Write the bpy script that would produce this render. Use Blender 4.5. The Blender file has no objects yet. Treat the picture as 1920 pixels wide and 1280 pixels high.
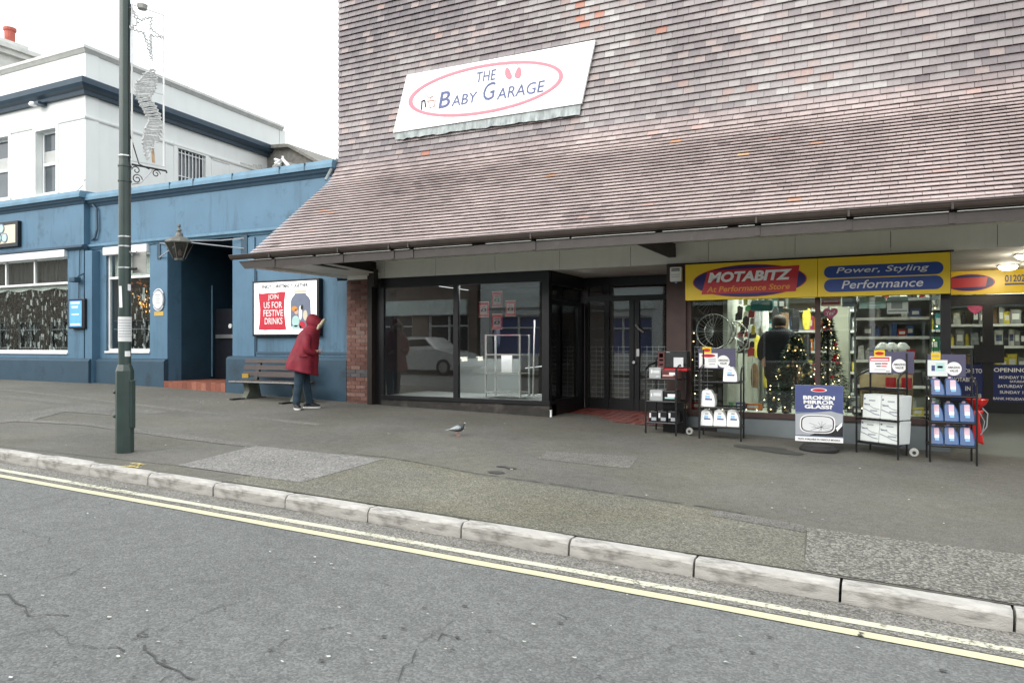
import bpy, bmesh, math, random
from mathutils import Vector, Matrix, noise
random.seed(7)
R = math.radians
sc = bpy.context.scene
COL = sc.collection
# ------------------------------------------------------------------ camera
F = 1400.0; TH = R(26.5); HOR = 648.0
cam_d = bpy.data.cameras.new('camera'); cam = bpy.data.objects.new('camera', cam_d); COL.objects.link(cam)
cam.location = (0, 0, 0); cam.rotation_euler = (R(90), 0, TH)
cam_d.sensor_width = 36; cam_d.lens = 36*F/1920; cam_d.shift_y = 8/1920
cam_d.clip_start = .05; cam_d.clip_end = 2000
sc.camera = cam
# ------------------------------------------------------------------ world and sun (overcast winter daylight)
SUN_EL, SUN_AZ = R(27), R(200)          # azimuth clockwise from +Y; behind the photographer
w = bpy.data.worlds.new('World'); sc.world = w; w.use_nodes = True
wn = w.node_tree.nodes; wl = w.node_tree.links; wn.clear()
sky = wn.new('ShaderNodeTexSky'); sky.sky_type = 'NISHITA'; sky.sun_disc = False
sky.sun_elevation = SUN_EL; sky.sun_rotation = SUN_AZ; sky.dust_density = 4; sky.air_density = 1.2
mixw = wn.new('ShaderNodeMixRGB'); mixw.inputs[0].default_value = .88
mixw.inputs[2].default_value = (11.2, 11.7, 11.9, 1)      # the cloud sheet that covers the blue
tcw = wn.new('ShaderNodeTexCoord'); nzw = wn.new('ShaderNodeTexNoise'); nzw.inputs['Scale'].default_value = 2.2; nzw.inputs['Detail'].default_value = 5
rmw = wn.new('ShaderNodeValToRGB'); rmw.color_ramp.elements[0].color = (9.6, 10.4, 10.9, 1); rmw.color_ramp.elements[0].position = .35
rmw.color_ramp.elements[1].color = (12.6, 12.7, 12.6, 1); rmw.color_ramp.elements[1].position = .65
bgw = wn.new('ShaderNodeBackground'); bgw.inputs[1].default_value = .09
outw = wn.new('ShaderNodeOutputWorld')
wl.new(tcw.outputs['Generated'], nzw.inputs['Vector']); wl.new(nzw.outputs['Fac'], rmw.inputs[0]); wl.new(rmw.outputs[0], mixw.inputs[2])
wl.new(sky.outputs[0], mixw.inputs[1]); wl.new(mixw.outputs[0], bgw.inputs[0]); wl.new(bgw.outputs[0], outw.inputs[0])
sd = bpy.data.lights.new('sun', 'SUN'); sun = bpy.data.objects.new('sun', sd); COL.objects.link(sun)
sd.energy = 1.5; sd.angle = R(50); sd.color = (1, .97, .93)
sdir = Vector((math.sin(SUN_AZ)*math.cos(SUN_EL), math.cos(SUN_AZ)*math.cos(SUN_EL), math.sin(SUN_EL)))
sun.rotation_euler = (-sdir).to_track_quat('-Z', 'Y').to_euler(); sun.location = (0, -5, 20)
sc.view_settings.view_transform = 'Standard'; sc.view_settings.look = 'None'
sc.view_settings.gamma = 1; sc.view_settings.use_curve_mapping = False
sc.view_settings.exposure = 0.96
sc.render.engine = 'CYCLES'
sc.cycles.max_bounces = 8; sc.cycles.transparent_max_bounces = 12; sc.cycles.glossy_bounces = 3
sc.cycles.caustics_reflective = False; sc.cycles.caustics_refractive = False

# ------------------------------------------------------------------ geometry helpers
CS, SN = math.cos(TH), math.sin(TH)
def ray(u, v):
    a = (u-960)/F; b = (HOR-v)/F
    return Vector((a*CS-SN, a*SN+CS, b))
def W(u, v, Y):                                            # the point of the facade plane at distance Y
    d = ray(u, v); return d*(Y/d.y)
def WX(u, v, X):
    d = ray(u, v); return d*(X/d.x)
def WP(u, v, p0, dr):                                      # ray against a vertical plane through p0 along dr
    d = ray(u, v); n = Vector((-dr[1], dr[0], 0)); t = n.dot(Vector((p0[0], p0[1], 0)))/n.dot(d); return d*t
def XU(u, Y): return W(u, HOR, Y).x
def ZV(u, v, Y): return W(u, v, Y).z
def interp(tab, x):
    if x <= tab[0][0]: return tab[0][1]
    for (a, b), (c, d) in zip(tab, tab[1:]):
        if x <= c:
            return b+(d-b)*(x-a)/(c-a)
    return tab[-1][1]
KERB_Y = 5.1
KT = [(-60,-.85),(-30,-.93),(-21,-.985),(-15,-1.07),(-9.18,-1.215),(-4.63,-1.345),(-1.16,-1.452),(.57,-1.512),(4,-1.63),(12,-1.85),(60,-2.0)]
BT = [(-60,-.8),(-30,-.85),(-21,-.88),(-17,-.905),(-14.6,-.955),(-8.9,-1.118),(-5.1,-1.21),(-2.76,-1.298),(-1.16,-1.36),(1.6,-1.47),(5,-1.6),(12,-1.8),(60,-1.95)]
def zk(x): return interp(KT, x)
def zb(x): return interp(BT, x)
def zp(x, y):
    t = min(max((y-KERB_Y)/(11.65-KERB_Y), 0), 1.1); return zk(x)*(1-t)+zb(x)*t
def zr(x, y):
    d = KERB_Y-y; return zk(x)-.125+.022*min(d, 4)-.022*max(0, d-4.4)
def hit(u, v, zf):
    d = ray(u, v); t = 5.0
    for _ in range(60):
        p = d*t; t = t*.5+.5*(zf(p.x, p.y)/d.z)
    return d*t
G = lambda u, v: hit(u, v, zp)
RD = lambda u, v: hit(u, v, zr)

class MB:
    def __init__(s): s.v = []; s.f = []; s.t = []; s.smooth = False
    def add(s, vs, fs, tint=0.5):
        n = len(s.v); s.v += [tuple(p) for p in vs]; s.f += [tuple(i+n for i in f) for f in fs]; s.t += [tint]*len(fs); return s
    def box(s, a, b, tint=.5):
        x0, y0, z0 = [min(a[i], b[i]) for i in range(3)]; x1, y1, z1 = [max(a[i], b[i]) for i in range(3)]
        return s.add([(x0,y0,z0),(x1,y0,z0),(x1,y1,z0),(x0,y1,z0),(x0,y0,z1),(x1,y0,z1),(x1,y1,z1),(x0,y1,z1)],
                     [(0,3,2,1),(4,5,6,7),(0,1,5,4),(1,2,6,5),(2,3,7,6),(3,0,4,7)], tint)
    def obox(s, o, ax, ay, az, tint=.5):                  # oriented box: corner o and three edge vectors
        o, ax, ay, az = Vector(o), Vector(ax), Vector(ay), Vector(az)
        vs = [o, o+ax, o+ax+ay, o+ay, o+az, o+ax+az, o+ax+ay+az, o+ay+az]
        fs = [(0,3,2,1),(4,5,6,7),(0,1,5,4),(1,2,6,5),(2,3,7,6),(3,0,4,7)]
        if ax.cross(ay).dot(az) < 0: fs = [f[::-1] for f in fs]
        return s.add(vs, fs, tint)
    def prism(s, poly, d, tint=.5):                        # poly: 3d points, d: extrusion vector
        n = len(poly); d = Vector(d); P = [Vector(p) for p in poly]; vs = P+[p+d for p in P]
        fs = [tuple(range(n))[::-1], tuple(range(n, 2*n))]+[(i, (i+1) % n, (i+1) % n+n, i+n) for i in range(n)]
        nrm = Vector((0,0,0))
        for i in range(n): nrm += P[i].cross(P[(i+1) % n])
        if nrm.dot(d) < 0: fs = [f[::-1] for f in fs]
        return s.add(vs, fs, tint)
    def tube(s, pts, r, n=6, tint=.5, closed=False):
        pts = [Vector(p) for p in pts]; m = len(pts); rings = []
        rs = r if isinstance(r, (list, tuple)) else [r]*m
        up = None
        for i, p in enumerate(pts):
            a = pts[(i-1) % m] if (closed or i > 0) else p; b = pts[(i+1) % m] if (closed or i < m-1) else p
            t = (b-a); t = t.normalized() if t.length > 1e-9 else Vector((0,0,1))
            if up is None:
                up = Vector((0,0,1)) if abs(t.z) < .9 else Vector((1,0,0))
            x = t.cross(up); x = x.normalized() if x.length > 1e-6 else t.orthogonal().normalized()
            y = x.cross(t).normalized(); up = y
            rings.append([p+(x*math.cos(k*2*math.pi/n)+y*math.sin(k*2*math.pi/n))*rs[i] for k in range(n)])
        return s.loft(rings, tint, closed)
    def loft(s, rings, tint=.5, closed=False, cap=True):
        n = len(rings[0]); m = len(rings); vs = [q for r_ in rings for q in r_]; fs = []
        for i in range(m if closed else m-1):
            j = (i+1) % m
            for k in range(n):
                l = (k+1) % n; fs.append((i*n+k, j*n+k, j*n+l, i*n+l))
        if cap and not closed: fs += [tuple(range(n)), tuple(range((m-1)*n, m*n))[::-1]]
        return s.add(vs, fs, tint)
    def lathe(s, c, prof, n=16, tint=.5, axis='z'):
        rings = []
        for r, h in prof:
            ring = []
            for k in range(n):
                a = -k*2*math.pi/n; x, y = r*math.cos(a), r*math.sin(a)
                p = (x, y, h) if axis == 'z' else ((x, h, -y) if axis == 'y' else (h, x, y))
                ring.append(Vector(c)+Vector(p))
            rings.append(ring)
        return s.loft(rings, tint)
    def build(s, name, m, parent=None, label=None, cat=None, group=None, kind=None, smooth=False, bevel=0, loc=None, sub=0, recalc=True):
        vs = s.v; c = Vector(loc) if loc is not None else Vector([(min(p[i] for p in vs)+max(p[i] for p in vs))/2 for i in range(3)])
        if loc is None and parent is None and kind is None: c.z = min(p[2] for p in vs)
        me = bpy.data.meshes.new(name); me.from_pydata([(p[0]-c.x, p[1]-c.y, p[2]-c.z) for p in vs], [], s.f)
        at = me.attributes.new('tint', 'FLOAT', 'FACE'); at.data.foreach_set('value', s.t)
        if recalc:
            bm = bmesh.new(); bm.from_mesh(me); bmesh.ops.recalc_face_normals(bm, faces=bm.faces); bm.to_mesh(me); bm.free()
        if smooth: me.shade_smooth()
        me.materials.append(m); me.update()
        o = bpy.data.objects.new(name, me); COL.objects.link(o)
        place(o, c, parent); tag(o, label, cat, group, kind)
        if bevel:
            b = o.modifiers.new('bevel', 'BEVEL'); b.width = bevel; b.segments = 2; b.limit_method = 'ANGLE'
        if sub:
            b = o.modifiers.new('sub', 'SUBSURF'); b.levels = sub; b.render_levels = sub
        return o
WLOC = {}
def place(o, c, parent):
    c = Vector(c); WLOC[o.name] = c.copy()
    if parent is not None: o.parent = parent; o.location = c-WLOC[parent.name]
    else: o.location = c
def tag(o, label=None, cat=None, group=None, kind=None):
    if label: o['label'] = label
    if cat: o['category'] = cat
    if group: o['group'] = group
    if kind: o['kind'] = kind
    return o
def thing(name, loc, label=None, cat=None, group=None, kind=None, parent=None):
    o = bpy.data.objects.new(name, None); COL.objects.link(o); o.empty_display_size = .1
    place(o, loc, parent); return tag(o, label, cat, group, kind)
def inst(src, name, c, parent, scale=None):
    o = bpy.data.objects.new(name, src); COL.objects.link(o); place(o, c, parent)
    if scale: o.scale = scale
    return o
def dup(o, delta, label=None, group=None, parent=None, top=True):
    c = o.copy(); COL.objects.link(c); kids = list(o.children)
    WLOC[c.name] = WLOC[o.name]+Vector(delta); c.parent = parent
    if top: c.location = o.location+Vector(delta)
    if label: c['label'] = label
    if group: c['group'] = group
    for k in kids: dup(k, delta, parent=c, top=False)
    return c
def box(name, a, b, m, parent=None, **k): return MB().box(a, b).build(name, m, parent, **k)

def text(body, o, ax, ay, w, h, m, name='lettering', parent=None, bold=0.0, shear=0.0, depth=.004, keep=False, mirror=False, space=1.0, **k):
    """flat lettering fitted in the rectangle with lower-left corner o and unit axes ax, ay"""
    cu = bpy.data.curves.new('tmp', 'FONT'); cu.body = body; cu.size = 1; cu.offset = bold; cu.shear = shear; cu.extrude = .0; cu.space_character = space
    cu.align_x = 'CENTER'; cu.resolution_u = 3
    to = bpy.data.objects.new('tmp', cu); COL.objects.link(to)
    dg = bpy.context.evaluated_depsgraph_get(); me = bpy.data.meshes.new_from_object(to.evaluated_get(dg))
    bpy.data.objects.remove(to); bpy.data.curves.remove(cu)
    xs = [v.co.x for v in me.vertices]; ys = [v.co.y for v in me.vertices]
    x0, x1, y0, y1 = min(xs), max(xs), min(ys), max(ys)
    sx, sy = w/(x1-x0), h/(y1-y0)
    if keep: sx = sy = min(sx, sy)
    cx, cy = (x0+x1)/2, (y0+y1)/2
    o, ax, ay = Vector(o), Vector(ax).normalized(), Vector(ay).normalized()
    c0 = o+ax*(w/2)+ay*(h/2); nrm = ax.cross(ay)
    mb = MB(); vs = [c0+ax*((v.co.x-cx)*sx)+ay*((v.co.y-cy)*sy)+nrm*depth for v in me.vertices]
    fs = [tuple(p.vertices) for p in me.polygons]
    n = len(vs); ed = {}
    for f in fs:
        for i in range(len(f)):
            e = (f[i], f[(i+1) % len(f)]); ed[e] = ed.get(e, 0)+1
    side = [(b, a, a+n, b+n) for (a, b) in ed if (b, a) not in ed]
    mb.add(vs+[p-nrm*(depth*.8) for p in vs], fs+side)
    bpy.data.meshes.remove(me)
    return mb.build(name, m, parent, recalc=False, **k)

def wall_holes(x0, x1, z0, z1, y0, y1, holes):
    xs = sorted(set([x0, x1]+[h[0] for h in holes]+[h[1] for h in holes])); zs = sorted(set([z0, z1]+[h[2] for h in holes]+[h[3] for h in holes]))
    xs = [x for x in xs if x0 <= x <= x1]; zs = [z for z in zs if z0 <= z <= z1]; mb = MB()
    for a, b in zip(xs, xs[1:]):
        run = None
        for c, d in zip(zs, zs[1:]):
            m = ((a+b)/2, (c+d)/2); inh = any(h[0] < m[0] < h[1] and h[2] < m[1] < h[3] for h in holes)
            if not inh:
                run = (run[0], d) if run else (c, d)
            elif run: mb.box((a, y0, run[0]), (b, y1, run[1])); run = None
        if run: mb.box((a, y0, run[0]), (b, y1, run[1]))
    return mb

# ------------------------------------------------------------------ materials
M = {}
def nodes(name):
    m = bpy.data.materials.new(name); m.use_nodes = True; nt = m.node_tree; nt.nodes.clear(); M[name] = m
    return m, nt.nodes, nt.links
def mat(name, col, rough=.8, var=.12, vs=6, bump=.0, bs=80, metal=0, spec=.5, streak=0, dirt=None, dirt_s=2, dirt_lo=.55, emit=None, es=0, world=False, stretch=(1,1,1), coat=0):
    m, N, L = nodes(name); out = N.new('ShaderNodeOutputMaterial'); b = N.new('ShaderNodeBsdfPrincipled'); L.new(b.outputs[0], out.inputs[0])
    b.inputs['Roughness'].default_value = rough; b.inputs['Metallic'].default_value = metal; b.inputs['Specular IOR Level'].default_value = spec
    if coat: b.inputs['Coat Weight'].default_value = coat; b.inputs['Coat Roughness'].default_value = .1
    tc = N.new('ShaderNodeTexCoord'); geo = N.new('ShaderNodeNewGeometry'); src = geo.outputs['Position'] if world else tc.outputs['Object']
    mp = N.new('ShaderNodeMapping'); mp.inputs['Scale'].default_value = stretch; L.new(src, mp.inputs[0]); src = mp.outputs[0]
    n1 = N.new('ShaderNodeTexNoise'); n1.inputs['Scale'].default_value = vs; n1.inputs['Detail'].default_value = 6; L.new(src, n1.inputs['Vector'])
    mr = N.new('ShaderNodeMapRange'); mr.inputs[1].default_value = .3; mr.inputs[2].default_value = .7; mr.inputs[3].default_value = 1-var; mr.inputs[4].default_value = 1+var
    L.new(n1.outputs['Fac'], mr.inputs[0])
    hs = N.new('ShaderNodeMixRGB'); hs.blend_type = 'MULTIPLY'; hs.inputs[0].default_value = 1; hs.inputs[1].default_value = (*col, 1)
    L.new(mr.outputs[0], hs.inputs[2]); cur = hs.outputs[0]
    if dirt:
        n2 = N.new('ShaderNodeTexNoise'); n2.inputs['Scale'].default_value = dirt_s; n2.inputs['Detail'].default_value = 8; n2.inputs['Roughness'].default_value = .65; L.new(src, n2.inputs['Vector'])
        rp = N.new('ShaderNodeMapRange'); rp.inputs[1].default_value = dirt_lo; rp.inputs[2].default_value = dirt_lo+.15; rp.inputs[3].default_value = 0; rp.inputs[4].default_value = .75; L.new(n2.outputs['Fac'], rp.inputs[0])
        mx = N.new('ShaderNodeMixRGB'); mx.inputs[2].default_value = (*dirt, 1); L.new(rp.outputs[0], mx.inputs[0]); L.new(cur, mx.inputs[1]); cur = mx.outputs[0]
    if streak:
        mp2 = N.new('ShaderNodeMapping'); mp2.inputs['Scale'].default_value = (2.2, 2.2, .3); L.new(tc.outputs['Object'], mp2.inputs[0])
        n3 = N.new('ShaderNodeTexNoise'); n3.inputs['Scale'].default_value = 1.3; n3.inputs['Detail'].default_value = 7; n3.inputs['Roughness'].default_value = .7; L.new(mp2.outputs[0], n3.inputs['Vector'])
        r3 = N.new('ShaderNodeMapRange'); r3.inputs[1].default_value = .52; r3.inputs[2].default_value = .75; r3.inputs[3].default_value = 1; r3.inputs[4].default_value = 1-streak; L.new(n3.outputs['Fac'], r3.inputs[0])
        mx = N.new('ShaderNodeMixRGB'); mx.blend_type = 'MULTIPLY'; mx.inputs[0].default_value = 1; L.new(cur, mx.inputs[1]); L.new(r3.outputs[0], mx.inputs[2]); cur = mx.outputs[0]
    L.new(cur, b.inputs['Base Color'])
    if bump:
        n4 = N.new('ShaderNodeTexNoise'); n4.inputs['Scale'].default_value = bs; n4.inputs['Detail'].default_value = 4; L.new(src, n4.inputs['Vector'])
        bp = N.new('ShaderNodeBump'); bp.inputs['Strength'].default_value = bump; bp.inputs['Distance'].default_value = .01; L.new(n4.outputs['Fac'], bp.inputs['Height']); L.new(bp.outputs[0], b.inputs['Normal'])
    if emit: b.inputs['Emission Color'].default_value = (*emit, 1); b.inputs['Emission Strength'].default_value = es
    return m
def ramp_mat(name, stops, rough=.6, nv=.18, bump=.25, bs=60, spec=.5, mul=1.0):
    """colour picked by the tint of each tile or brick"""
    m, N, L = nodes(name); out = N.new('ShaderNodeOutputMaterial'); b = N.new('ShaderNodeBsdfPrincipled'); L.new(b.outputs[0], out.inputs[0])
    b.inputs['Roughness'].default_value = rough; b.inputs['Specular IOR Level'].default_value = spec
    at = N.new('ShaderNodeAttribute'); at.attribute_name = 'tint'
    rp = N.new('ShaderNodeValToRGB'); rp.color_ramp.interpolation = 'LINEAR'
    while len(rp.color_ramp.elements) < len(stops): rp.color_ramp.elements.new(.5)
    for e, (p, c) in zip(rp.color_ramp.elements, stops): e.position = p; e.color = (*c, 1)
    L.new(at.outputs['Fac'], rp.inputs[0])
    geo = N.new('ShaderNodeNewGeometry'); n1 = N.new('ShaderNodeTexNoise'); n1.inputs['Scale'].default_value = 22; n1.inputs['Detail'].default_value = 6; n1.inputs['Roughness'].default_value = .7
    L.new(geo.outputs['Position'], n1.inputs['Vector'])
    mr = N.new('ShaderNodeMapRange'); mr.inputs[1].default_value = .3; mr.inputs[2].default_value = .7; mr.inputs[3].default_value = (1-nv)*mul; mr.inputs[4].default_value = (1+nv)*mul; L.new(n1.outputs['Fac'], mr.inputs[0])
    n0 = N.new('ShaderNodeTexNoise'); n0.inputs['Scale'].default_value = .9; n0.inputs['Detail'].default_value = 5; L.new(geo.outputs['Position'], n0.inputs['Vector'])
    m0 = N.new('ShaderNodeMapRange'); m0.inputs[1].default_value = .3; m0.inputs[2].default_value = .7; m0.inputs[3].default_value = .82; m0.inputs[4].default_value = 1.12; L.new(n0.outputs['Fac'], m0.inputs[0])
    mm = N.new('ShaderNodeMath'); mm.operation = 'MULTIPLY'; L.new(mr.outputs[0], mm.inputs[0]); L.new(m0.outputs[0], mm.inputs[1])
    mx = N.new('ShaderNodeMixRGB'); mx.blend_type = 'MULTIPLY'; mx.inputs[0].default_value = 1; L.new(rp.outputs[0], mx.inputs[1]); L.new(mm.outputs[0], mx.inputs[2])
    L.new(mx.outputs[0], b.inputs['Base Color'])
    bp = N.new('ShaderNodeBump'); bp.inputs['Strength'].default_value = bump; bp.inputs['Distance'].default_value = .01
    n4 = N.new('ShaderNodeTexNoise'); n4.inputs['Scale'].default_value = bs; n4.inputs['Detail'].default_value = 4; L.new(geo.outputs['Position'], n4.inputs['Vector'])
    L.new(n4.outputs['Fac'], bp.inputs['Height']); L.new(bp.outputs[0], b.inputs['Normal'])
    return m
def asphalt(name, base, light, dark, scale, var=.18, rough=.85, big=(.4,.16), warm=None, speck=.5):
    m, N, L = nodes(name); out = N.new('ShaderNodeOutputMaterial'); b = N.new('ShaderNodeBsdfPrincipled'); L.new(b.outputs[0], out.inputs[0])
    b.inputs['Roughness'].default_value = rough
    geo = N.new('ShaderNodeNewGeometry'); P = geo.outputs['Position']
    vo = N.new('ShaderNodeTexVoronoi'); vo.inputs['Scale'].default_value = scale; L.new(P, vo.inputs['Vector'])
    rp = N.new('ShaderNodeValToRGB'); rp.color_ramp.interpolation = 'LINEAR'
    sep = N.new('ShaderNodeSeparateColor'); L.new(vo.outputs['Color'], sep.inputs[0])
    rp.color_ramp.elements[0].color = (*dark, 1); rp.color_ramp.elements[0].position = 0
    rp.color_ramp.elements[1].color = (*light, 1); rp.color_ramp.elements[1].position = 1
    e = rp.color_ramp.elements.new(speck); e.color = (*base, 1)
    L.new(sep.outputs[0], rp.inputs[0])
    # worn patches and stains
    n1 = N.new('ShaderNodeTexNoise'); n1.inputs['Scale'].default_value = big[0]; n1.inputs['Detail'].default_value = 9; n1.inputs['Roughness'].default_value = .62; L.new(P, n1.inputs['Vector'])
    mr = N.new('ShaderNodeMapRange'); mr.inputs[1].default_value = .3; mr.inputs[2].default_value = .7; mr.inputs[3].default_value = 1-big[1]; mr.inputs[4].default_value = 1+big[1]; L.new(n1.outputs['Fac'], mr.inputs[0])
    n2 = N.new('ShaderNodeTexNoise'); n2.inputs['Scale'].default_value = 9; n2.inputs['Detail'].default_value = 6; L.new(P, n2.inputs['Vector'])
    m2 = N.new('ShaderNodeMapRange'); m2.inputs[1].default_value = .3; m2.inputs[2].default_value = .7; m2.inputs[3].default_value = .9; m2.inputs[4].default_value = 1.1; L.new(n2.outputs['Fac'], m2.inputs[0])
    mm = N.new('ShaderNodeMath'); mm.operation = 'MULTIPLY'; L.new(mr.outputs[0], mm.inputs[0]); L.new(m2.outputs[0], mm.inputs[1])
    mx = N.new('ShaderNodeMixRGB'); mx.blend_type = 'MULTIPLY'; mx.inputs[0].default_value = 1; L.new(rp.outputs[0], mx.inputs[1]); L.new(mm.outputs[0], mx.inputs[2]); cur = mx.outputs[0]
    if warm:
        n3 = N.new('ShaderNodeTexNoise'); n3.inputs['Scale'].default_value = .8; n3.inputs['Detail'].default_value = 6; L.new(P, n3.inputs['Vector'])
        r3 = N.new('ShaderNodeMapRange'); r3.inputs[1].default_value = .42; r3.inputs[2].default_value = .62; L.new(n3.outputs['Fac'], r3.inputs[0])
        mw = N.new('ShaderNodeMixRGB'); mw.blend_type = 'MULTIPLY'; mw.inputs[2].default_value = (*warm, 1); L.new(r3.outputs[0], mw.inputs[0]); L.new(cur, mw.inputs[1]); cur = mw.outputs[0]
    L.new(cur, b.inputs['Base Color'])
    bp = N.new('ShaderNodeBump'); bp.inputs['Strength'].default_value = .7; bp.inputs['Distance'].default_value = .006
    L.new(vo.outputs['Distance'], bp.inputs['Height']); bp.invert = True; L.new(bp.outputs[0], b.inputs['Normal'])
    return m
def glass(name, tint=(.85,.9,.88), k=1.25, add=.02):
    m, N, L = nodes(name); out = N.new('ShaderNodeOutputMaterial'); tr = N.new('ShaderNodeBsdfTransparent'); tr.inputs[0].default_value = (*tint, 1)
    gl = N.new('ShaderNodeBsdfGlossy'); gl.inputs['Roughness'].default_value = .012; gl.inputs[0].default_value = (.95,.97,.97,1)
    fr = N.new('ShaderNodeFresnel'); fr.inputs[0].default_value = 1.5
    ma = N.new('ShaderNodeMath'); ma.operation = 'MULTIPLY_ADD'; ma.inputs[1].default_value = k; ma.inputs[2].default_value = add; ma.use_clamp = True
    mx = N.new('ShaderNodeMixShader'); L.new(fr.outputs[0], ma.inputs[0]); L.new(ma.outputs[0], mx.inputs[0]); L.new(tr.outputs[0], mx.inputs[1]); L.new(gl.outputs[0], mx.inputs[2]); L.new(mx.outputs[0], out.inputs[0])
    return m
def worn_paint(name, col, lo, under=None):
    m, N, L = nodes(name); out = N.new('ShaderNodeOutputMaterial'); b = N.new('ShaderNodeBsdfPrincipled'); tr = N.new('ShaderNodeBsdfTransparent')
    b.inputs['Roughness'].default_value = .7
    geo = N.new('ShaderNodeNewGeometry'); n = N.new('ShaderNodeTexNoise'); n.inputs['Scale'].default_value = 26; n.inputs['Detail'].default_value = 8; n.inputs['Roughness'].default_value = .75; L.new(geo.outputs['Position'], n.inputs['Vector'])
    n2 = N.new('ShaderNodeTexNoise'); n2.inputs['Scale'].default_value = 1.1; n2.inputs['Detail'].default_value = 3; L.new(geo.outputs['Position'], n2.inputs['Vector'])
    ad = N.new('ShaderNodeMath'); ad.operation = 'MULTIPLY_ADD'; ad.inputs[1].default_value = .45; L.new(n2.outputs['Fac'], ad.inputs[0]); L.new(n.outputs['Fac'], ad.inputs[2])
    rp = N.new('ShaderNodeMapRange'); rp.inputs[1].default_value = lo; rp.inputs[2].default_value = lo+.06; L.new(ad.outputs[0], rp.inputs[0])
    mr = N.new('ShaderNodeMapRange'); mr.inputs[1].default_value = .3; mr.inputs[2].default_value = .7; mr.inputs[3].default_value = .82; mr.inputs[4].default_value = 1.05; L.new(n.outputs['Fac'], mr.inputs[0])
    mc = N.new('ShaderNodeMixRGB'); mc.blend_type = 'MULTIPLY'; mc.inputs[0].default_value = 1; mc.inputs[1].default_value = (*col, 1); L.new(mr.outputs[0], mc.inputs[2]); L.new(mc.outputs[0], b.inputs['Base Color'])
    mx = N.new('ShaderNodeMixShader'); L.new(rp.outputs[0], mx.inputs[0]); L.new(tr.outputs[0], mx.inputs[1]); L.new(b.outputs[0], mx.inputs[2]); L.new(mx.outputs[0], out.inputs[0])
    return m

asphalt('road', (.158,.163,.157), (.222,.229,.220), (.118,.122,.117), 85, speck=.5, big=(.45,.13))
asphalt('pave', (.140,.134,.117), (.19,.183,.162), (.10,.096,.084), 120, speck=.55, big=(.45,.22), warm=(.97,.97,.90))
asphalt('pave_front', (.155,.149,.120), (.27,.26,.215), (.085,.082,.066), 90, speck=.5, big=(.5,.2), warm=(.97,.965,.87))
asphalt('pave_coarse', (.145,.14,.122), (.34,.33,.29), (.065,.062,.054), 70, speck=.5, big=(.6,.12))
asphalt('patch_light', (.20,.192,.18), (.34,.33,.315), (.12,.116,.108), 75, speck=.5, big=(.8,.14))
asphalt('patch_mid', (.165,.158,.142), (.25,.24,.215), (.06,.058,.054), 110, speck=.5, big=(.8,.18))
asphalt('gutter_strip', (.19,.18,.16), (.34,.325,.295), (.09,.086,.078), 90, speck=.5, big=(1.2,.2))
mat('kerb', (.50,.48,.445), .85, .2, 5, .5, 45, dirt=(.15,.14,.125), dirt_s=3, dirt_lo=.50, stretch=(1,2,4))
mat('mortar_dark', (.03,.03,.028), .95)
worn_paint('yellow', (.70,.655,.44), .47)
worn_paint('yellow_worn', (.68,.66,.52), .60)
worn_paint('yellow_dash', (.70,.55,.15), .60)
mat('crack', (.08,.08,.077), .95)
mat('litter', (.62,.62,.56), .8, .3, 20)
mat('stain', (.055,.054,.05), .8)
TS = [(0,(.085,.072,.083)),(.07,(.128,.105,.113)),(.16,(.195,.168,.172)),(.25,(.285,.262,.258)),(.30,(.37,.355,.345)),
      (.335,(.26,.205,.195)),(.36,(.27,.18,.16)),(.40,(.34,.14,.095)),(.45,(.225,.185,.183)),(.60,(.455,.38,.368)),(.75,(.53,.45,.435)),(.86,(.50,.36,.33)),(.93,(.60,.34,.21)),(1,(.75,.48,.28))]
ramp_mat('tile', TS, rough=.42, nv=.12, bump=.22, bs=70, spec=.75)
ramp_mat('brick', [(0,(.09,.04,.034)),(.3,(.15,.07,.055)),(.6,(.20,.10,.08)),(.8,(.23,.145,.12)),(.95,(.20,.155,.14)),(1,(.06,.05,.053))], rough=.85, nv=.25, bump=.5, bs=50)
ramp_mat('brick_blue', [(0,(.055,.05,.055)),(1,(.12,.11,.115))], rough=.7)
ramp_mat('quarry', [(0,(.20,.062,.04)),(.5,(.26,.085,.052)),(1,(.32,.125,.08))], rough=.55, nv=.18)
ramp_mat('quarry_dark', [(0,(.14,.035,.03)),(1,(.24,.06,.045))], rough=.45, nv=.2)
mat('mortar', (.16,.145,.13), .95, .2, 20, .4)
mat('wallback', (.06,.05,.05), .9)
mat('brown_board', (.030,.023,.020), .45, .2, 6, .1, 30, dirt=(.09,.08,.07), dirt_lo=.6)
mat('gutter', (.05,.037,.031), .3, .2, 5, .05, spec=.6)
mat('timber_dark', (.018,.012,.010), .6, .25, 5, .3, 30, stretch=(4,4,.5))
mat('black_frame', (.006,.006,.008), .35, .2, 5)
mat('fascia_panel', (.80,.81,.76), .55, .06, 1.5, .03, 60, streak=.12)
mat('soffit', (.75,.75,.70), .7, .1, 2)
mat('plinth_grey', (.16,.185,.195), .6, .12, 3, .1, dirt=(.1,.1,.1), dirt_lo=.6)
mat('plinth_tar', (.035,.032,.029), .9, .3, 6, .6, 30, dirt=(.12,.11,.10), dirt_lo=.56)
mat('motab_brown', (.055,.030,.026), .6, .2, 4, .2)
mat('sign_yellow', (.80,.56,.02), .35, .05, 3)
mat('sign_white', (.80,.82,.82), .4, .05, 2, dirt=(.62,.68,.66), dirt_s=3.5, dirt_lo=.6)
mat('sign_red', (.50,.02,.03), .35, .05); mat('sign_blue', (.012,.05,.24), .35, .08); mat('sign_navy', (.015,.012,.13), .4, .06)
mat('sign_blue_lit', (.008,.02,.13), .5, .06)
mat('print_white', (.85,.85,.85), .5, .02); mat('print_red', (.55,.015,.04), .5, .03); mat('print_pink', (.58,.20,.25), .6, .05)
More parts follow.
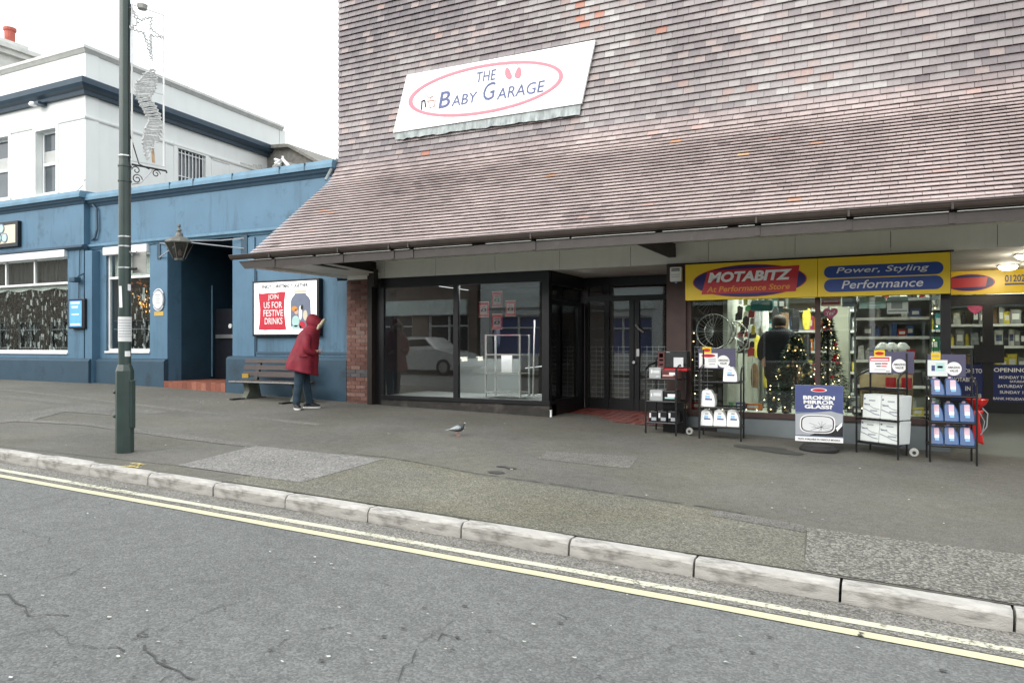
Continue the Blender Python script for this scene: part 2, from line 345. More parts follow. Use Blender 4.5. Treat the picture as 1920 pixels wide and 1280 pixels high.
mat('print_navy', (.06,.08,.21), .5, .1); mat('print_black', (.02,.02,.022), .5, .05); mat('print_silver', (.66,.67,.69), .4, .06)
mat('print_orange', (.75,.30,.05), .5, .05); mat('print_faded', (.62,.45,.42), .6, .1); mat('print_grey', (.35,.37,.40), .6, .05); mat('print_green', (.25,.45,.35), .6, .1)
mat('print_gold', (.55,.38,.10), .4, .1); mat('print_cream', (.70,.62,.48), .6, .05); mat('print_teal', (.45,.68,.66), .5, .06); mat('print_skin', (.78,.42,.30), .5, .05)
mat('print_slate', (.16,.19,.27), .5, .08)
mat('lead', (.27,.31,.31), .45, .35, 9, .2, 30, dirt=(.11,.13,.135), dirt_s=7, dirt_lo=.47, stretch=(1,1,.35))
mat('blue_upper', (.082,.172,.258), .6, .10, 1.5, .12, 70, streak=.5, dirt=(.040,.085,.13), dirt_s=2.2, dirt_lo=.57)
mat('blue_mid', (.080,.170,.258), .6, .08, 2.5, .15, 70, streak=.2)
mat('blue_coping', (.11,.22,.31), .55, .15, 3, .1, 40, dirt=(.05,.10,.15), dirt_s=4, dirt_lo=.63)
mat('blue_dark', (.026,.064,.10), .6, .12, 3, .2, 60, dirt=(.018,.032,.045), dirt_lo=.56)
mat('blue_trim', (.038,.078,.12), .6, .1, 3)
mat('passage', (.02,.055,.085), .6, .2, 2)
mat('door_black', (.01,.012,.018), .4)
mat('white_frame', (.78,.79,.79), .35, .04, 3)
mat('white_wall', (.78,.80,.78), .8, .03, 1.2, .08, 50, streak=.05, dirt=(.68,.70,.68), dirt_lo=.70)
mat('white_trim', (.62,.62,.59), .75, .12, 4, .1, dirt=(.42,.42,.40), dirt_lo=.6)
mat('navy_cornice', (.030,.058,.088), .45, .12, 3)
mat('crack_grey', (.40,.41,.40), .9); mat('rust', (.50,.33,.20), .8, .4, 8)
mat('pot_red', (.42,.10,.07), .7, .15, 5); mat('pot_grey', (.35,.35,.33), .8, .2, 5); mat('slate', (.20,.19,.17), .8, .25, 6, .4, 15)
mat('pole_green', (.030,.052,.046), .4, .15, 6, .05, dirt=(.05,.065,.058), dirt_lo=.62, coat=.1)
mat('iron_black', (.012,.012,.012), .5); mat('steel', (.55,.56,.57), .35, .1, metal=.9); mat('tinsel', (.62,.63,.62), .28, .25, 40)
mat('paper', (.72,.73,.72), .8, .06, 12, dirt=(.5,.5,.5), dirt_s=14, dirt_lo=.6)
mat('copper_lantern', (.15,.148,.13), .55, .2, 6, .1, metal=.3)
glass('lantern_glass', (.55,.50,.48), 1.2, .06)
glass('shop_glass', (.88,.90,.89), 1.4, .0)
glass('lit_glass', (.92,.95,.92), 1.0, .0)
glass('pub_glass', (.92,.95,.94), .30, .0)
mat('up_glass', (.06,.075,.085), .08, .3, 1.2, spec=.9)
mat('up_blind', (.42,.43,.42), .6, .1, 3)
mat('wood_slat', (.055,.038,.034), .55, .25, 4, .4, 25, stretch=(.6,5,5))
mat('concrete_leg', (.15,.165,.135), .85, .2, 6, .3)
mat('brass', (.75,.50,.12), .3, .1, metal=.8)
mat('coat_red', (.20,.008,.022), .7, .25, 5, .9, 9); mat('jeans', (.022,.045,.068), .9, .3, 9, .3, 60); mat('skin', (.55,.32,.24), .55, .05)
mat('fur', (.52,.47,.34), .95, .3, 60, .8, 90); mat('shoe', (.01,.01,.012), .5); mat('sole', (.75,.75,.72), .6); mat('black_cloth', (.008,.010,.016), .9, .3, 6, .3, 20)
mat('hair', (.04,.025,.02), .7)
mat('pigeon_light', (.34,.37,.385), .7, .25, 30); mat('pigeon_dark', (.05,.05,.056), .6, .3, 20); mat('pigeon_pink', (.5,.22,.2), .6)
mat('black_metal', (.008,.008,.009), .35); mat('batt_black', (.012,.012,.014), .3, .2, 8); mat('batt_grey', (.36,.38,.38), .4, .15, 6); mat('batt_maroon', (.10,.03,.03), .4)
mat('can_white', (.80,.81,.80), .3, .03); mat('can_blue', (.008,.062,.20), .28, .1, 5); mat('can_lightblue', (.18,.42,.70), .35); mat('card_white', (.70,.74,.72), .6, .05)
mat('pinkish', (.62,.42,.50), .4); mat('red_plastic', (.62,.02,.02), .3, .05); mat('rubber', (.02,.02,.02), .7); mat('board_purple', (.075,.070,.125), .5, .05)
mat('silver', (.70,.70,.70), .25, .05, metal=.9)
mat('floor_grey', (.08,.087,.083), .5, .1, 3); mat('interior_pale', (.44,.46,.41), .8, .08, 2); mat('interior_dark', (.032,.027,.023), .9, .2, 2); mat('interior_cream', (.60,.60,.50), .8, .08, 2)
mat('display_grey', (.15,.165,.16), .7, .08, 2); mat('white_metal', (.78,.79,.78), .35); mat('trestle', (.52,.42,.24), .6, .12, 6)
mat('needle', (.02,.05,.028), .8, .3, 20); mat('bauble_red', (.50,.02,.03), .15, .1, metal=.4); mat('bauble_gold', (.80,.62,.30), .15, .1, metal=.6); mat('trunk', (.06,.04,.03), .9)
mat('fairy', (1,.8,.45), .5, emit=(1,.72,.34), es=7); mat('lamp_lit', (1,1,.95), .5, emit=(1,.86,.62), es=22); mat('panel_lit', (1,1,1), .5, emit=(.95,1,.88), es=5)
mat('screen', (.1,.3,.7), .3, emit=(.10,.28,.75), es=.42); mat('screen_light', (.5,.7,.9), .3, emit=(.4,.6,.95), es=.5)
mat('box_lit', (.85,.85,.85), .4, emit=(1,1,1), es=.55)
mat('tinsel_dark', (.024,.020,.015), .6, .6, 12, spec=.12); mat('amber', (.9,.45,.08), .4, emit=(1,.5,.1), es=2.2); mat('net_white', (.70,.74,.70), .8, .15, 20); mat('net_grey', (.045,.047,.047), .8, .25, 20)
mat('opp_wall', (.20,.16,.135), .85, .2, 2, streak=.2); mat('opp_pale', (.70,.74,.74), .7, .06); mat('opp_blue', (.02,.07,.26), .4); mat('opp_dark', (.02,.022,.025), .15); mat('opp_sign', (.72,.82,.80), .5)
mat('car_paint', (.62,.63,.62), .25, .03, coat=.6); mat('car_glass', (.015,.02,.022), .05); mat('headlight', (.9,.9,.8), .2, emit=(1,.95,.8), es=4); mat('tail_red', (.7,.02,.02), .2, emit=(1,.03,.02), es=3)
mat('ground', (.09,.09,.085), .95, .2, .3)
for n, c in (('red',(.50,.03,.03)),('orange',(.75,.22,.03)),('green',(.06,.26,.10)),('blue',(.04,.10,.32)),('white',(.68,.68,.66)),('black',(.025,.025,.028)),('grey',(.28,.29,.30)),('yellow',(.75,.62,.08)),('teal',(.03,.30,.33)),('brown',(.20,.12,.07)),('pink',(.55,.08,.20))):
    mat('prod_'+n, c, .35, .25, 14)
# ================================================================== GROUND, ROAD, PAVEMENT, KERB
def sheet(name, xs, ys, zf, m, up=0, kind='structure', **k):
    mb = MB(); vs = [(x, y, zf(x, y)+up) for y in ys for x in xs]; n = len(xs)
    mb.add(vs, [(j*n+i, j*n+i+1, (j+1)*n+i+1, (j+1)*n+i) for j in range(len(ys)-1) for i in range(n-1)])
    return mb.build(name, m, kind=kind, recalc=False, loc=(0,0,0), **k)
XS = [-60+i for i in range(34)]+[-26+i*.25 for i in range(144)]+[10+i for i in range(51)]
MB().add([(-500,-500,-2.6),(500,-500,-2.6),(500,500,-2.6),(-500,500,-2.6)], [(0,1,2,3)]).build('ground', M['ground'], kind='structure', recalc=False, loc=(0,0,0))
sheet('road', XS, [-3.2,-2,-.8,.6,1.8,3,4.2,KERB_Y+.03], zr, M['road'])
sheet('pavement', XS, [KERB_Y+.12,6,7,8,9,10,11,11.65,12.4], zp, M['pave'])
def opp_pave(x, y): return zr(x, -3.2)+.12
sheet('opposite_pavement', XS, [-7.2, -3.2], opp_pave, M['pave'])
def gpoly(name, pts, m, zf=zp, up=.004):
    """a sheet patch cut in the ground; pts are ground points"""
    P = [Vector(p) for p in pts]; dense = []
    for a, b in zip(P, P[1:]+P[:1]):
        n = max(1, int((b-a).length/.5)); dense += [a.lerp(b, i/n)+Vector((random.uniform(-.01,.01), random.uniform(-.01,.01), 0)) for i in range(n)]
    bm = bmesh.new(); f = bm.faces.new([bm.verts.new((p.x, p.y, 0)) for p in dense]); bmesh.ops.triangulate(bm, faces=[f])
    x0, x1, y0, y1 = min(p.x for p in dense), max(p.x for p in dense), min(p.y for p in dense), max(p.y for p in dense)
    cuts = [((-26+i*.5, 0, 0), (1, 0, 0)) for i in range(72) if x0 < -26+i*.5 < x1]+[((0, float(k), 0), (0, 1, 0)) for k in range(3, 14) if y0 < k < y1]
    for co, no in cuts: bmesh.ops.bisect_plane(bm, geom=bm.verts[:]+bm.edges[:]+bm.faces[:], plane_co=co, plane_no=no, dist=1e-5)
    bmesh.ops.recalc_face_normals(bm, faces=bm.faces); bm.verts.index_update(); fl = [tuple(v.index for v in q.verts) for q in bm.faces]
    if bm.faces and sum(q.normal.z for q in bm.faces) < 0: fl = [q[::-1] for q in fl]
    vs = [(v.co.x, v.co.y, zf(v.co.x, v.co.y)+up) for v in bm.verts]; bm.free()
    return MB().add(vs, fl).build(name, m, kind='structure', recalc=False, loc=(0,0,0))
def ribbon(pts, w_, m, up, jit=.02):
    P = [G(*p) for p in pts]; L_ = []; R_ = []
    for a, b in zip(P, P[1:]):
        n = max(1, int((b-a).length/.25)); d = (b-a).normalized(); nn = Vector((-d.y, d.x, 0))
        for i in range(n+(b is P[-1])):
            q = a.lerp(b, i/n); L_.append(q+nn*(w_/2+random.uniform(-jit, jit))); R_.append(q-nn*(w_/2+random.uniform(-jit, jit)))
    n = len(L_); return MB().add([(p.x, p.y, zp(p.x, p.y)+up) for p in L_+R_], [(i+n, i+1+n, i+1, i) for i in range(n-1)]).build('pavement_patch', m, kind='structure', recalc=False, loc=(0,0,0))
def band(name, y0, y1, x0, x1, m, zf, up, step=.25, jit=0):
    xs = []; x = x0
    while x < x1: xs.append(x); x += step
    xs.append(x1); mb = MB(); vs = []
    for x in xs:
        a = y0+(noise.noise((x*1.7, 3, 0))*jit); b = y1+(noise.noise((x*1.9, 9, 0))*jit)
        vs += [(x, a, zf(x, a)+up), (x, b, zf(x, b)+up)]
    n = len(xs); mb.add(vs, [(2*i, 2*i+2, 2*i+3, 2*i+1) for i in range(n-1)])
    return mb.build(name, m, kind='structure', recalc=False, loc=(0,0,0))
# strip of rougher asphalt in front of the kerb and the double yellow lines
band('gutter_strip', KERB_Y-.45, KERB_Y+.01, -60, 40, M['gutter_strip'], zr, .003, jit=.02)
band('road_marking', KERB_Y-.375, KERB_Y-.285, -60, 40, M['yellow_worn'], zr, .006, step=.12, jit=.012)
band('road_marking', KERB_Y-.575, KERB_Y-.475, -60, 40, M['yellow'], zr, .006, step=.12, jit=.008)
# two faint lengths of old paint on the pavement by the lamp post
for a, b in (((232,874),(262,877)),((250,869),(268,873))):
    p, q = G(*a), G(*b); d = (q-p).normalized()*1.0; n = Vector((-d.y, d.x, 0))*.035
    gpoly('kerb_dash', [p-n, q-n, q+n, p+n], M['yellow_dash'], zp, .010)
# near part of the pavement: coarser and browner, with the trench patches
bound = [G(u, v) for u, v in ((640,852),(760,862),(900,893),(1060,915),(1190,935),(1340,958),(1510,990))]
bl = [p.copy() for p in bound]
P0 = bound[0]; P1 = bound[-1]
gpoly('pavement_patch', [Vector((P0.x, KERB_Y+.13, 0))]+[Vector((G(1516, 1050).x, KERB_Y+.13, 0))]+bl[::-1], M['pave_front'], zp, .003)
PK = G(1516, 1050).x
gpoly('pavement_patch', [G(1512,989), Vector((PK, KERB_Y+.14, 0)), Vector((7, KERB_Y+.14, 0)), Vector((7, 6.5, 0)), G(1919,1040)], M['pave_coarse'], zp, .005)
gpoly('pavement_patch', [G(335,873), G(480,836), G(720,861), G(563,905)], M['patch_light'], zp, .006)
gpoly('pavement_patch', [G(1345,957), G(1510,986), G(1508,998), G(1330,966)], M['patch_mid'], zp, .006)
gpoly('pavement_patch', [G(1025,846), G(1199,856), G(1180,878), G(1125,873), G(1010,860)], M['patch_mid'], zp, .003)
gpoly('pavement_patch', [G(0,782), G(130,760), G(215,765), G(205,778), G(120,772), G(60,788), G(0,793)], M['patch_mid'], zp, .005)
ribbon([(0,730),(200,752),(400,775),(600,796)], .20, M['patch_mid'], .003)
ribbon([(0,743),(150,757),(300,774)], .34, M['patch_mid'], .003)
ribbon([(0,786),(170,796),(330,818),(480,836)], .22, M['patch_mid'], .005)
gpoly('pavement_patch', [G(0,793), G(175,806), G(470,839), G(335,873), G(120,850), G(0,836)], M['pave'], zp, .003)
def crack(pts, wd, zf, m='crack', up=.006, jit=.03, name='crack'):
    path = []
    for a, b in zip(pts, pts[1:]):
        n = max(2, int((b-a).length/.06))
        for i in range(n):
            q = a.lerp(b, i/n); path.append(q+Vector((random.gauss(0, jit*.5), random.gauss(0, jit*.5), 0)))
    path.append(pts[-1]); mb = MB()
    for i, (a, b) in enumerate(zip(path, path[1:])):
        if random.random() < .07: continue
        d = (b-a); n = Vector((-d.y, d.x, 0)); n = n.normalized() if n.length > 0 else n
        w1 = wd*random.uniform(.35, 1.2); w2 = wd*random.uniform(.35, 1.2)
        mb.add([(p.x, p.y, zf(p.x, p.y)+up) for p in (a-n*w1, b-n*w2, b+n*w2, a+n*w1)], [(0,1,2,3)])
    mb.build(name, M[m], kind='structure', recalc=False, loc=(0,0,0))
crack([G(u, v-1) for u, v in ((640,850),(720,858),(900,890),(1060,912),(1190,932),(1340,955),(1400,965))], .010, zp, up=.009, jit=.008)
for pts, wd in (([(520,1211),(545,1198),(600,1185),(640,1170)],.006),([(740,1275),(770,1230),(790,1205),(830,1190),(865,1200)],.006),([(790,1205),(820,1185),(850,1165)],.004),
                ([(0,1115),(40,1130),(60,1150),(130,1155)],.009),([(40,1150),(60,1143)],.004),([(150,1212),(210,1215),(235,1222)],.007),([(270,1210),(300,1240),(330,1262),(365,1275)],.010),([(245,1205),(262,1195),(278,1180)],.008),
                ([(300,1185),(350,1162),(410,1140),(470,1122)],.004),([(0,965),(90,945),(135,932)],.004),([(0,1045),(60,1030),(90,1020),(92,1008),(40,995),(0,990)],.004),
                ([(80,1090),(130,1075),(170,1058)],.004),([(180,950),(235,932)],.003),([(0,1100),(60,1085),(150,1050),(260,1030),(330,1005)],.0025),([(0,1190),(90,1180),(150,1212)],.003),([(330,1262),(300,1280)],.004),([(560,1040),(640,1015),(720,1000)],.002),([(470,1122),(560,1090),(610,1060)],.002),([(865,1200),(930,1190),(1010,1215)],.002),([(1180,1240),(1260,1215),(1340,1210)],.0025),([(1040,1150),(1062,1162)],.006),([(690,1085),(735,1100)],.004)):
    crack([RD(u, v) for u, v in pts], wd*.6, zr, jit=.035)
for u, v, s in ((940,875,.07),(930,886,.10),(958,878,.07),(1440,842,.28),(1400,838,.2),(1470,848,.25)):
    p = G(u, v); mb = MB(); n = 14; vs = [(p.x+s*math.cos(a)*random.uniform(.8,1.1), p.y+s*.7*math.sin(a)*random.uniform(.8,1.1)) for a in [i*2*math.pi/n for i in range(n)]]
    mb.add([(x, y, zp(x, y)+.007) for x, y in vs], [tuple(range(n))]).build('stain', M['stain'], kind='structure', recalc=False, loc=(0,0,0))
# kerb stones, each its own
kerb = thing('kerb', (-5, KERB_Y, zk(-5)), kind='structure')
kmesh = []
for v_ in range(5):
    mb = MB(); L_ = .915; n = 8
    rings = []
    for i in range(n+1):
        x = -L_/2+.008+(L_-.016)*i/n; e = .008 if i in (0, n) else 0
        w1 = random.uniform(-.005,.005); w2 = random.uniform(-.005,.004)
        rings.append([Vector((x, -.005+e+w1, -.22)), Vector((x, -.003+e+w1, -.03-e)), Vector((x, .012+e+w2, -.010-e)), Vector((x, .035+w2, -e*.5)), Vector((x, .145, -e*.5)), Vector((x, .15, -.22))])
    mb.loft(rings); o = mb.build('tmp', M['kerb'], loc=(0,0,0)); kmesh.append(o.data); bpy.data.objects.remove(o)
X = -1.16+.4575; k0 = int((-24-X)/.915)
for k in range(k0, 14):
    x = X+.915*k; o = inst(kmesh[(k*7) % 5], 'kerb_stone', (x, KERB_Y+random.uniform(-.004,.004), zk(x)+random.uniform(-.004,.004)), kerb)
    o.rotation_euler = (random.uniform(-.01,.01), -math.atan2(zk(x+.45)-zk(x-.45), .9), random.uniform(-.006,.006))
mb = MB()
for a, b in ((-60, X+.915*k0-.4575), (X+.915*13+.4575, 60)):
    n = 20
    mb.loft([[Vector((a+(b-a)*i/n, y, zk(a+(b-a)*i/n)+z)) for y, z in ((KERB_Y,-.2),(KERB_Y,-.02),(KERB_Y+.02,0),(KERB_Y+.15,0),(KERB_Y+.15,-.2))] for i in range(n+1)])
mb.box((-24, KERB_Y+.02, -1.5), (-23.9, KERB_Y+.1, -1.2))
mb.build('kerb_stone', M['kerb'], kerb, kind='stuff')
# litter: flecks of leaf and old gum
def flecks(n, cx, zf, name, up, smin, smax, m='litter'):
    mb = MB()
    for _ in range(n):
        u, v = cx(); p = hit(u, v, zf); s = random.uniform(smin, smax); k = random.randint(4, 6); a0 = random.random()*6
        vs = [(p.x+s*math.cos(a0+i*2*math.pi/k)*random.uniform(.5,1.1), p.y+s*.6*math.sin(a0+i*2*math.pi/k)*random.uniform(.5,1.1)) for i in range(k)]
        mb.add([(x, y, zf(x, y)+up+random.uniform(0,.004)) for x, y in vs], [tuple(range(k))])
    tag(mb.build(name, M[m], kind='stuff', recalc=False, loc=(0,0,0)), 'small pale flecks scattered over the ground', 'litter')
flecks(60, lambda: (random.uniform(0,1900), random.uniform(1010,1275) ), lambda x, y: zr(x, y) if y < KERB_Y-.5 else zr(x, KERB_Y-.5), 'litter', .010, .006, .02)
flecks(70, lambda: (random.uniform(100,1900), random.uniform(780,1000)), zp, 'litter', .022, .006, .02)
flecks(40, lambda: (random.uniform(300,520), random.uniform(738,760)), zp, 'litter', .022, .006, .025)
flecks(50, lambda: (random.uniform(100,1800), random.uniform(1130,1275) ), lambda x, y: zr(x, min(y, KERB_Y-.6)), 'dark_spot', .009, .008, .03, 'crack')

# ================================================================== TILE-HUNG SHOP BUILDING
YF, YW, YE = 11.65, 11.90, 9.72
shop = thing('shop_building', (-4, YF, -1.25), 'shop building with a swept tile-hung upper wall over two dark glazed shopfronts', 'building')
XL, XR = -9.82, 4.2
# the sweep: straight eaves slope at 40 degrees, a short curve, then vertical
sl = math.tan(R(40.2)); prof = [(YE, 1.60)]
prof += [(11.52, 1.60+(11.52-YE)*sl)]
zz = prof[-1][1]
for t in (.15,.3,.45,.6,.75,.9,1):
    a = (1-t)**2; b = 2*t*(1-t); c = t*t
    prof.append((a*11.52+b*YW+c*YW, a*zz+b*(zz+(YW-11.52)*sl)+c*(zz+.74)))
prof.append((YW, 8.3))
cum = [0]
for (a, b), (c, d) in zip(prof, prof[1:]): cum.append(cum[-1]+math.hypot(c-a, d-b))
def PF(s):
    for i in range(len(prof)-1):
        if s <= cum[i+1]:
            t = (s-cum[i])/(cum[i+1]-cum[i]); a, b = prof[i], prof[i+1]; l = cum[i+1]-cum[i]
            return (a[0]+(b[0]-a[0])*t, a[1]+(b[1]-a[1])*t), ((b[0]-a[0])/l, (b[1]-a[1])/l)
    return prof[-1], (0, 1)
def PFs(s):                                                # smoothed direction over one tile
    (a, b), _ = PF(s); (c, d), _ = PF(min(s+.17, cum[-1])); l = math.hypot(c-a, d-b) or 1
    return (a, b), ((c-a)/l, (d-b)/l)
TWD = .176; tiles = []; s = -.03; row = 0
BG = [W(737,250,YW), W(763,140,YW), W(1116,75,YW), W(1089,195,YW)]   # baby garage board corners
while s < cum[-1]-.1:
    (y, z), (ty, tz) = PFs(max(s, 0))
    vert = z > 3.35; gauge = .115 if vert else .100
    t_ = min(max((z-1.6)/(3.5-1.6), 0), 1); xl = -10.0*(1-t_)+XL*t_
    off = (row % 2)*TWD/2; k = 0; x = xl-off
    while x < XR:
        a = max(x, xl); b = x+TWD
        if b-a > .03:
            cx = (a+b)/2; cn = noise.noise((cx*.55, z*.9, 2.2)); rn = random.random()
            pink = min(max((3.66-z)/.50, 0), 1)  # canopy tiles tinted paler and pinker: sky sheen put into their colour
            if rn < .008 or (cn > .48 and rn < .22): tt = random.choice((.40, .36, .355, .345)) if pink < .5 else random.choice((.93,.86,1.0,.90))
            elif pink > 0: tt = min(max(.455+pink*.165+random.gauss(0,.028)*(.4+pink)+cn*.08, .452), .78)
            else:
                left = min(max((-cx-4)/5, 0), 1)
                tt = min(max(random.gauss(.18,.036)+cn*.13-.06*left, .0), .29)
                if random.random() < .06: tt = .335
            tiles.append((a+.0019, b-.0019, y, z, ty, tz, tt, vert))
        x += TWD
    s += gauge; row += 1
def tile_geo(mb, t, w_=None, at=None):
    a, b, y, z, ty, tz, tt, vert = t
    ln = .140 if vert else .118; th = .010; ny, nz = -tz, ty                   # outward normal
    lift0, lift1 = (.041+random.uniform(-.002,.003) if vert else .036+random.uniform(-.001,.001)), .002
    k_ = .5 if vert else .22; j = random.uniform(-.0025,.0025)*k_; dx = random.uniform(-.0015,.0015); dl = random.uniform(-.003,.002)*k_
    p0 = (y+ny*lift0+ty*dl, z+nz*lift0+tz*dl); p1 = (y+ty*ln+ny*lift1, z+tz*ln+nz*lift1)
    vs = []
    for (yy, zz_) in (p0, p1):
        for xx in (a+dx, b+dx):
            s_ = j if xx == a+dx else -j
            vs += [(xx, yy, zz_+s_), (xx, yy+ny*th, zz_+nz*th+s_)]
    # 0:a bottom in,1:a bottom out,2:b in,3:b out,4..7 top
    mb.add(vs, [(0,2,3,1),(1,3,7,5),(0,1,5,4),(2,6,7,3),(4,5,7,6)], tt)
# the 300 largest in the picture become single tiles
def area(t):
    x = (t[0]+t[1])/2; dcam = -x*SN+t[2]*CS; u = 960+F*(x*CS+t[2]*SN)/dcam; v = HOR-F*t[3]/dcam
    if not (0 < u < 1915 and 4 < v < 640): return 0
    bx = [b.x for b in BG]
    if W(737,250,YW).x < x < W(1116,75,YW).x and ZV(u, v, YW) > 3.75 and v < 260 and v > 60:
        z0 = BG[0].z-.3; z1 = BG[1].z
        if z0 < t[3] < z1: return 0
    n = (0, -t[5], t[4]); p = Vector((x, t[2], t[3])); c = abs(n[1]*p.y+n[2]*p.z)/p.length
    return c*(F/dcam)**2
tiles_s = sorted(tiles, key=area, reverse=True)
single = tiles_s[:300]; rest = tiles_s[300:]
meshes = {}
for t in single:
    key = (round(t[6]*24)/24 if t[6] < .34 else t[6], random.randint(0, 3), round(t[1]-t[0], 3), round(t[4], 2))
    c = ((t[0]+t[1])/2, t[2], t[3])
    if key not in meshes:
        mb = MB(); tile_geo(mb, (t[0]-c[0], t[1]-c[0], 0, 0, t[4], t[5], t[6], t[7])); o = mb.build('tmp', M['tile'], loc=(0,0,0), recalc=True); meshes[key] = o.data; bpy.data.objects.remove(o)
    inst(meshes[key], 'roof_tile' if not t[7] else 'wall_tile', c, shop)
mb = MB()
for t in rest: tile_geo(mb, t)
mb.build('wall_tile', M['tile'], shop, kind='stuff', recalc=False)
# backing of the upper wall and the sweep
mb = MB(); pts = [(y+.02, z-.02) for y, z in prof]
mb.prism([Vector((XL+.01, y, z)) for y, z in pts]+[Vector((XL+.01, 16.5, 8.3)), Vector((XL+.01, 16.5, 1.75)), Vector((XL+.01, 10.0, 1.75))], Vector((XR-XL, 0, 0)))
mb.build('upper_wall', M['wallback'], shop)
MB().prism([Vector((-9.99, YE+.03, 1.56)), Vector((-9.99, 11.5, 1.56+1.78*sl)), Vector((-9.99, 11.5, 1.9)), Vector((-9.99, 10.2, 1.56))], Vector((.17, 0, 0))).build('verge_board', M['wallback'], shop)
# flashing at the foot of the verge, gutter, board, brackets
MB().tube([(XL-.03, YW-.03, 3.75), (XL-.06, 11.75, 3.55), (XL-.09, 11.6, 3.28)], .03, 6).build('flashing', M['lead'], shop)
mb = MB(); n = 8; ring = lambda x: [Vector((x, YE-.02-.062*math.cos(math.pi*i/n)-.0, 1.555-.062*math.sin(math.pi*i/n))) for i in range(n+1)]+[Vector((x, YE+.042-.010, 1.555)), Vector((x, YE-.082+.012, 1.555))]
xs = [-10.42, 4.4]
mb = MB(); vs = []; rin = []
for x in xs:
    vs.append([Vector((x, YE-.03-.065*math.cos(math.pi*i/n), 1.60-.075*math.sin(math.pi*i/n))) for i in range(n+1)]+[Vector((x, YE-.03-.058*math.cos(math.pi*i/n), 1.60-.068*math.sin(math.pi*i/n))) for i in range(n, -1, -1)])
mb.loft(vs); mb.tube([(xs[0], YE-.095, 1.60), (xs[1], YE-.095, 1.60)], .009, 6)
mb.build('gutter', M['gutter'], shop, smooth=False)
MB().prism([(-10.30, YE+.02, 1.50), (-10.16, YE+.02, 1.365), (4.4, YE+.02, 1.365), (4.4, YE+.02, 1.50)], Vector((0, .035, 0))).build('fascia_board', M['brown_board'], shop)
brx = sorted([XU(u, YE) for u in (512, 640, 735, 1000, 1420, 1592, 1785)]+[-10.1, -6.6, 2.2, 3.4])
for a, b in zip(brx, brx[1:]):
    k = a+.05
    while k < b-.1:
        e = min(k+random.uniform(.5, 1.6), b-.03); MB().box((k, YE-.012, 1.502), (e, YE+.018, 1.512)).build('highlight_strip', M['white_trim'], shop); k = e+random.uniform(.03, .3)  # pale strips stand in for the bright highlight along the board's top edge
for x in [XU(u, YE) for u in (512, 640, 735, 1000, 1420, 1592, 1785)]+[-6.6, 2.2, 3.4]:
    MB().box((x-.012, YE-.1, 1.52), (x+.012, YE+.02, 1.60)).box((x-.03, YE+.008, 1.375), (x+.03, YE+.02, 1.50)).build('gutter_bracket', M['brown_board'], shop)
box('eaves_closer', (-9.98, YE+.058, 1.40), (4.3, YE+.075, 1.60), M['wallback'], shop)
# beams from the wall to the board, rafter feet soffit
for x in (-2.98, -8.75, 3.3):
    MB().box((x-.055, YE+.06, 1.385), (x+.055, YF, 1.535)).box((x-.05, YE+.6, 1.53), (x+.05, YF+.25, 1.75)).build('bracket_beam', M['timber_dark'], shop)
box('soffit', (-9.8, YE+.06, 1.60), (4.3, YF+.1, 1.63), M['soffit'], shop)
MB().prism([(-10.12, YE+.07, 1.375), (-9.5, YF+.2, 1.32), (-9.40, YF+.2, 1.32), (-9.9, YE+.07, 1.375)], Vector((0, 0, .035))).build('soffit_edge', M['soffit'], shop)
MB().prism([(-10.0, YE+.07, 1.42), (-9.43, YF-.02, 1.36), (-8.6, YF-.02, 1.36), (-8.6, YE+.07, 1.42)], Vector((0, 0, .02))).build('soffit_end', M['soffit'], shop)
# pale panels over the shopfronts, each one
pj = [XU(u, YF) for u in (722, 818, 929, 1050, 1183, 1329, 1491, 1670, 1870)]; pj = [-9.4]+pj+[2.75, 4.2]
for a, b in zip(pj, pj[1:]):
    box('fascia_panel', (a+.004, YF-.02, 1.285), (b-.004, YF+.02, 1.66), M['fascia_panel'], shop)
# brick pier, brick by brick
px0, px1 = XU(650, YF), XU(693, YF); pz0 = zb(-9.2)-.03
pier = thing('brick_pier', ((px0+px1)/2, YF, pz0), parent=shop)
box('core', (px0+.02, YF+.012, pz0), (px1-.01, YF+.4, 1.36), M['mortar'], pier)
bm_ = {}
def brickm(l, tn, mt, h=.065, d=.11):
    key = (l, tn, mt)
    if key not in bm_:
        o = MB().box((-l/2,0,-h/2), (l/2, d, h/2), tn/8).build('tmp', M[mt], loc=(0,0,0)); bm_[key] = o.data; bpy.data.objects.remove(o)
    return bm_[key]
z = pz0+.04; r_ = 0; cnt = 0
while z < 1.30:
    segs = [(0,.215),(.225,.215),(.45,.07)] if r_ % 2 == 0 else [(0,.1),(.11,.215),(.335,.185)]
    dk = 7 <= r_ <= 8
    for a, l in segs:
        l = min(l, px1-px0-a)
        if l < .03: continue
        tn = random.choice((1,2,3,3,4,5,6,2)) + (1 if 13 < r_ < 22 else 0)
        o = inst(brickm(round(l, 3), min(tn, 7), 'brick_blue' if dk else 'brick'), 'brick', (px0+a+l/2, YF+random.uniform(-.003,.003), z), pier); cnt += 1
    z += .075; r_ += 1
# dark timber beside the pier
MB().box((XU(691,YF-.06), YF-.10, zb(-8.9)-.02), (XU(703,YF), YF+.15, 1.34)).build('timber_post', M['timber_dark'], shop)
MB().box((XU(703,YF)+.002, YF+.02, zb(-8.8)-.02), (XU(716,YF), YF+.5, 1.28)).build('side_panel', M['black_frame'], shop)
tag(MB().box((XU(694,YF-.2), YF-.24, ZV(697,538,YF-.2)), (XU(702,YF-.2)+.02, YF-.11, ZV(697,505,YF-.2))).build('wall_bracket', M['timber_dark'], shop))
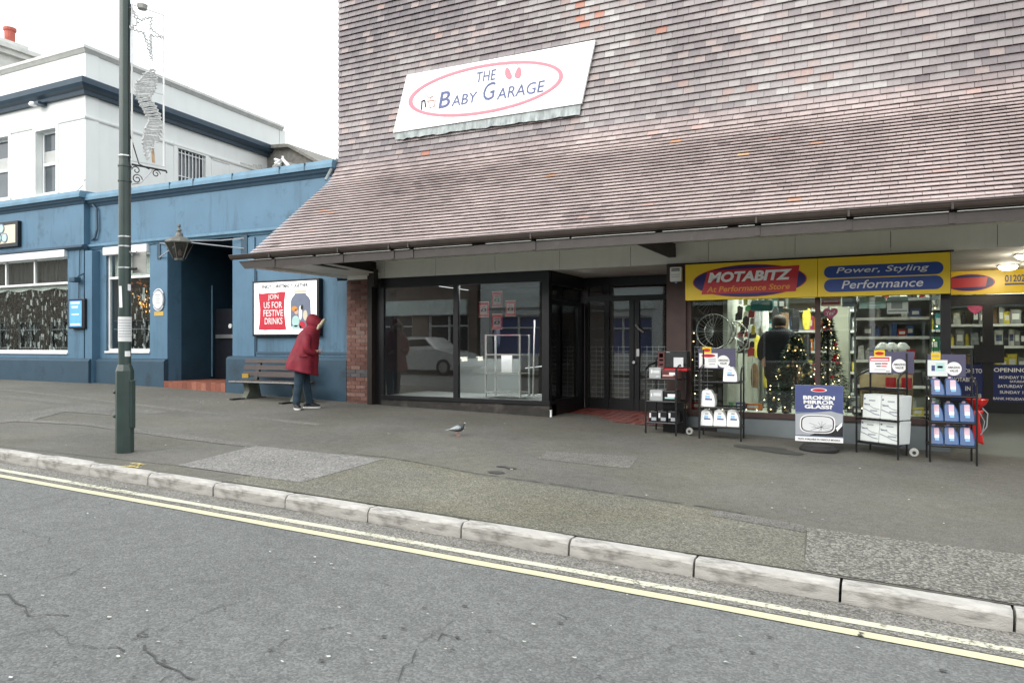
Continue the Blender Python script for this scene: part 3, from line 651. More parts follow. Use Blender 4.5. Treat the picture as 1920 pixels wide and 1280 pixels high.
# --- left shopfront
xa, xb = XU(716, YF), XU(1030, YF)        # about -8.6 .. -5.1
xm = XU(855, YF); zs = -.94
front = thing('shop_window', ((xa+xb)/2, YF, zs), parent=shop)
MB().box((xa, YF-.03, zs-.07), (xb+.02, YF+.10, zs)).build('sill', M['black_frame'], front)
MB().box((xa, YF-.02, 1.10), (xb, YF+.08, 1.284)).build('head', M['black_frame'], front)
MB().box((xa, YF-.01, zs), (xa+.05, YF+.06, 1.10)).build('frame', M['black_frame'], front)
MB().box((xm-.05, YF-.015, zs), (xm+.05, YF+.065, 1.10)).build('mullion', M['black_frame'], front)
MB().box((xb-.13, YF-.02, zs), (xb, YF+.11, 1.10)).build('corner_post', M['black_frame'], front)
for a, b in ((xa+.05, xm-.05), (xm+.05, xb-.13)):
    box('pane', (a, YF+.02, zs), (b, YF+.028, 1.10), M['shop_glass'], front)
MB().prism([(xa, YF, zs-.07), (xb, YF, zs-.07), (xb, YF, zb(xb)-.05), (xa, YF, zb(xa)-.05)], Vector((0,.3,0))).build('plinth', M['plinth_tar'], shop)
MB().prism([(xa, YF-.035, zb(xa)+.05), (xb+.02, YF-.035, zb(xb)+.13), (xb+.02, YF-.035, zb(xb)-.05), (xa, YF-.035, zb(xa)-.05)], Vector((0,.035,0))).build('plinth_foot', M['plinth_tar'], shop)
# recess: return window, doors, ceiling, floor
YD = 13.3; xd0, xd1 = xb, XU(1250, YF)+.35
ret = thing('return_window', (xb, 12.4, zs), parent=shop)
MB().box((xb-.08, YF+.11, zs-.3), (xb, YD, zs)).build('sill', M['black_frame'], ret)
MB().box((xb-.08, YF+.11, 1.06), (xb, YD, 1.284)).build('head', M['black_frame'], ret)
MB().box((xb-.08, YF+.11, .72), (xb, YD, .80)).build('transom', M['black_frame'], ret)
MB().box((xb-.08, YD-.32, zs), (xb, YD, .72)).build('frame', M['black_frame'], ret)
box('pane', (xb-.05, YF+.11, zs), (xb-.042, YD-.32, .72), M['shop_glass'], ret); box('pane', (xb-.05, YF+.11, .80), (xb-.042, YD, 1.06), M['shop_glass'], ret)
box('plinth', (xb-.08, YF+.3, -1.35), (xb-.002, YD, zs-.3), M['black_frame'], shop)
box('recess_ceiling', (xb-.1, YF+.02, 1.29), (-2.2, YD+.1, 1.33), M['soffit'], shop)
def zf1(x, y): return -1.235-.02*(x+5.1)+ (y-YF)*.035
dl = thing('shop_door', ((xd0-2.6)/2, YD, -1.18), parent=shop)
ztop = 1.285
MB().box((xd0, YD, 1.12), (-2.3, YD+.1, ztop)).build('head', M['black_frame'], dl)
MB().box((xd0, YD, .83), (-2.3, YD+.1, .93)).build('transom', M['black_frame'], dl)
ud = [(1097,1103),(1133,1141),(1180,1188),(1190,1198)]
for a, b in ud: MB().box((XU(a,YD), YD-.01, -1.2), (XU(b,YD)+.005, YD+.09, .83)).build('stile', M['black_frame'], dl)
for a, b in ((1097,1103),(1128,1142)): MB().box((XU(a,YD), YD+.002, .93), (XU(b,YD), YD+.088, 1.12)).build('stile', M['black_frame'], dl)
MB().box((XU(1098,YD), YD+.005, -1.2), (-2.3, YD+.085, -.98)).build('bottom_rail', M['black_frame'], dl)
for a, b in ((1103,1133),(1141,1180),(1198,1300)):
    box('pane', (XU(a,YD), YD+.03, -.98), (XU(b,YD), YD+.038, .83), M['shop_glass'], dl)
for a, b in ((1103,1128),(1142,1300)):
    box('pane', (XU(a,YD), YD+.03, .93), (XU(b,YD), YD+.038, 1.12), M['shop_glass'], dl)
mb = MB()
for i in range(30): mb.box((XU(1103,YD)+i*.11, YD+.12, -.98), (XU(1103,YD)+i*.11+.007, YD+.126, .0))
for i in range(12): mb.box((XU(1103,YD), YD+.118, -.96+i*.085), (-2.3, YD+.124, -.952+i*.085))
mb.build('grille', M['steel'], dl)
MB().tube([W(1192,608,YD-.06), W(1197,616,YD-.07), W(1206,623,YD-.06)], .02, 6).build('handle', M['steel'], dl)
MB().lathe(W(1189,679,YD-.05), [(0,-.03),(.028,-.03),(.028,.03),(0,.03)], 12, axis='y').build('knob', M['steel'], dl)
MB().box(W(1193,668,YD-.03), W(1199,654,YD-.01)).build('letter_plate', M['print_white'], dl)
# quarry tile floor and the brick threshold
mb = MB(); x = xd0+.02
while x < -2.45:
    y = YF+.13
    while y < YD:
        z = zf1(x+.07, y+.07); mb.box((x, y, z-.02), (x+.143, y+.143, z+random.uniform(0,.003)), random.random()); y += .15
    x += .15
mb.build('floor_tile', M['quarry_dark'], shop, kind='stuff')
MB().prism([(xd0, YF-.02, -1.5), (xd0, YD, -1.5), (-2.3, YD, -1.5), (-2.3, YF-.02, -1.5)], Vector((0,0,.235))).build('floor_slab', M['mortar_dark'], shop)
x = xd0+.03
while x < -2.9:
    z = zf1(x, YF)-.005; o = inst(brickm(.07, random.randint(0,7), 'brick', h=.065, d=.11), 'threshold_brick', (x+.035, YF+.0, z-.02+random.uniform(-.004,.004)), shop); o.rotation_euler.y = random.uniform(-.05,.05); x += .078
# --- pier between the shops
pa, pb = XU(1250, YF-.05), XU(1286, YF-.05)
MB().box((pa, YF-.06, -1.45), (pb, YF+.5, 1.27)).build('pier', M['motab_brown'], shop)
MB().box((pa, YF-.05, 1.272), (pb+3.6, YF+.1, 1.284)).build('trim', M['black_frame'], shop)
# --- right shopfront
ma, mm_, mz = pb, XU(1783, YF), -1.005
mw = thing('shop_window', ((ma+mm_)/2, YF, mz), parent=shop)
xmul = XU(1533, YF)
MB().box((ma, YF-.02, mz-.075), (mm_+.02, YF+.12, mz)).build('sill', M['motab_brown'], mw)
MB().box((ma, YF, mz), (ma+.07, YF+.08, .80)).build('frame', M['motab_brown'], mw)
MB().box((xmul-.035, YF-.005, mz), (xmul+.035, YF+.08, .80)).build('mullion', M['motab_brown'], mw)
MB().box((mm_-.12, YF-.008, mz), (mm_, YF+.12, 1.27)).build('frame', M['black_frame'], mw)
MB().box((ma, YF+.001, .78), (mm_-.12, YF+.1, 1.27)).build('head', M['black_frame'], mw)
for a, b in ((ma+.07, xmul-.035), (xmul+.035, mm_-.12)): box('pane', (a, YF+.03, mz), (b, YF+.038, .78), M['lit_glass'], mw)
pj2 = [ma, ma+.40, XU(1500,YF), XU(1625,YF), mm_]
for a, b in zip(pj2, pj2[1:]): MB().prism([(a+.003, YF+.01, mz-.075), (b-.003, YF+.01, mz-.075), (b-.003, YF+.01, zb(b)-.06), (a+.003, YF+.01, zb(a)-.06)], Vector((0,.2,0))).build('plinth_panel', M['plinth_grey'], shop)
# side return of the porch (right end of the window), porch, doors
YD2 = 15.1
sw = thing('side_window', (mm_, 13.4, -.6), parent=shop)
MB().box((mm_-.08, YF+.12, -1.5), (mm_, YD2, -.9)).build('sill', M['plinth_grey'], sw)
MB().box((mm_-.08, YF+.12, .80), (mm_, YD2, 1.284)).build('head', M['black_frame'], sw)
box('pane', (mm_-.05, YF+.12, -.9), (mm_-.042, YD2, .80), M['lit_glass'], sw)
box('porch_ceiling', (mm_-.1, YF+.02, 1.29), (5.2, YD2+.1, 1.33), M['soffit'], shop)
MB().add([(mm_-.06, YF-.02, zb(1)-.01), (5.2, YF-.02, zb(5.2)+.0), (5.2, YD2+.05, -1.16), (mm_-.06, YD2+.05, -1.14)], [(0,1,2,3)]).build('porch_floor', M['floor_grey'], kind='structure', recalc=False, loc=(0,0,0))
d2 = thing('shop_door', (2.0, YD2, -1.15), parent=shop)
zs2 = ZV(1850, 552, YD2)
MB().box((mm_, YD2+.0, ZV(1850,572,YD2)), (5.2, YD2+.12, zs2)).build('head', M['black_frame'], d2)
for a, b in ((1772,1783),(1843,1862),(1925,1940)): MB().box((XU(a,YD2), YD2-.01, -1.17), (XU(b,YD2), YD2+.1, ZV(1850,572,YD2))).build('stile', M['black_frame'], d2)
MB().box((mm_, YD2-.002, -1.17), (5.2, YD2+.09, ZV(1850,752,YD2))).build('bottom_rail', M['black_frame'], d2)
for a, b in ((1783,1843),(1862,1925),(1940,2150)): box('pane', (XU(a,YD2), YD2+.03, ZV(1850,752,YD2)), (XU(b,YD2), YD2+.038, ZV(1850,572,YD2)), M['lit_glass'], d2)
MB().box(W(1826,680,YD2-.05), (XU(1882,YD2), YD2-.02, ZV(1850,646,YD2))).build('push_plate', M['black_frame'], d2)
box('wall', (3.9, YF, -1.9), (4.2, YD2, 1.29), M['interior_pale'], shop)
# body of the building: side walls and back
box('side_wall', (-9.45, YF+.42, -1.4), (-8.95, 17, 1.33), M['interior_dark'], shop)
# --- interior of the left shop
box('back_wall', (-8.95, 15.6, -1.3), (-2.3, 15.7, 1.5), M['interior_dark'], shop)
box('interior_ceiling', (-8.95, YF+.12, 1.34), (-5.2, 15.6, 1.38), M['interior_dark'], shop)
box('interior_ceiling', (-5.2, YD+.12, 1.34), (-2.3, 15.6, 1.38), M['interior_dark'], shop)
box('display_floor', (-8.6, YF+.12, -1.2), (-5.2, 13.3, zs-.01), M['display_grey'], shop)
box('interior_floor', (-8.95, 13.3, -1.3), (-2.3, 15.6, -1.17), M['interior_dark'], shop)
box('display_screen', (XU(850,13.1), 13.1, zs-.01), (XU(975,13.1), 13.16, ZV(900,672,13.1)), M['display_grey'], shop)
box('party_wall', (-2.45, YF+.45, -1.4), (-2.3, 17, 1.38), M['interior_dark'], shop)
# --- interior of the right shop
box('back_wall', (-2.3, 17.0, -1.2), (4.2, 17.1, 1.4), M['interior_cream'], shop)
box('interior_ceiling', (-2.3, YF+.12, 1.34), (mm_-.08, 17, 1.38), M['interior_cream'], shop)
box('interior_ceiling', (mm_-.08, YD2+.12, 1.34), (4.2, 17, 1.38), M['interior_cream'], shop)
box('interior_floor', (-2.3, YF+.3, -1.2), (mm_-.09, 17, -1.13), M['interior_pale'], shop)
box('interior_floor', (mm_-.09, YD2+.12, -1.2), (4.2, 17, -1.14), M['interior_pale'], shop)
box('party_wall', (-2.29, YF+.45, -1.13), (-2.22, 17, 1.34), M['interior_pale'], shop)
for i, (x, y) in enumerate(((-1.4, 13.2), (.0, 13.4), (-.8, 15.6), (2.2, 16.2))):
    f = MB().box((x-.3, y-.3, 1.325), (x+.3, y+.3, 1.338)).build('ceiling_panel', M['panel_lit'], shop)
    ld = bpy.data.lights.new('shop_area_light', 'AREA'); ld.energy = 22; ld.size = .6; ld.color = (.97,1,.92); lo = bpy.data.objects.new('shop_area_light', ld); COL.objects.link(lo); lo.location = (x, y, 1.31)
ld = bpy.data.lights.new('shop_area_light', 'AREA'); ld.energy = 90; ld.size = .8; lo = bpy.data.objects.new('shop_area_light', ld); COL.objects.link(lo); lo.location = (-6.3, 12.25, 1.32)  # added fill light without a fitting, hidden behind the left window head
# ================================================================== BLUE PUB
YB = 11.85; YL = 11.70
pub = thing('pub_building', (-15, YB, -.95), 'single-storey blue rendered pub front with white framed windows and a passage door', 'building')
def zbp(x): return zp(x, 11.65)
xP = XU(168, YB); xEnd = -9.50
zt = ZV(400, 342, YB)-.06
e0, e1 = XU(316, YB), XU(438, YB); ez = ZV(375, 452, YB)+.06
w2 = (XU(199, YB), XU(281, YB), ZV(240, 658, YB), ZV(240, 463, YB))
h_e = (e0, e1, -1.6, ez)
wall_holes(xP, XL-.012, -1.4, zt, YB, YB+.35, [h_e, w2]).build('wall', M['blue_upper'], pub)
MB().box((XL-.010, YB+.001, -1.4), (xEnd, YB+.351, 1.30)).build('wall', M['blue_upper'], pub)
zLt = ZV(80, 378, YL)-.05
w1 = (-27.5, XU(127, YL), ZV(100, 660, YL), ZV(100, 472, YL))
wall_holes(-34, xP, -1.4, zLt, YL, YL+.4, [w1]).build('wall', M['blue_upper'], pub)
# coping and mouldings (one per block)
def mould(x0, x1, y, z, prof_, m, name, parent=None, ret=None):
    mb = MB(); mb.loft([[Vector((x, y-dy, z+dz)) for dy, dz in prof_] for x in (x0, x1)]); return mb.build(name, m, parent or pub)
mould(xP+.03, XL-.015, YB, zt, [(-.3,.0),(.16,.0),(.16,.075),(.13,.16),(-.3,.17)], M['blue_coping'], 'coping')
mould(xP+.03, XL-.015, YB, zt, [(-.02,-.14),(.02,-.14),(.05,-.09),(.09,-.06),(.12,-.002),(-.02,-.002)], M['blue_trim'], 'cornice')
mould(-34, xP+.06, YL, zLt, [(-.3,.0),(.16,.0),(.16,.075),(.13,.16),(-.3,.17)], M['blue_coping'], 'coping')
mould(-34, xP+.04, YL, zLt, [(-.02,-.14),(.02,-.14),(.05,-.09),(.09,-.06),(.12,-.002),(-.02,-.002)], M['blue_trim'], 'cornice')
for u in (255, 328, 372, 445, 533, 580): MB().box((XU(u,YB), YB-.166, zt+.01), (XU(u,YB)+.02, YB-.14, zt+.15)).build('lead_joint', M['blue_dark'], pub)
zc = ZV(305, 455, YB)
mould(xP+.03, -9.9, YB, ZV(300,452,YB), [(-.02,-.06),(.03,-.06),(.05,-.03),(.10,.0),(.10,.05),(-.02,.08)], M['blue_coping'], 'string_course')
mould(-34, xP+.1, YL, ZV(90,470,YL), [(-.02,-.05),(.03,-.05),(.06,-.02),(.12,.0),(.12,.05),(-.02,.08)], M['blue_trim'], 'string_course')
# plinths with weathered tops
def plinth(x0, x1, y, ztop, pr):
    n = max(2, int((x1-x0)/1)); mb = MB()
    mb.prism([(x0, y, -1.4), (x0, y-pr, -1.4), (x0, y-pr, ztop-.06), (x0, y-pr+.05, ztop-.012), (x0, y, ztop)], Vector((x1-x0, 0, 0))); return mb.build('plinth', M['blue_dark'], pub, bevel=.008)
zpl = ZV(240, 672, YB-.15)
plinth(xP+.22, e0-.0, YB, zpl, .13); plinth(-34, XU(164,YL-.15), YL, ZV(90,671,YL-.15), .13)
plinth(e1-.06, xEnd+.03, YB, ZV(540,668,YB-.15), .16)
# pilaster faces
for a, b in ((xP, XU(186,YB)), (XU(186,YB)+.25, w2[0]-.02),): pass
box('pilaster', (XU(164,YL)-.02, YL-.05, -1.3), (XU(176,YL), YL+.2, ZV(170,470,YL)), M['blue_mid'], pub)
box('pilaster', (XU(284,YB), YB-.03, zpl), (e0-.001, YB, ZV(300,459,YB)), M['blue_mid'], pub)
box('pilaster', (e1+.001, YB-.03, ZV(540,668,YB)), (XU(479,YB), YB, ZV(450,447,YB)), M['blue_mid'], pub)
MB().box((XU(482,YB), YB-.02, ZV(540,664,YB)), (xEnd-.02, YB, ZV(540,664,YB)+.05)).box((XU(482,YB)-.03, YB-.02, ZV(540,664,YB)), (XU(482,YB), YB, 1.6)).build('panel_edge', M['blue_trim'], pub)
# entrance passage
yq = 13.1
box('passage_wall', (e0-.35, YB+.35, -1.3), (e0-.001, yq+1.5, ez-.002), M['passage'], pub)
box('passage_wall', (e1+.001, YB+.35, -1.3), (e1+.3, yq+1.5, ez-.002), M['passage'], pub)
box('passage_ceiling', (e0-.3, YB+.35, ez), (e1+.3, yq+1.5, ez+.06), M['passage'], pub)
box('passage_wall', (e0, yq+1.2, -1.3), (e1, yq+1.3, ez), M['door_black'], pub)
pd = thing('door', ((e0+e1)/2, yq, -.75), parent=pub)
box('leaf', (XU(404,yq), yq, -.8), (e1, yq+.05, .9), M['door_black'], pd)
MB().tube([(XU(399,yq), yq-.02, -.75), (XU(399,yq), yq-.02, ZV(399,535,yq))], .02, 6).build('edge_strip', M['blue_coping'], pd)
box('push_bar', (XU(409,yq), yq-.08, ZV(420,634,yq)), (XU(436,yq)+.1, yq-.03, ZV(420,627,yq)), M['steel'], pd)
MB().lathe((XU(433,yq), yq-.02, ZV(433,611,yq)), [(0,-.01),(.055,-.01),(.055,.02),(0,.02)], 16, axis='y').build('notice', M['print_white'], pd)
# terracotta step, tile by tile on its front
st_z = ZV(370, 716, YB-.12)
step = thing('step', ((e0+e1)/2, YB, st_z), parent=pub)
MB().prism([(e0+.002, YB-.12, -1.5), (e1-.062, YB-.12, -1.5), (e1-.062, YB-.12, st_z-.012), (e0+.002, YB-.12, st_z-.012)], Vector((0, 1.6, 0))).build('core', M['quarry_dark'], step)
tm = {}
def qt(w_, d_, h_, k):
    key = (w_, d_, h_, k)
    if key not in tm:
        o = MB().box((-w_/2,0,0), (w_/2,d_,h_), k/4).build('tmp', M['quarry'], loc=(0,0,0)); tm[key] = o.data; bpy.data.objects.remove(o)
    return tm[key]
x = e0+.01
while x < e1-.19:
    inst(qt(.146,.015,.30,random.randint(0,4)), 'tile', (x+.075, YB-.137, st_z-.315), step)
    for j in range(9): inst(qt(.146,.146,.014,random.randint(0,4)), 'tile', (x+.075, YB-.137+j*.15, st_z-.014), step)
    x += .15
# windows
def pub_window(x0, x1, z0, z1, y, fan, lights, name='window'):
    t = thing(name, ((x0+x1)/2, y, z0), parent=pub); f = MB(); yy = y+.06; b = .055
    zf_ = z0+(z1-z0)*fan
    hb = .17
    f.box((x0, yy, z0), (x0+b, yy+.06, z1)).box((x1-b, yy, z0), (x1, yy+.06, z1)).box((x0+b, yy, z0), (x1-b, yy+.06, z0+b)).box((x0+b, yy, z1-b), (x1-b, yy+.06, z1)).box((x0+b, yy-.005, zf_-b/2), (x1-b, yy+.065, zf_+b/2))
    for q in lights: f.box((q-b/2, yy+.002, zf_+b/2), (q+b/2, yy+.058, z1-b))
    f.build('frame', M['white_frame'], t)
    MB().box((x0-.02, y-.035, z0-.05), (x1+.02, y+.06, z0)).build('sill', M['white_frame'], t, bevel=.008)
    MB().box((x0-.0, y-.10, z1-hb), (x1+.0, y+.05, z1+.02)).build('shutter_box', M['white_frame'], t, bevel=.02)
    box('pane', (x0+b, yy+.025, z0+b), (x1-b, yy+.032, zf_-b/2), M['pub_glass'], t)
    box('pane', (x0+b, yy+.025, zf_+b/2), (x1-b, yy+.032, z1-b), M['pub_glass'], t)
    return t, zf_
wa, zf_a = pub_window(w1[0], w1[1], w1[2], w1[3], YL, (ZV(100,531,YL)-w1[2])/(w1[3]-w1[2]), [XU(60,YL), XU(60,YL)-1.25, XU(60,YL)-2.5])
wb, zf_b = pub_window(w2[0], w2[1], w2[2], w2[3], YB, (ZV(240,519,YB)-w2[2])/(w2[3]-w2[2]), [])
# interior behind: dark room with glittering foil curtains
box('interior_wall', (-34, 14.4, -1.2), (e0-.36, 14.5, 2.2), M['interior_dark'], pub)
box('interior_floor', (-34, YL+.4, -1.2), (e0-.36, 14.4, -1.1), M['interior_dark'], pub)
box('interior_ceiling', (-34, YL+.4, 1.9), (e0-.36, 14.4, 2.0), M['interior_dark'], pub)
def foil(x0, x1, z0, z1, y, n, label):
    mb = MB(); hi = MB()
    for i in range(n):
        x = x0+(x1-x0)*(i+random.random())/n; z = z1
        while z > z0:
            l = random.uniform(.05,.16); zz_ = max(z-l, z0); a = random.uniform(-.9,.9); w_ = random.uniform(.008,.022); yy = y+random.uniform(-.03,.03)
            d = Vector((math.cos(a)*w_, math.sin(a)*w_, 0)); c = Vector((x, yy, z)); e = Vector((x+random.uniform(-.01,.01), yy, zz_))
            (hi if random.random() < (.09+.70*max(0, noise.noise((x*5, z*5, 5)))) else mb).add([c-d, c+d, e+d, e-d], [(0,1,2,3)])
            z = zz_
    t = thing('foil_curtain', ((x0+x1)/2, y, z0), label, 'curtain')
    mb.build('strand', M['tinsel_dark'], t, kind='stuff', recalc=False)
    hi.build('glint', M['tinsel'], t, kind='stuff', recalc=False)  # pale strips put the foil's glints into its colour
foil(-25, w1[1]-.05, w1[2]+.05, zf_a-.1, YL+.24, 420, 'glittering foil strip curtain behind the large pane of the leftmost pub window')
foil(w2[0]+.35, w2[1]-.02, w2[2]+.05, zf_b-.25, YB+.24, 60, 'glittering foil strip curtain behind the narrow pub window next to the passage')
for x0, x1, z0, z1, y, lb in ((-26, w1[1]-.08, zf_a+.03, w1[3]-.17, YL+.2, 'grey lace net behind the top lights of the leftmost pub window'), (w2[0]+.05, w2[1]-.05, zf_b+.03, w2[3]-.17, YB+.2, 'pale net behind the top light of the narrow pub window')):
    mb = MB(); n = int((x1-x0)/.04); vs = []
    for i in range(n+1):
        x = x0+(x1-x0)*i/n; yy = y+.02*math.sin(i*1.7); vs += [(x, yy, z0), (x, yy, z1)]
    mb.add(vs, [(2*i, 2*i+2, 2*i+3, 2*i+1) for i in range(n)]).build('net_curtain', M['net_grey' if x0 < -22 else 'net_white'], label=lb, cat='curtain', recalc=False)
# white gauze at the head of the left window and lit decoration in the other
mb = MB(); vs = []; n = 40
for i in range(n+1):
    x = -24+(w1[1]-.06+24)*i/n; vs += [(x, YL+.17+.02*math.sin(i*.9), zf_a-.10-.06*abs(math.sin(i*.45))), (x, YL+.17, zf_a-.03)]
mb.add(vs, [(2*i, 2*i+2, 2*i+3, 2*i+1) for i in range(n)]).build('gauze_swag', M['net_white'], label='white gauze swag along the top of the leftmost pub window pane', cat='curtain', recalc=False)
t = thing('lit_garland', W(266,575,YB+.3), 'glowing amber garland hanging inside the narrow pub window', 'decoration')
mb = MB(); mg = MB()
for i in range(46):
    p = W(random.gauss(268,9), random.gauss(568,12), YB+.3); s = random.uniform(.012,.03); mb.lathe(p, [(0,-s),(s,-s*.3),(s*.8,s*.6),(0,s)], 6)
for i in range(30):
    p = W(random.gauss(266,10), random.gauss(545,20), YB+.33); s = random.uniform(.02,.04); mg.lathe(p, [(0,-s),(s,-s*.3),(s*.8,s*.6),(0,s)], 6)
mb.build('glowing_bulb', M['amber'], t, kind='stuff'); mg.build('orange_leaf', M['prod_orange'], t, kind='stuff')
# --- things on the pub front
def on(u0, v0, u1, v1, y): 
    a = W(u0, v1, y); b = W(u1, v0, y); return a.x, b.x, min(a.z, ZV(u0, v1, y)), b.z
# menu lightbox
x0, x1 = XU(128,YL-.12), XU(158,YL-.12); z0, z1 = ZV(143,616,YL-.12), ZV(143,560,YL-.12)
t = thing('menu_display', ((x0+x1)/2, YL, z0), 'blue lit menu screen in a black case on the pub wall', 'display')
MB().box((x0, YL-.12, z0), (x1, YL, z1)).build('case', M['black_frame'], t, bevel=.015)
box('screen', (x0+.05, YL-.124, z0+.05), (x1-.10, YL-.119, z1-.05), M['screen'], t)
for k, (a, b, c, d) in enumerate(((.12,.85,.88,.96),(.2,.7,.72,.80),(.2,.8,.45,.50),(.1,.9,.05,.12))):
    wd = x1-x0-.15; hh = z1-z0-.1; box('screen_text', (x0+.05+wd*a, YL-.127, z0+.05+hh*c), (x0+.05+wd*b, YL-.1245, z0+.05+hh*d), M['screen_light'], t)
MB().tube([(XU(146,YL-.05), YL-.03, z1), (XU(148,YL-.05), YL-.03, ZV(147,470,YL)), (XU(140,YL-.05), YL-.03, ZV(147,463,YL))], .012, 5).build('cable', M['blue_dark'], t)
# flood lamp
p = W(138, 524, YL-.2)
t = thing('flood_lamp', p, 'small blue painted lamp on the pub wall above the menu screen', 'lamp')
MB().box((p.x-.14, YL-.24, p.z-.06), (p.x+.08, YL-.06, p.z+.06)).build('head', M['blue_dark'], t, bevel=.02)
MB().tube([(p.x+.1, YL, p.z+.16), (p.x+.05, YL-.1, p.z+.1), (p.x, YL-.14, p.z+.02)], .02, 6).build('bracket', M['blue_dark'], t)
# oval pub plaque, brass plate
c = W(298, 562, YB-.04); rw = (XU(309,YB)-XU(288,YB))/2; rh = (ZV(298,543,YB)-ZV(298,580,YB))/2
t = thing('oval_sign', c, 'white oval plaque with grey rim on the blue pier by the passage', 'sign')
def oval(c, rx, rz, th, n=32): return [[Vector((c.x+rx*s_*math.cos(-i*2*math.pi/n), c.y+dy, c.z+rz*s_*math.sin(-i*2*math.pi/n))) for i in range(n)] for s_, dy in ((1, 0), (1, -th))]
MB().loft(oval(c, rw, rh, .03)).build('rim', M['print_grey'], t)
c2 = c+Vector((0,-.03,0)); MB().loft(oval(c2, rw*.84, rh*.86, .006)).build('face', M['print_white'], t)
for i, (wd, zz_) in enumerate(((.5,.5),(.3,.25),(.42,.05),(.34,-.15),(.4,-.35))): box('print', (c.x-rw*wd, c.y-.039, c.z+rh*zz_-.01), (c.x+rw*wd, c.y-.037, c.z+rh*zz_+.01), M['print_grey'], t)
for s_ in (1, -1):
    MB().tube([(c.x+rw*1.05*math.cos(a), c.y-.015, c.z+s_*rh*1.1*math.sin(a)) for a in [R(35+11*i) for i in range(11)]], .011, 5).build('scroll', M['print_white'], t)
box('brass_plate', W(289,592,YB-.04), (XU(309,YB), YB-.01, ZV(298,584,YB)), M['print_gold'], label='small brass licensing plate below the oval plaque', cat='plate')
t = MB().tube([W(174,384,YB-.06), W(181,392,YB-.06), W(182,430,YB-.06), W(178,446,YB-.06), W(172,450,YB-.04)], .028, 8).build('downpipe', M['blue_trim'], pub)
# wooden board with three round emblems, top left
YS = YL-.1
x1 = XU(33,YS); z0, z1 = ZV(20,462,YS), ZV(20,415,YS)
t = thing('wooden_sign', (x1-1.5, YS, z0), 'light wooden board in a dark frame with round white emblems above the leftmost window', 'sign')
box('frame', (x1-4.2, YS, z0), (x1, YL, z1), M['black_frame'], t)
box('board', (x1-4.1, YS-.01, z0+.09), (x1-.09, YS+.02, z1-.09), M['print_cream'], t)
for u, v in ((-4,436),(2,429),(8,446),(-3,447)):
    c = W(u+1, v, YS-.012); MB().lathe(c, [(0,-.01),(.13,-.01),(.13,.01),(0,.01)], 20, axis='y').build('emblem_rim', M['print_slate'], t)
    MB().lathe(c+Vector((0,-.012,0)), [(0,-.004),(.10,-.004),(.10,.003),(0,.003)], 20, axis='y').build('emblem', M['print_teal'], t)
# lantern on its crossing arms
yl = 11.15; lc = W(336, 455, yl); lk = (lc.y*CS-lc.x*SN)/F
t = thing('wall_lantern', lc, 'old bell-topped street lantern on iron arms across the passage entrance', 'lantern')
def L(v): return (455-v)*lk
MB().lathe(lc, [(.004,L(419)),(.028,L(421)),(.034,L(424)),(.018,L(427)),(.042,L(430)),(.052,L(433)),(.02,L(434)),(.065,L(437)),(.08,L(440)),(.085,L(443)),(.26,L(450)),(.31,L(455)),(.29,L(457))], 10).build('canopy', M['copper_lantern'], t)
for r0 in (0,):
    prof_l = [(.27,L(457)),(.115,L(484)),(.09,L(487)),(0,L(487))]
    MB().lathe(lc, prof_l[:2]+[(.095,L(484))], 6).build('glass', M['lantern_glass'], t)
mb = MB()
for k in range(6):
    a = k*math.pi/3; mb.tube([lc+Vector((.275*math.cos(a), .275*math.sin(a), L(456))), lc+Vector((.12*math.cos(a), .12*math.sin(a), L(485)))], .010, 5)
mb.lathe(lc, [(0,L(484)),(.105,L(484)),(.095,L(488)),(0,L(489))], 6); mb.build('cage', M['copper_lantern'], t)
MB().lathe(lc+Vector((.02,0,L(474))), [(0,-.08),(.035,-.06),(.04,.02),(.02,.07),(0,.08)], 10).build('bulb', M['print_faded'], t)
pr = W(458, 452, YB-.04); pl = W(300, 468, YB-.04)
MB().box((pr.x-.09, YB-.05, pr.z-.28), (pr.x+.09, YB-.03, pr.z+.2)).build('wall_plate', M['iron_black'] if 0 else M['blue_dark'], t)
MB().box((pl.x-.09, YB-.05, pl.z-.22), (pl.x+.02, YB-.03, pl.z+.22)).build('wall_plate', M['blue_dark'], t)
MB().tube([pr+Vector((0,0,.06)), Vector((pr.x-.5, YB-.2, lc.z+L(449))), lc+Vector((.24,.05,L(452)))], .012, 6).tube([pr+Vector((0,0,-.16)), lc+Vector((.23,.05,L(455)))], .012, 6).build('arm', M['print_grey'], t)
MB().tube([pl+Vector((0,0,.15)), lc+Vector((-.22,.1,L(456)))], .012, 6).tube([pl+Vector((-.02,0,-.18)), lc+Vector((-.22,.1,L(458)))], .015, 6).build('arm', M['print_grey'], t)
# poster case
YPc = YB-.12; x0, x1 = XU(473,YPc), XU(598,YPc); z0, z1 = ZV(540,630,YPc), ZV(540,524,YPc)
t = thing('poster_case', ((x0+x1)/2, YB, z0), 'white Christmas drinks poster in a black lit case behind the bench', 'poster')
MB().box((x0, YPc, z0), (x1, YB, z1)).build('case', M['black_frame'], t, bevel=.01)
fw, fh = x1-x0-.12, z1-z0-.09; fx, fz = x0+.06, z0+.045
box('face', (fx, YPc-.006, fz), (fx+fw, YPc-.001, fz+fh), M['box_lit'], t)
def PP(a, b, d=.009): return Vector((fx+fw*a, YPc-d, fz+fh*b))
rag = [(.075,.80),(.15,.79),(.24,.80),(.34,.79),(.44,.815),(.52,.81),(.50,.65),(.495,.45),(.515,.2),(.53,.085),(.42,.075),(.3,.085),(.18,.075),(.075,.09),(.095,.25),(.10,.5),(.085,.65)]
MB().prism([PP(a, b) for a, b in rag], Vector((0,.002,0))).build('red_panel', M['print_red'], t)
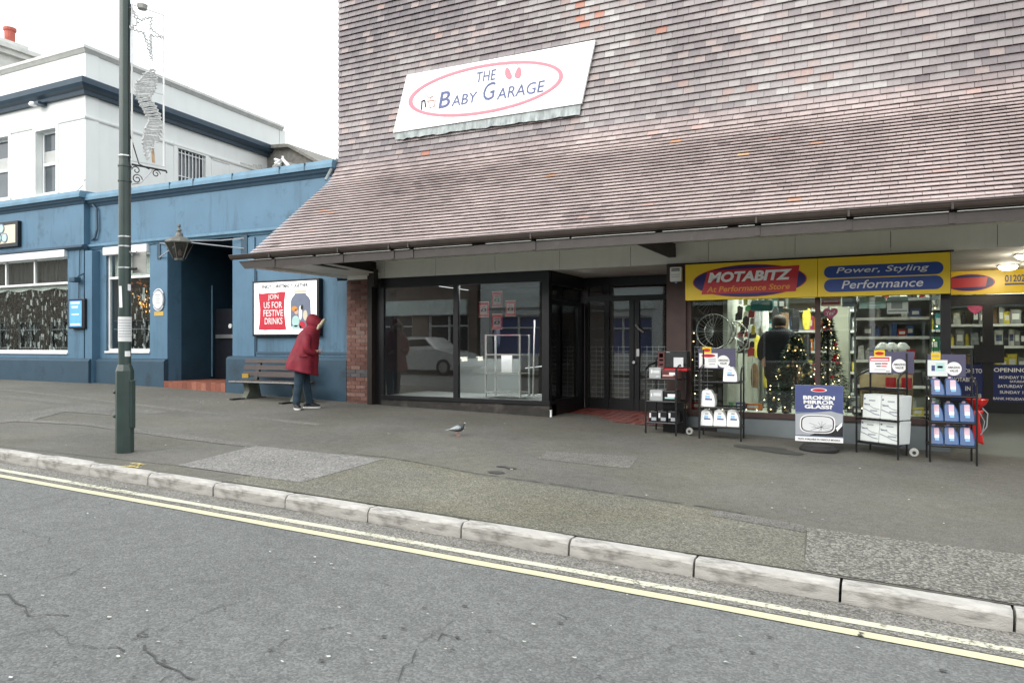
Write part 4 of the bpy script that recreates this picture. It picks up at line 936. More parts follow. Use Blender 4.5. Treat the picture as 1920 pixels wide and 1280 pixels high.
for s_, a, b, wd, h_ in (('JOIN',.235,.65,.17,.115),('US FOR',.165,.50,.30,.125),('FESTIVE',.16,.345,.32,.125),('DRINKS',.18,.19,.29,.125)):
    text(s_, PP(a, b, .010), (1,0,0), (0,0,1), fw*wd, fh*h_, M['print_white'], parent=t, bold=.01)
text('ENJOY CHRISTMAS TOGETHER', PP(.135,.865,.012), (1,0,0), (0,0,1), fw*.74, fh*.09, M['print_black'], parent=t, bold=.022)
jar = [(.60,.14),(.60,.62),(.615,.68),(.66,.745),(.66,.77),(.84,.77),(.84,.745),(.89,.68),(.91,.62),(.92,.14),(.88,.09),(.64,.09)]
MB().prism([PP(a, b) for a, b in jar], Vector((0,.002,0))).build('jar_print', M['print_slate'], t)
MB().prism([PP(a, b) for a, b in ((.65,.775),(.85,.775),(.85,.83),(.65,.83))], Vector((0,.002,0))).build('jar_lid_print', M['print_cream'], t)
def blob(cx, cz, rx, rz, m, d=.011, n=14):
    MB().prism([PP(cx+rx*math.cos(i*2*math.pi/n), cz+rz*math.sin(i*2*math.pi/n), d) for i in range(n)], Vector((0,.0015,0))).build('figure_print', M[m], t)
for a in ((.66,.48,.045,.05,'print_orange'),(.69,.42,.03,.05,'print_skin'),(.68,.24,.06,.11,'print_teal'),(.755,.40,.028,.14,'print_white'),(.78,.17,.05,.07,'print_red'),(.83,.35,.035,.10,'print_cream'),(.69,.13,.085,.035,'print_teal'),(.78,.50,.02,.05,'print_black')): blob(*a)
# ================================================================== WHITE TWO-STOREY BUILDING BEHIND
white = thing('white_building', (-22, 13.5, 1), 'white rendered two-storey building with a dark blue cornice behind the pub', 'building')
C0 = W(160, HOR, 13.5); dS = Vector((-.073, .997, 0)); LS = 8.2
def SS(u, v): return WP(u, v, (C0.x, C0.y), (dS.x, dS.y))
zTop = ZV(160, 95, 13.5); nS = Vector((dS.y, -dS.x, 0))
YG = 13.5; XA = -42
wf = [(XU(68,YG), XU(106,YG), ZV(90,362,YG), ZV(90,243,YG)), (XU(-32,YG), XU(17,YG), ZV(5,372,YG), ZV(5,258,YG))]
wall_holes(XA, C0.x, .5, zTop, YG, YG+.4, wf).build('front_wall', M['white_wall'], white)
# side wall as an oriented block with one opening
def sidebox(a, b, z0, z1, d0, d1): 
    mb = MB(); o = C0+dS*a+nS*(-d0); o.z = z0; return mb.obox(o, dS*(b-a), -nS*(d1-d0), Vector((0,0,z1-z0)))
def spar(u, v): return (SS(u, v)-Vector((C0.x, C0.y, 0))).dot(dS)
sa, sb = spar(332,300), spar(385,300); sz0, sz1 = SS(358,345).z, SS(358,285).z
for args in ((.4,sa,.5,zTop),(sa,sb,.5,sz0),(sa,sb,sz1,zTop),(sb,LS,.5,zTop)): sidebox(*args, 0, .35).build('side_wall', M['white_wall'], white)
box('back_wall', (XA, YG+LS, .5), (C0.x-.6, YG+LS+.3, zTop), M['white_wall'], white)
box('roof_deck', (XA, YG+.4, zTop-.5), (C0.x-.95, YG+LS, zTop-.4), M['slate'], white)
box('corner_fill', (C0.x-.35, YG+.4, .5), (C0.x-.05, YG+.45, zTop), M['white_wall'], white)
def lmould(pr, z, m, name):
    n = len(pr); A = [Vector((XA, YG-dy, z+dz)) for dy, dz in pr]
    # mitred corner
    B = []
    for dy, dz in pr:
        # intersection of line y=YG-dy and side plane offset dy along nS
        q = C0+nS*dy; t_ = ((YG-dy)-q.y)/dS.y; B.append(Vector((q.x+dS.x*t_, YG-dy, z+dz)))
    Cc = [C0+dS*(LS+.15)+nS*dy for dy, dz in pr]; Cc = [Vector((p.x, p.y, z+dz)) for p, (dy, dz) in zip(Cc, pr)]
    return MB().loft([A, B, Cc]).build(name, m, white)
lmould([(-.2,.0),(.03,.0),(.10,.07),(.13,.09),(.13,.17),(.06,.2),(-.2,.2)], zTop-.05, M['white_trim'], 'coping')
zN = ZV(160, 178, 13.5)
lmould([(-.05,0),(.14,0),(.16,.08),(.28,.14),(.34,.22),(.36,.36),(.30,.40),(-.05,.44)], zN, M['navy_cornice'], 'cornice')
zSt = ZV(160, 222, 13.5)
lmould([(-.05,0),(.03,0),(.05,.04),(.05,.07),(-.05,.09)], zSt, M['white_wall'], 'string_course')
# sash windows
for i, (x0, x1, z0, z1) in enumerate(wf):
    t = thing('window', ((x0+x1)/2, YG+.15, z0), parent=white); f = MB(); b = .06; y = YG+.18; zm = z0+(z1-z0)*.48
    x0i = x0+.02
    f.box((x0i, y, z0), (x0i+b, y+.08, z1)).box((x1-b, y, z0), (x1, y+.08, z1)).box((x0i+b, y, z0), (x1-b, y+.08, z0+.08)).box((x0i+b, y, z1-b), (x1-b, y+.08, z1)).box((x0i+b, y-.02, zm-.035), (x1-b, y+.08, zm+.035))
    f.build('frame', M['white_frame'], t)
    box('pane', (x0i+b, y+.04, z0+.08), (x1-b, y+.05, zm-.035), M['up_glass'], t); box('pane', (x0i+b, y+.03, zm+.035), (x1-b, y+.04, z1-b), M['up_glass'], t)
    box('blind', (x0i+b, y+.026, zm+.035), (x1-b, y+.029, zm+.035+(z1-zm)*.38), M['up_blind'], t)
    MB().box((x0-.12, YG-.03, z0-.02), (x0, YG+.0, z1+.12)).box((x1, YG-.03, z0-.02), (x1+.12, YG, z1+.12)).box((x0, YG-.03, z1), (x1, YG, z1+.12)).box((x0-.14, YG-.06, z0-.10), (x1+.14, YG, z0-.021)).build('surround', M['white_wall'], t)
for a, b in ((112,158),(22,60)):
    MB().box((XU(a,YG), YG-.02, .8), (XU(a,YG)+.03, YG, zSt-.1)).box((XU(b,YG)-.03, YG-.02, .8), (XU(b,YG), YG, zSt-.1)).build('panel_moulding', M['white_wall'], white)
# barred side window
t = thing('window', SS(358,340), parent=white)
sidebox(sa, sb, sz0, sz1, .14, .16).build('pane', M['up_glass'], t)
sidebox(sa-.14, sa, sz0-.1, sz1+.14, -.03, .0).build('surround', M['white_wall'], t); sidebox(sb, sb+.14, sz0-.1, sz1+.14, -.03, .0).build('surround', M['white_wall'], t); sidebox(sa, sb, sz1, sz1+.14, -.03, .0).build('surround', M['white_wall'], t)
mb = MB()
for i in range(8):
    a = sa+(sb-sa)*(i+.5)/8; o = C0+dS*a-nS*.04; mb.tube([(o.x, o.y, sz0), (o.x, o.y, sz1)], .018, 5)
for zz_ in (sz0+.18, sz1-.12): 
    o = C0+dS*sa-nS*.04; q = C0+dS*sb-nS*.04; mb.tube([(o.x, o.y, zz_), (q.x, q.y, zz_)], .018, 5)
mb.build('bar', M['white_frame'], t)
for u0, v0, u1, v1 in ((310,262,312,340),(396,296,398,360),(430,310,432,360),(451,318,453,330),(505,330,507,345)):
    a = spar(u0, v0); sidebox(a, a+.05, .9, SS(u0, v0).z, -.02, .0).build('panel_moulding', M['white_wall'], white)
sidebox(spar(396,296), spar(430,296), SS(396,296).z-.05, SS(396,296).z, -.02, 0).build('panel_moulding', M['white_trim'], white)
sidebox(spar(451,318), spar(506,318), SS(451,304).z-.05, SS(451,304).z, -.02, 0).build('panel_moulding', M['white_trim'], white)
for u in (478, 487): 
    a = spar(u, 314); zc_ = SS(u, 314).z; sidebox(a-.09, a+.09, zc_-.1, zc_+.1, -.04, 0).build('vent', M['white_trim'], white)
# crack in the render and small lamp under the cornice
p = [SS(u, v) for u, v in ((162,336),(156,345),(150,352),(146,360))]
crk = MB()
for a, b in zip(((163,337),(158,341),(160,346),(154,352),(148,357)), ((158,341),(160,346),(154,352),(148,357),(144,362))):
    A = W(a[0]-3, a[1], YG-.004); B = W(b[0]-3, b[1], YG-.004); crk.tube([A, B], .012, 4)
crk.build('render_crack', M['crack_grey'], white)
p = W(62, 196, YG-.25); 
t = thing('security_lamp', p, 'small round lamp under the dark blue cornice of the white building', 'lamp')
MB().lathe(p, [(0,.06),(.09,.06),(.12,.0),(.10,-.04),(0,-.06)], 12).build('globe', M['print_white'], t); MB().box((p.x+.05, YG-.28, p.z-.02), (p.x+.28, YG-.02, p.z+.06)).build('bracket', M['navy_cornice'], t)
# chimney stack, far left
ch = thing('chimney', (-28.5, 15, 7), 'pale rendered chimney stack with red and grey pots rising behind the white building', 'chimney')
zC = ZV(0, 74, 15.0)
MB().box((-31.5, 14.1, 2), (-27.3, 16.1, zC-.35)).build('stack', M['white_trim'], ch)
MB().box((-31.7, 13.9, zC-.35), (-27.12, 16.3, zC-.18)).box((-31.8, 13.8, zC-.179), (-27.0, 16.4, zC-.02)).box((-31.6, 14.0, zC-.019), (-27.25, 16.1, zC+.18)).build('cap', M['white_trim'], ch)
for x, y, r, h, m_ in ((-27.75, 15.75, .19, .62, 'pot_red'), (-27.75, 15.0, .24, .34, 'pot_grey')):
    MB().lathe((x, y, zC+.18), [(0,0),(r*.85,0),(r*.9,h*.8),(r*1.08,h*.85),(r*1.08,h),(r*.8,h),(r*.75,h*.9)], 14).build('pot', M[m_], ch)
# slate roofed house in the gap
house = thing('slate_house', (-14, 21, 3), 'slate roofed house glimpsed in the gap above the blue parapet', 'house')
A = W(512, 272, 21); B = W(604, 313, 21)
dz = (B.z-A.z)
MB().prism([(A.x-1.5, 21, A.z+.0), (A.x+.9, 21, A.z-.15), (B.x+1.2, 21, B.z-.6), (B.x+1.2, 21, 1), (A.x-1.5, 21, 1)], Vector((0, 6, 0))).build('wall', M['slate'], house)
MB().prism([(A.x-1.6, 20.8, A.z+.06), (A.x+.9, 20.8, A.z-.10), (B.x+1.3, 20.8, B.z-.55), (B.x+1.3, 20.8, B.z-.65), (A.x+.9, 20.8, A.z-.22), (A.x-1.6, 20.8, A.z-.06)], Vector((0, 6.4, 0))).build('roof', M['slate'], house)
MB().prism([W(516,312,19), W(529,300,19), W(540,312,19)], Vector((0,1.5,0))).build('gable', M['slate'], house)
MB().tube([W(513,314,18.9), W(530,299,18.9), W(541,312,18.9)], .07, 4).tube([W(530,300,18.9), W(530,293,18.9)], .05, 4).tube([W(515,299,18.9), W(527,303,18.9)], .05, 4).tube([W(516,306,18.9), W(526,309,18.9)], .06, 4).build('bargeboard', M['white_frame'], house)
MB().tube([(p_.x, p_.y, p_.z) for p_ in (W(340,152,20), W(376,156,20))], .015, 4).tube([W(352,152,20), W(352,205,20)], .02, 4).tube([W(345,150,20), W(347,155,20)], .01, 4).tube([W(360,152,20), W(362,157,20)], .01, 4).tube([W(368,153,20), W(370,158,20)], .01, 4).build('aerial', M['white_trim'], label='thin television aerial above the white parapet', cat='aerial')
# ================================================================== OPPOSITE SIDE OF THE STREET (seen only as reflections)
def opp(name, x0, x1, zt_, m, label, sign=None, win='opp_dark'):
    t = thing(name, ((x0+x1)/2, -6.6, -1), label, 'building'); z0 = opp_pave((x0+x1)/2, -6)
    n = max(1, int((x1-x0)/3.0)); wd = (x1-x0)/n; holes = []
    for i in range(n): holes.append((x0+wd*i+.45, x0+wd*(i+1)-.45, z0+.7, z0+2.5))
    wall_holes(x0, x1, z0-.4, zt_, -7.1, -6.7, holes).build('wall', M[m], t)
    box('body', (x0+.05, -12, z0-.4), (x1-.05, -7.6, zt_-.2), M['opp_dark'], t)
    for (a, b, c, d) in holes:
        wn_ = thing('window', ((a+b)/2, -6.9, c), parent=t)
        MB().box((a, -6.95, c), (b, -6.93, d)).build('pane', M[win], wn_)
        MB().box((a, -6.9, c), (a+.08, -6.8, d)).box((b-.08, -6.9, c), (b, -6.8, d)).box((a+.08, -6.9, d-.08), (b-.08, -6.8, d)).box((a+.08, -6.9, c), (b-.08, -6.8, c+.08)).box(((a+b)/2-.04, -6.9, c+.08), ((a+b)/2+.04, -6.8, d-.08)).box((a+.08, -6.9, d-.6), ((a+b)/2-.04, -6.8, d-.53)).box(((a+b)/2+.04, -6.9, d-.6), (b-.08, -6.8, d-.53)).build('frame', M['opp_pale'], wn_)
    if sign: MB().box((sign[0], -6.7, sign[2]), (sign[1], -6.55, sign[3])).build('fascia', M['opp_sign'], t)
    return t
opp('opposite_shop', -60, -46, 6.5, 'opp_wall', 'brown terrace far along the opposite side of the street')
opp('opposite_shop', -45.8, -31.2, 6.0, 'opp_wall', 'brown brick terrace across the street, left of the pale shop')
opp('opposite_shop', -31, -23.2, 5.5, 'opp_pale', 'pale painted shop across the street, seen reflected in the pub windows')
opp('opposite_shop', -23, -16.8, 4.8, 'opp_wall', 'brown fronted shop across the street with a pale fascia, reflected in the left shop window', (-22.6,-17.3,1.45,2.15))
opp('opposite_shop', -16.6, -9, 5.2, 'opp_pale', 'pale shop across the street with deep blue windows, reflected beside the price posters', (-16.2,-9.4,1.7,2.4), 'opp_blue')
opp('opposite_shop', -8.8, -.5, 5.0, 'opp_wall', 'brown brick shop across the street, reflected in the recessed doors', (-8.4,-1,1.6,2.2))
opp('opposite_shop', -.3, 9, 5.2, 'opp_wall', 'dark brown shop behind the photographer, across from the yellow sign', (0,8.6,1.6,2.3))
# a parked car on the far side, reflected in the left window
def car(cx, cy, label):
    z0 = zr(cx, cy); t = thing('parked_car', (cx, cy, z0), label, 'car'); Lh, Wd = 2.1, .87
    side = [(-2.1,.35),(-2.12,.62),(-2.0,.82),(-1.55,.95),(-1.0,1.40),(-.4,1.50),(.4,1.47),(1.0,1.02),(1.75,.86),(2.08,.66),(2.12,.35)]
    rings = []
    for yy, s_, dz_ in ((-Wd,.97,-.02),(-Wd-.02,.98,-.02),(-Wd*.8,1,0),(0,1.01,.02),(Wd*.8,1,0),(Wd+.02,.98,-.02),(Wd,.97,-.02)):
        rings.append([Vector((cx+x*s_, cy+yy*(.82 if z > 1.05 else 1), z0+z+(dz_ if z > .4 else 0))) for x, z in side]+[Vector((cx+1.9*s_, cy+yy, z0+.22)), Vector((cx-1.9*s_, cy+yy, z0+.22))])
    MB().loft(rings[1:-1]).build('body', M['car_paint'], t, smooth=False)
    for sy in (-1, 1):
        MB().prism([(cx-1.35, cy+sy*.75, z0+.98), (cx-.95, cy+sy*.735, z0+1.34), (cx+.4, cy+sy*.735, z0+1.40), (cx+.92, cy+sy*.75, z0+1.0)], Vector((0, sy*.10, 0))).build('side_window', M['car_glass'], t)
        for sx in (-1.3, 1.32):
            wh = MB().lathe((cx+sx, cy+sy*.80, z0+.32), [(0,-.10),(.32,-.10),(.33,.0),(.32,.10),(0,.10)], 20, axis='y').build('wheel', M['rubber'], t)
            MB().lathe((cx+sx, cy+sy*.88, z0+.32), [(0,-.03),(.2,-.03),(.2,.03),(0,.03)], 14, axis='y').build('rim', M['silver'], wh)
        MB().box((cx+1.95, cy+sy*.45, z0+.56), (cx+2.13, cy+sy*.78, z0+.72)).build('headlight', M['headlight'], t)
        MB().box((cx-2.14, cy+sy*.50, z0+.66), (cx-1.98, cy+sy*.80, z0+.82)).build('tail_light', M['tail_red'], t)
car(-16.4, -1.9, 'silver car parked across the street, reflected in the left shop window')
# ================================================================== SIGNS ON THE SHOPS
# leaning white sign board on the tiles
YSg = YW-.10
q = [W(737,249,YSg), W(763,141,YSg), W(1116,75,YSg), W(1090,194,YSg)]
t = thing('shop_sign', q[0], 'white slanted sign board lettered The Baby Garage inside a pink oval on the tiled wall', 'sign')
MB().prism(q, Vector((0, .05, 0))).build('board', M['sign_white'], t)
ex = (q[3]-q[0]); wB = ex.length; ex = ex.normalized(); ez_ = Vector((0,0,1)); sh = (q[1].x-q[0].x)/(q[1].z-q[0].z)
o0 = q[0]+Vector((0,-.004,0)); hB = (q[1].z-q[0].z)
hB = ((q[1].z-q[0].z)+(q[2].z-q[3].z))/2
def SG(a, b, d=0.0): return o0+ex*(wB*a)+ez_*(hB*b)+Vector((sh*hB*b, -d, 0))
def sgpix(u, v): return W(u, v, YSg-.006)
def pixpoly(pts, m, name, d=.002, y=YSg-.008, parent=None): return MB().prism([W(u, v, y) for u, v in pts], Vector((0, d, 0))).build(name, m, parent)
# oval ring measured on the board
oc = sgpix(911,165); 
ringp = []
cu_, cv_, ax_, bx_ = 910.5, 166.5, 145, 55
import cmath
def ell(s_, n=56):
    pts = []
    for i in range(n):
        a = i*2*math.pi/n; X_ = ax_*s_[0]*math.cos(a); Y_ = s_[1]*math.sin(a)
        pts.append((cu_+X_, cv_-X_*.172+Y_))
    return pts
OUT = ell((1, 46)); INN = ell((.95, 41))
mb = MB(); n = len(OUT); vo = [W(u, v, YSg-.010) for u, v in OUT]+[W(u, v, YSg-.010) for u, v in INN]
mb.add(vo+[p+Vector((0,.006,0)) for p in vo], [(i, (i+1) % n, (i+1) % n+n, i+n) for i in range(n)]+[(i, i+2*n, (i+1) % n+2*n, (i+1) % n) for i in range(n)]+[(i+n, (i+1) % n+n, (i+1) % n+3*n, i+3*n) for i in range(n)])
mb.build('oval_ring', M['print_pink'], t)
def hand_text(s_, u0, v0, u1, v1, hpx, m, bold=.0, name='lettering'):
    """lettering along a baseline given by two picture points on the board"""
    a, b = sgpix(u0, v0), sgpix(u1, v1); d = b-a; top = sgpix(u0+hpx*.05, v0-hpx); h = (top-a).z
    return text(s_, a, d.normalized(), (0.08,0,1), d.length, h, M[m], name=name, parent=t, bold=bold, shear=.12)
hand_text('THE', 893, 155.5, 929, 149, 19, 'print_navy', -.004)
hand_text('B', 822, 204, 843, 199.5, 30, 'print_navy', .004)
hand_text('ABY', 846, 200, 894, 191, 19, 'print_navy', -.003)
hand_text('G', 905, 190.5, 927, 184.5, 32, 'print_navy', -.002)
hand_text('ARAGE', 931, 187.5, 1020, 172, 21, 'print_navy', -.003)
for cx_, cy_, tilt in ((952,138,-.35),(972,137,.35)):
    pts = []
    for i in range(18):
        a = i*2*math.pi/18; x_ = 6.2*math.cos(a)*(1-.28*math.cos(2*a)*.4)*(1.0+.25*math.sin(a)); y_ = 11*math.sin(a)
        x_ += (.10 if tilt < 0 else -.10)*abs(y_)
        pts.append((cx_+x_*math.cos(tilt)-y_*math.sin(tilt)*.8, cy_+y_*math.cos(tilt)+x_*math.sin(tilt)))
    pixpoly(pts, M['print_pink'], 'footprint', parent=t)
    for k in range(4): pixpoly([(cx_-5+k*3.2+1.2*math.cos(a), cy_-14-1.5*math.sin(k)+1.2*math.sin(a)) for a in [j*1.05 for j in range(6)]], M['print_grey'], 'toe_print', parent=t)
mb = MB()
for seg in (((790,206),(791,190)),((790,191),(796,188)),((796,188),(798,201))): mb.tube([W(a, b, YSg-.006) for a, b in seg], .013, 4)
mb.build('figure_print', M['print_black'], t)
mb = MB()
for seg in (((796,172),(800,180),(808,186)),((800,190),(814,188)),((802,188),(806,202),(814,200),(816,188)),((805,184),(812,180))): mb.tube([W(a, b, YSg-.006) for a, b in seg], .012, 4)
mb.build('figure_print', M['print_faded'], t)
# lead apron under it
f0, f1, f2, f3 = W(738,246,YW-.06), W(1090,192,YW-.06), W(1087,215,YW-.08), W(741,263,YW-.08)
mb = MB(); n = 40; T_ = [f0.lerp(f1, i/n) for i in range(n+1)]; B_ = [f3.lerp(f2, i/n)+Vector((0, random.uniform(-.015,.01), random.uniform(-.012,.012))) for i in range(n+1)]
mb.add(T_+B_, [(i, i+1, i+n+2, i+n+1) for i in range(n)]); o = mb.build('lead_apron', M['lead'], shop, recalc=False)
sm = o.modifiers.new('solid', 'SOLIDIFY'); sm.thickness = .006
# big yellow sign
YY = YF-.22
c4 = [W(1285,563,YY), W(1285,496,YY), W(1782,473,YY), W(1782,550,YY)]
sx0, sx1 = c4[0].x, c4[2].x; sz0_, sz1_ = (c4[0].z+c4[3].z)/2, (c4[1].z+c4[2].z)/2
t = thing('shop_fascia_sign', (sx0, YF, sz0_), 'long yellow shop sign lettered Motabitz on a red flash with Power, Styling, Performance beside it', 'sign')
xs_ = XU(1533, YY)
box('panel', (sx0, YY, sz0_), (xs_-.003, YF-.06, sz1_), M['sign_yellow'], t); box('panel', (xs_+.003, YY, sz0_), (sx1, YF-.06, sz1_), M['sign_yellow'], t)
def YP(u, v, d=.004): return W(u, v, YY-d)
def yz(b): return sz0_+(sz1_-sz0_)*b
def poly_e(u0, u1, b0, b1, m, name, d, n=40):
    x0, x1 = XU(u0, YY), XU(u1, YY); cx_, rx_ = (x0+x1)/2, (x1-x0)/2; cz_, rz_ = (yz(b0)+yz(b1))/2, (yz(b1)-yz(b0))/2
    MB().prism([(cx_+rx_*math.cos(i*2*math.pi/n), YY-d, cz_+rz_*math.sin(i*2*math.pi/n)) for i in range(n)], Vector((0,.002,0))).build(name, M[m], t)
poly_e(1299, 1513, .05, .93, 'sign_red', 'oval_edge', .003); poly_e(1301, 1511, .065, .915, 'sign_navy', 'oval', .006)
MB().prism([YP(1315,552,.009), YP(1327,508,.009), YP(1499,497,.009), YP(1492,546,.009)], Vector((0,.002,0))).build('red_flash', M['sign_red'], t)
text('MOTABITZ', YP(1327,530.5,.012), (YP(1479,524)-YP(1325,530.5)), (0,0,1), XU(1485,YY)-XU(1327,YY), .155, M['print_white'], parent=t, bold=.045, shear=.2)
text('At Performance Store', YP(1325,548.5,.012), (YP(1479,541.5)-YP(1325,548.5)), (0,0,1), XU(1481,YY)-XU(1325,YY), .085, M['print_orange'], parent=t, bold=.02, shear=.2)
for v0, v1, s_, ub, ue in ((495,518,'Power, Styling',1568,1742),(520,545,'Performance',1578,1731)):
    zb_, zt_ = (ZV(1650,v1,YY)), (ZV(1650,v0,YY)); r_ = (zt_-zb_)/2; xa_, xb_ = XU(1545,YY)+r_, XU(1769,YY)-r_
    pts = [(xa_-r_*math.sin(a), YY-.004, (zb_+zt_)/2+r_*math.cos(a)) for a in [math.pi*i/12 for i in range(13)]]+[(xb_+r_*math.sin(a), YY-.004, (zb_+zt_)/2-r_*math.cos(a)) for a in [math.pi*i/12 for i in range(13)]]
    MB().prism(pts, Vector((0,.002,0))).build('blue_pill', M['sign_blue'], t)
    text(s_, (XU(ub,YY), YY-.007, zb_+r_*.45), (1,0,0), (0,0,1), XU(ue,YY)-XU(ub,YY), r_*1.25, M['print_silver'], parent=t, bold=.008, shear=.22)
# white alarm box
p = W(1256, 528, YF-.12); p2 = W(1278, 500, YF-.12)
t = thing('alarm_box', (p.x, YF-.06, p.z), 'small white alarm box with blue tip on the dark pillar beside the yellow sign', 'alarm box')
MB().box((p.x, YF-.13, p.z), (p2.x, YF-.06, p2.z)).build('box', M['print_white'], t, bevel=.012)
w__ = p2.x-p.x
for k, zz_ in enumerate((.82,.72,.45,.30)): box('print', (p.x+w__*.15, YF-.133, p.z+(p2.z-p.z)*zz_), (p.x+w__*.85, YF-.131, p.z+(p2.z-p.z)*(zz_+(.06 if k < 2 else .03))), M['print_black' if k < 2 else 'print_grey'], t)
MB().lathe((p.x+w__/2, YF-.10, p.z), [(0,-.03),(.02,-.02),(.02,0),(0,0)], 8).build('tip', M['can_lightblue'], t)
# yellow sign over the porch doors
YI = YD2-.10; z0_, z1_ = ZV(1850,551,YI), 1.285
t = thing('porch_sign', (2.2, YD2, z0_), 'yellow sign with a faded oval and a phone number starting 01202 over the shop doors', 'sign')
box('panel', (mm_+.0, YI, z0_), (5.1, YD2-.02, z1_), M['sign_yellow'], t)
cx_, cz_ = XU(1818,YI), (z0_+z1_)/2; rx_, rz_ = XU(1866,YI)-cx_, (z1_-z0_)*.36
for s_, m_, d in ((1,'sign_red',.004),(.95,'sign_navy',.006),(.0,'',0)):
    if s_: MB().prism([(cx_+rx_*s_*math.cos(i*.21), YI-d, cz_+rz_*s_*math.sin(i*.21)) for i in range(30)], Vector((0,.002,0))).build('oval', M[m_], t)
MB().prism([(cx_-rx_*.9, YI-.008, cz_-rz_*.6), (cx_-rx_*.8, YI-.008, cz_+rz_*.55), (cx_+rx_*.72, YI-.008, cz_+rz_*.62), (cx_+rx_*.62, YI-.008, cz_-rz_*.5)], Vector((0,.002,0))).build('red_flash', M['sign_red'], t)
text('01202', (XU(1884,YI), YI-.006, z0_+.19), (1,0,0), (0,0,1), XU(1922,YI)-XU(1884,YI), .12, M['print_navy'], parent=t, bold=.02)
box('underline', (XU(1884,YI), YI-.005, z0_+.14), (XU(1960,YI), YI-.002, z0_+.17), M['print_navy'], t)
# porch lights
for i, (u, v, y) in enumerate(((1890,503,14.2),(1925,484,12.6))):
    x = XU(u, y)
    t = thing('ceiling_light', (x, y, 1.29), ('square lit lamp on the porch ceiling, the farther one nearer the yellow 01202 sign' if i == 0 else 'square lit lamp on the porch ceiling at the right edge, nearest the pavement'), 'light')
    MB().box((x-.14, y-.14, 1.262), (x+.14, y+.14, 1.292)).build('base', M['silver'], t, bevel=.005)
    MB().lathe((x, y, 1.262), [(0,-.055),(.08,-.05),(.12,-.03),(.13,0),(0,0)], 14).build('diffuser', M['lamp_lit'], t)
    ld = bpy.data.lights.new('porch_lamp', 'POINT'); ld.energy = 3.5; ld.shadow_soft_size = .1; ld.color = (1,.9,.72); lo = bpy.data.objects.new('porch_lamp', ld); COL.objects.link(lo); lo.location = (x, y, 1.12)
# posters on the lower door panes
YPd = YD2+.012
def door_poster(u0, u1, v0, v1, lines, label, grp=None):
    x0, x1 = XU(u0,YPd), XU(u1,YPd); z0, z1 = ZV(1850,v1,YPd), ZV(1850,v0,YPd)
    t = thing('door_poster', (x0, YPd, z0), label, 'poster'); box('sheet', (x0, YPd, z0), (x1, YPd+.01, z1), M['sign_blue_lit'], t)
    for s_, a, b, c, d in lines: text(s_, (x0+(x1-x0)*a, YPd-.003, z0+(z1-z0)*c), (1,0,0), (0,0,1), (x1-x0)*(b-a), (z1-z0)*(d-c), M['print_silver' if 0 else 'print_white'], parent=t, bold=.02)
door_poster(1783, 1843, 683, 752, (('WELCOME TO',-.35+.38,.97,.76,.88),('MOTABITZ',.03,.78,.52,.64),('IN',.45,.62,.28,.40),('78',.76,.95,.08,.20)), 'blue welcome poster with white lettering on the left porch door')
door_poster(1862, 1925, 683, 752, (('OPENING',.02,1.0,.80,.91),('MONDAY TO',.18,1.0,.62,.70),('SATURDAY',.50,1.0,.52,.58),('SATURDAY 9',.14,1.0,.38,.46),('SUNDAY 10',.2,1.0,.22,.30),('BANK HOLIDAYS',.0,1.0,.05,.12)), 'blue opening hours poster with white lettering on the right porch door')
# heart balloons / stickers
def heart(cx, cy, y, s_, label):
    pts = []
    for i in range(28):
        a = i*2*math.pi/28; pts.append((cx+s_*16*math.sin(a)**3/16, y, cy+s_*(13*math.cos(a)-5*math.cos(2*a)-2*math.cos(3*a)-math.cos(4*a))/16))
    t = thing('heart_sticker', (cx, y, cy), label, 'sticker'); MB().prism(pts, Vector((0,.004,0))).build('heart', M['prod_pink'], t)
    return t
c = W(1557, 587, YF+.05); t = heart(c.x, c.z, YF+.05, .10, 'pink heart sticker reading Yes on the right shop window pane')
text('Yes!', (c.x-.055, YF+.046, c.z-.03), (1,0,.08), (0,0,1), .11, .055, M['print_white'], parent=t, bold=.005, shear=.2)
c = W(1829, 578, YD2+.02); heart(c.x, c.z, YD2+.02, .12, 'dark pink heart sticker on the left porch door')
# red price posters in the left shop
grp = 'red price posters in the left shop window'
PW, PH = .215, .30
for (u, v, lb) in ((932,561,'red price poster with a grey number, topmost of the four in the dark shop window'),(907,580,'red price poster reading £3, leftmost of the four in the dark shop window'),(957,578,'red price poster reading £3, rightmost of the four in the dark shop window'),(932,603,'red price poster reading £3, lowest of the four above the white shelf unit')):
    y = YF+.06; c = W(u, v, y); t = thing('price_poster', c, lb, 'poster', grp)
    box('sheet', (c.x-PW/2*.92, y, c.z-PH/2*.93), (c.x+PW/2*.92, y+.006, c.z+PH/2*.93), M['print_red'], t)
    MB().box((c.x-PW/2*.94, y-.004, c.z+PH/2*.86), (c.x+PW/2*.94, y+.002, c.z+PH/2*.93)).box((c.x-PW/2*.94, y-.004, c.z-PH/2*.93), (c.x+PW/2*.94, y+.002, c.z-PH/2*.88)).build('strip', M['print_cream'], t)
    box('label', (c.x-PW*.34, y-.004, c.z-PH*.30), (c.x+PW*.34, y-.001, c.z+PH*.25), M['print_faded'], t)
    box('print', (c.x-PW*.22, y-.006, c.z+PH*.14), (c.x+PW*.22, y-.0045, c.z+PH*.18), M['print_red'], t)
    text('£2' if v == 561 else '£3', (c.x-PW*.26, y-.005, c.z-PH*.14), (1,0,0), (0,0,1), PW*.52, PH*.2, M['print_black'], parent=t, bold=.03)
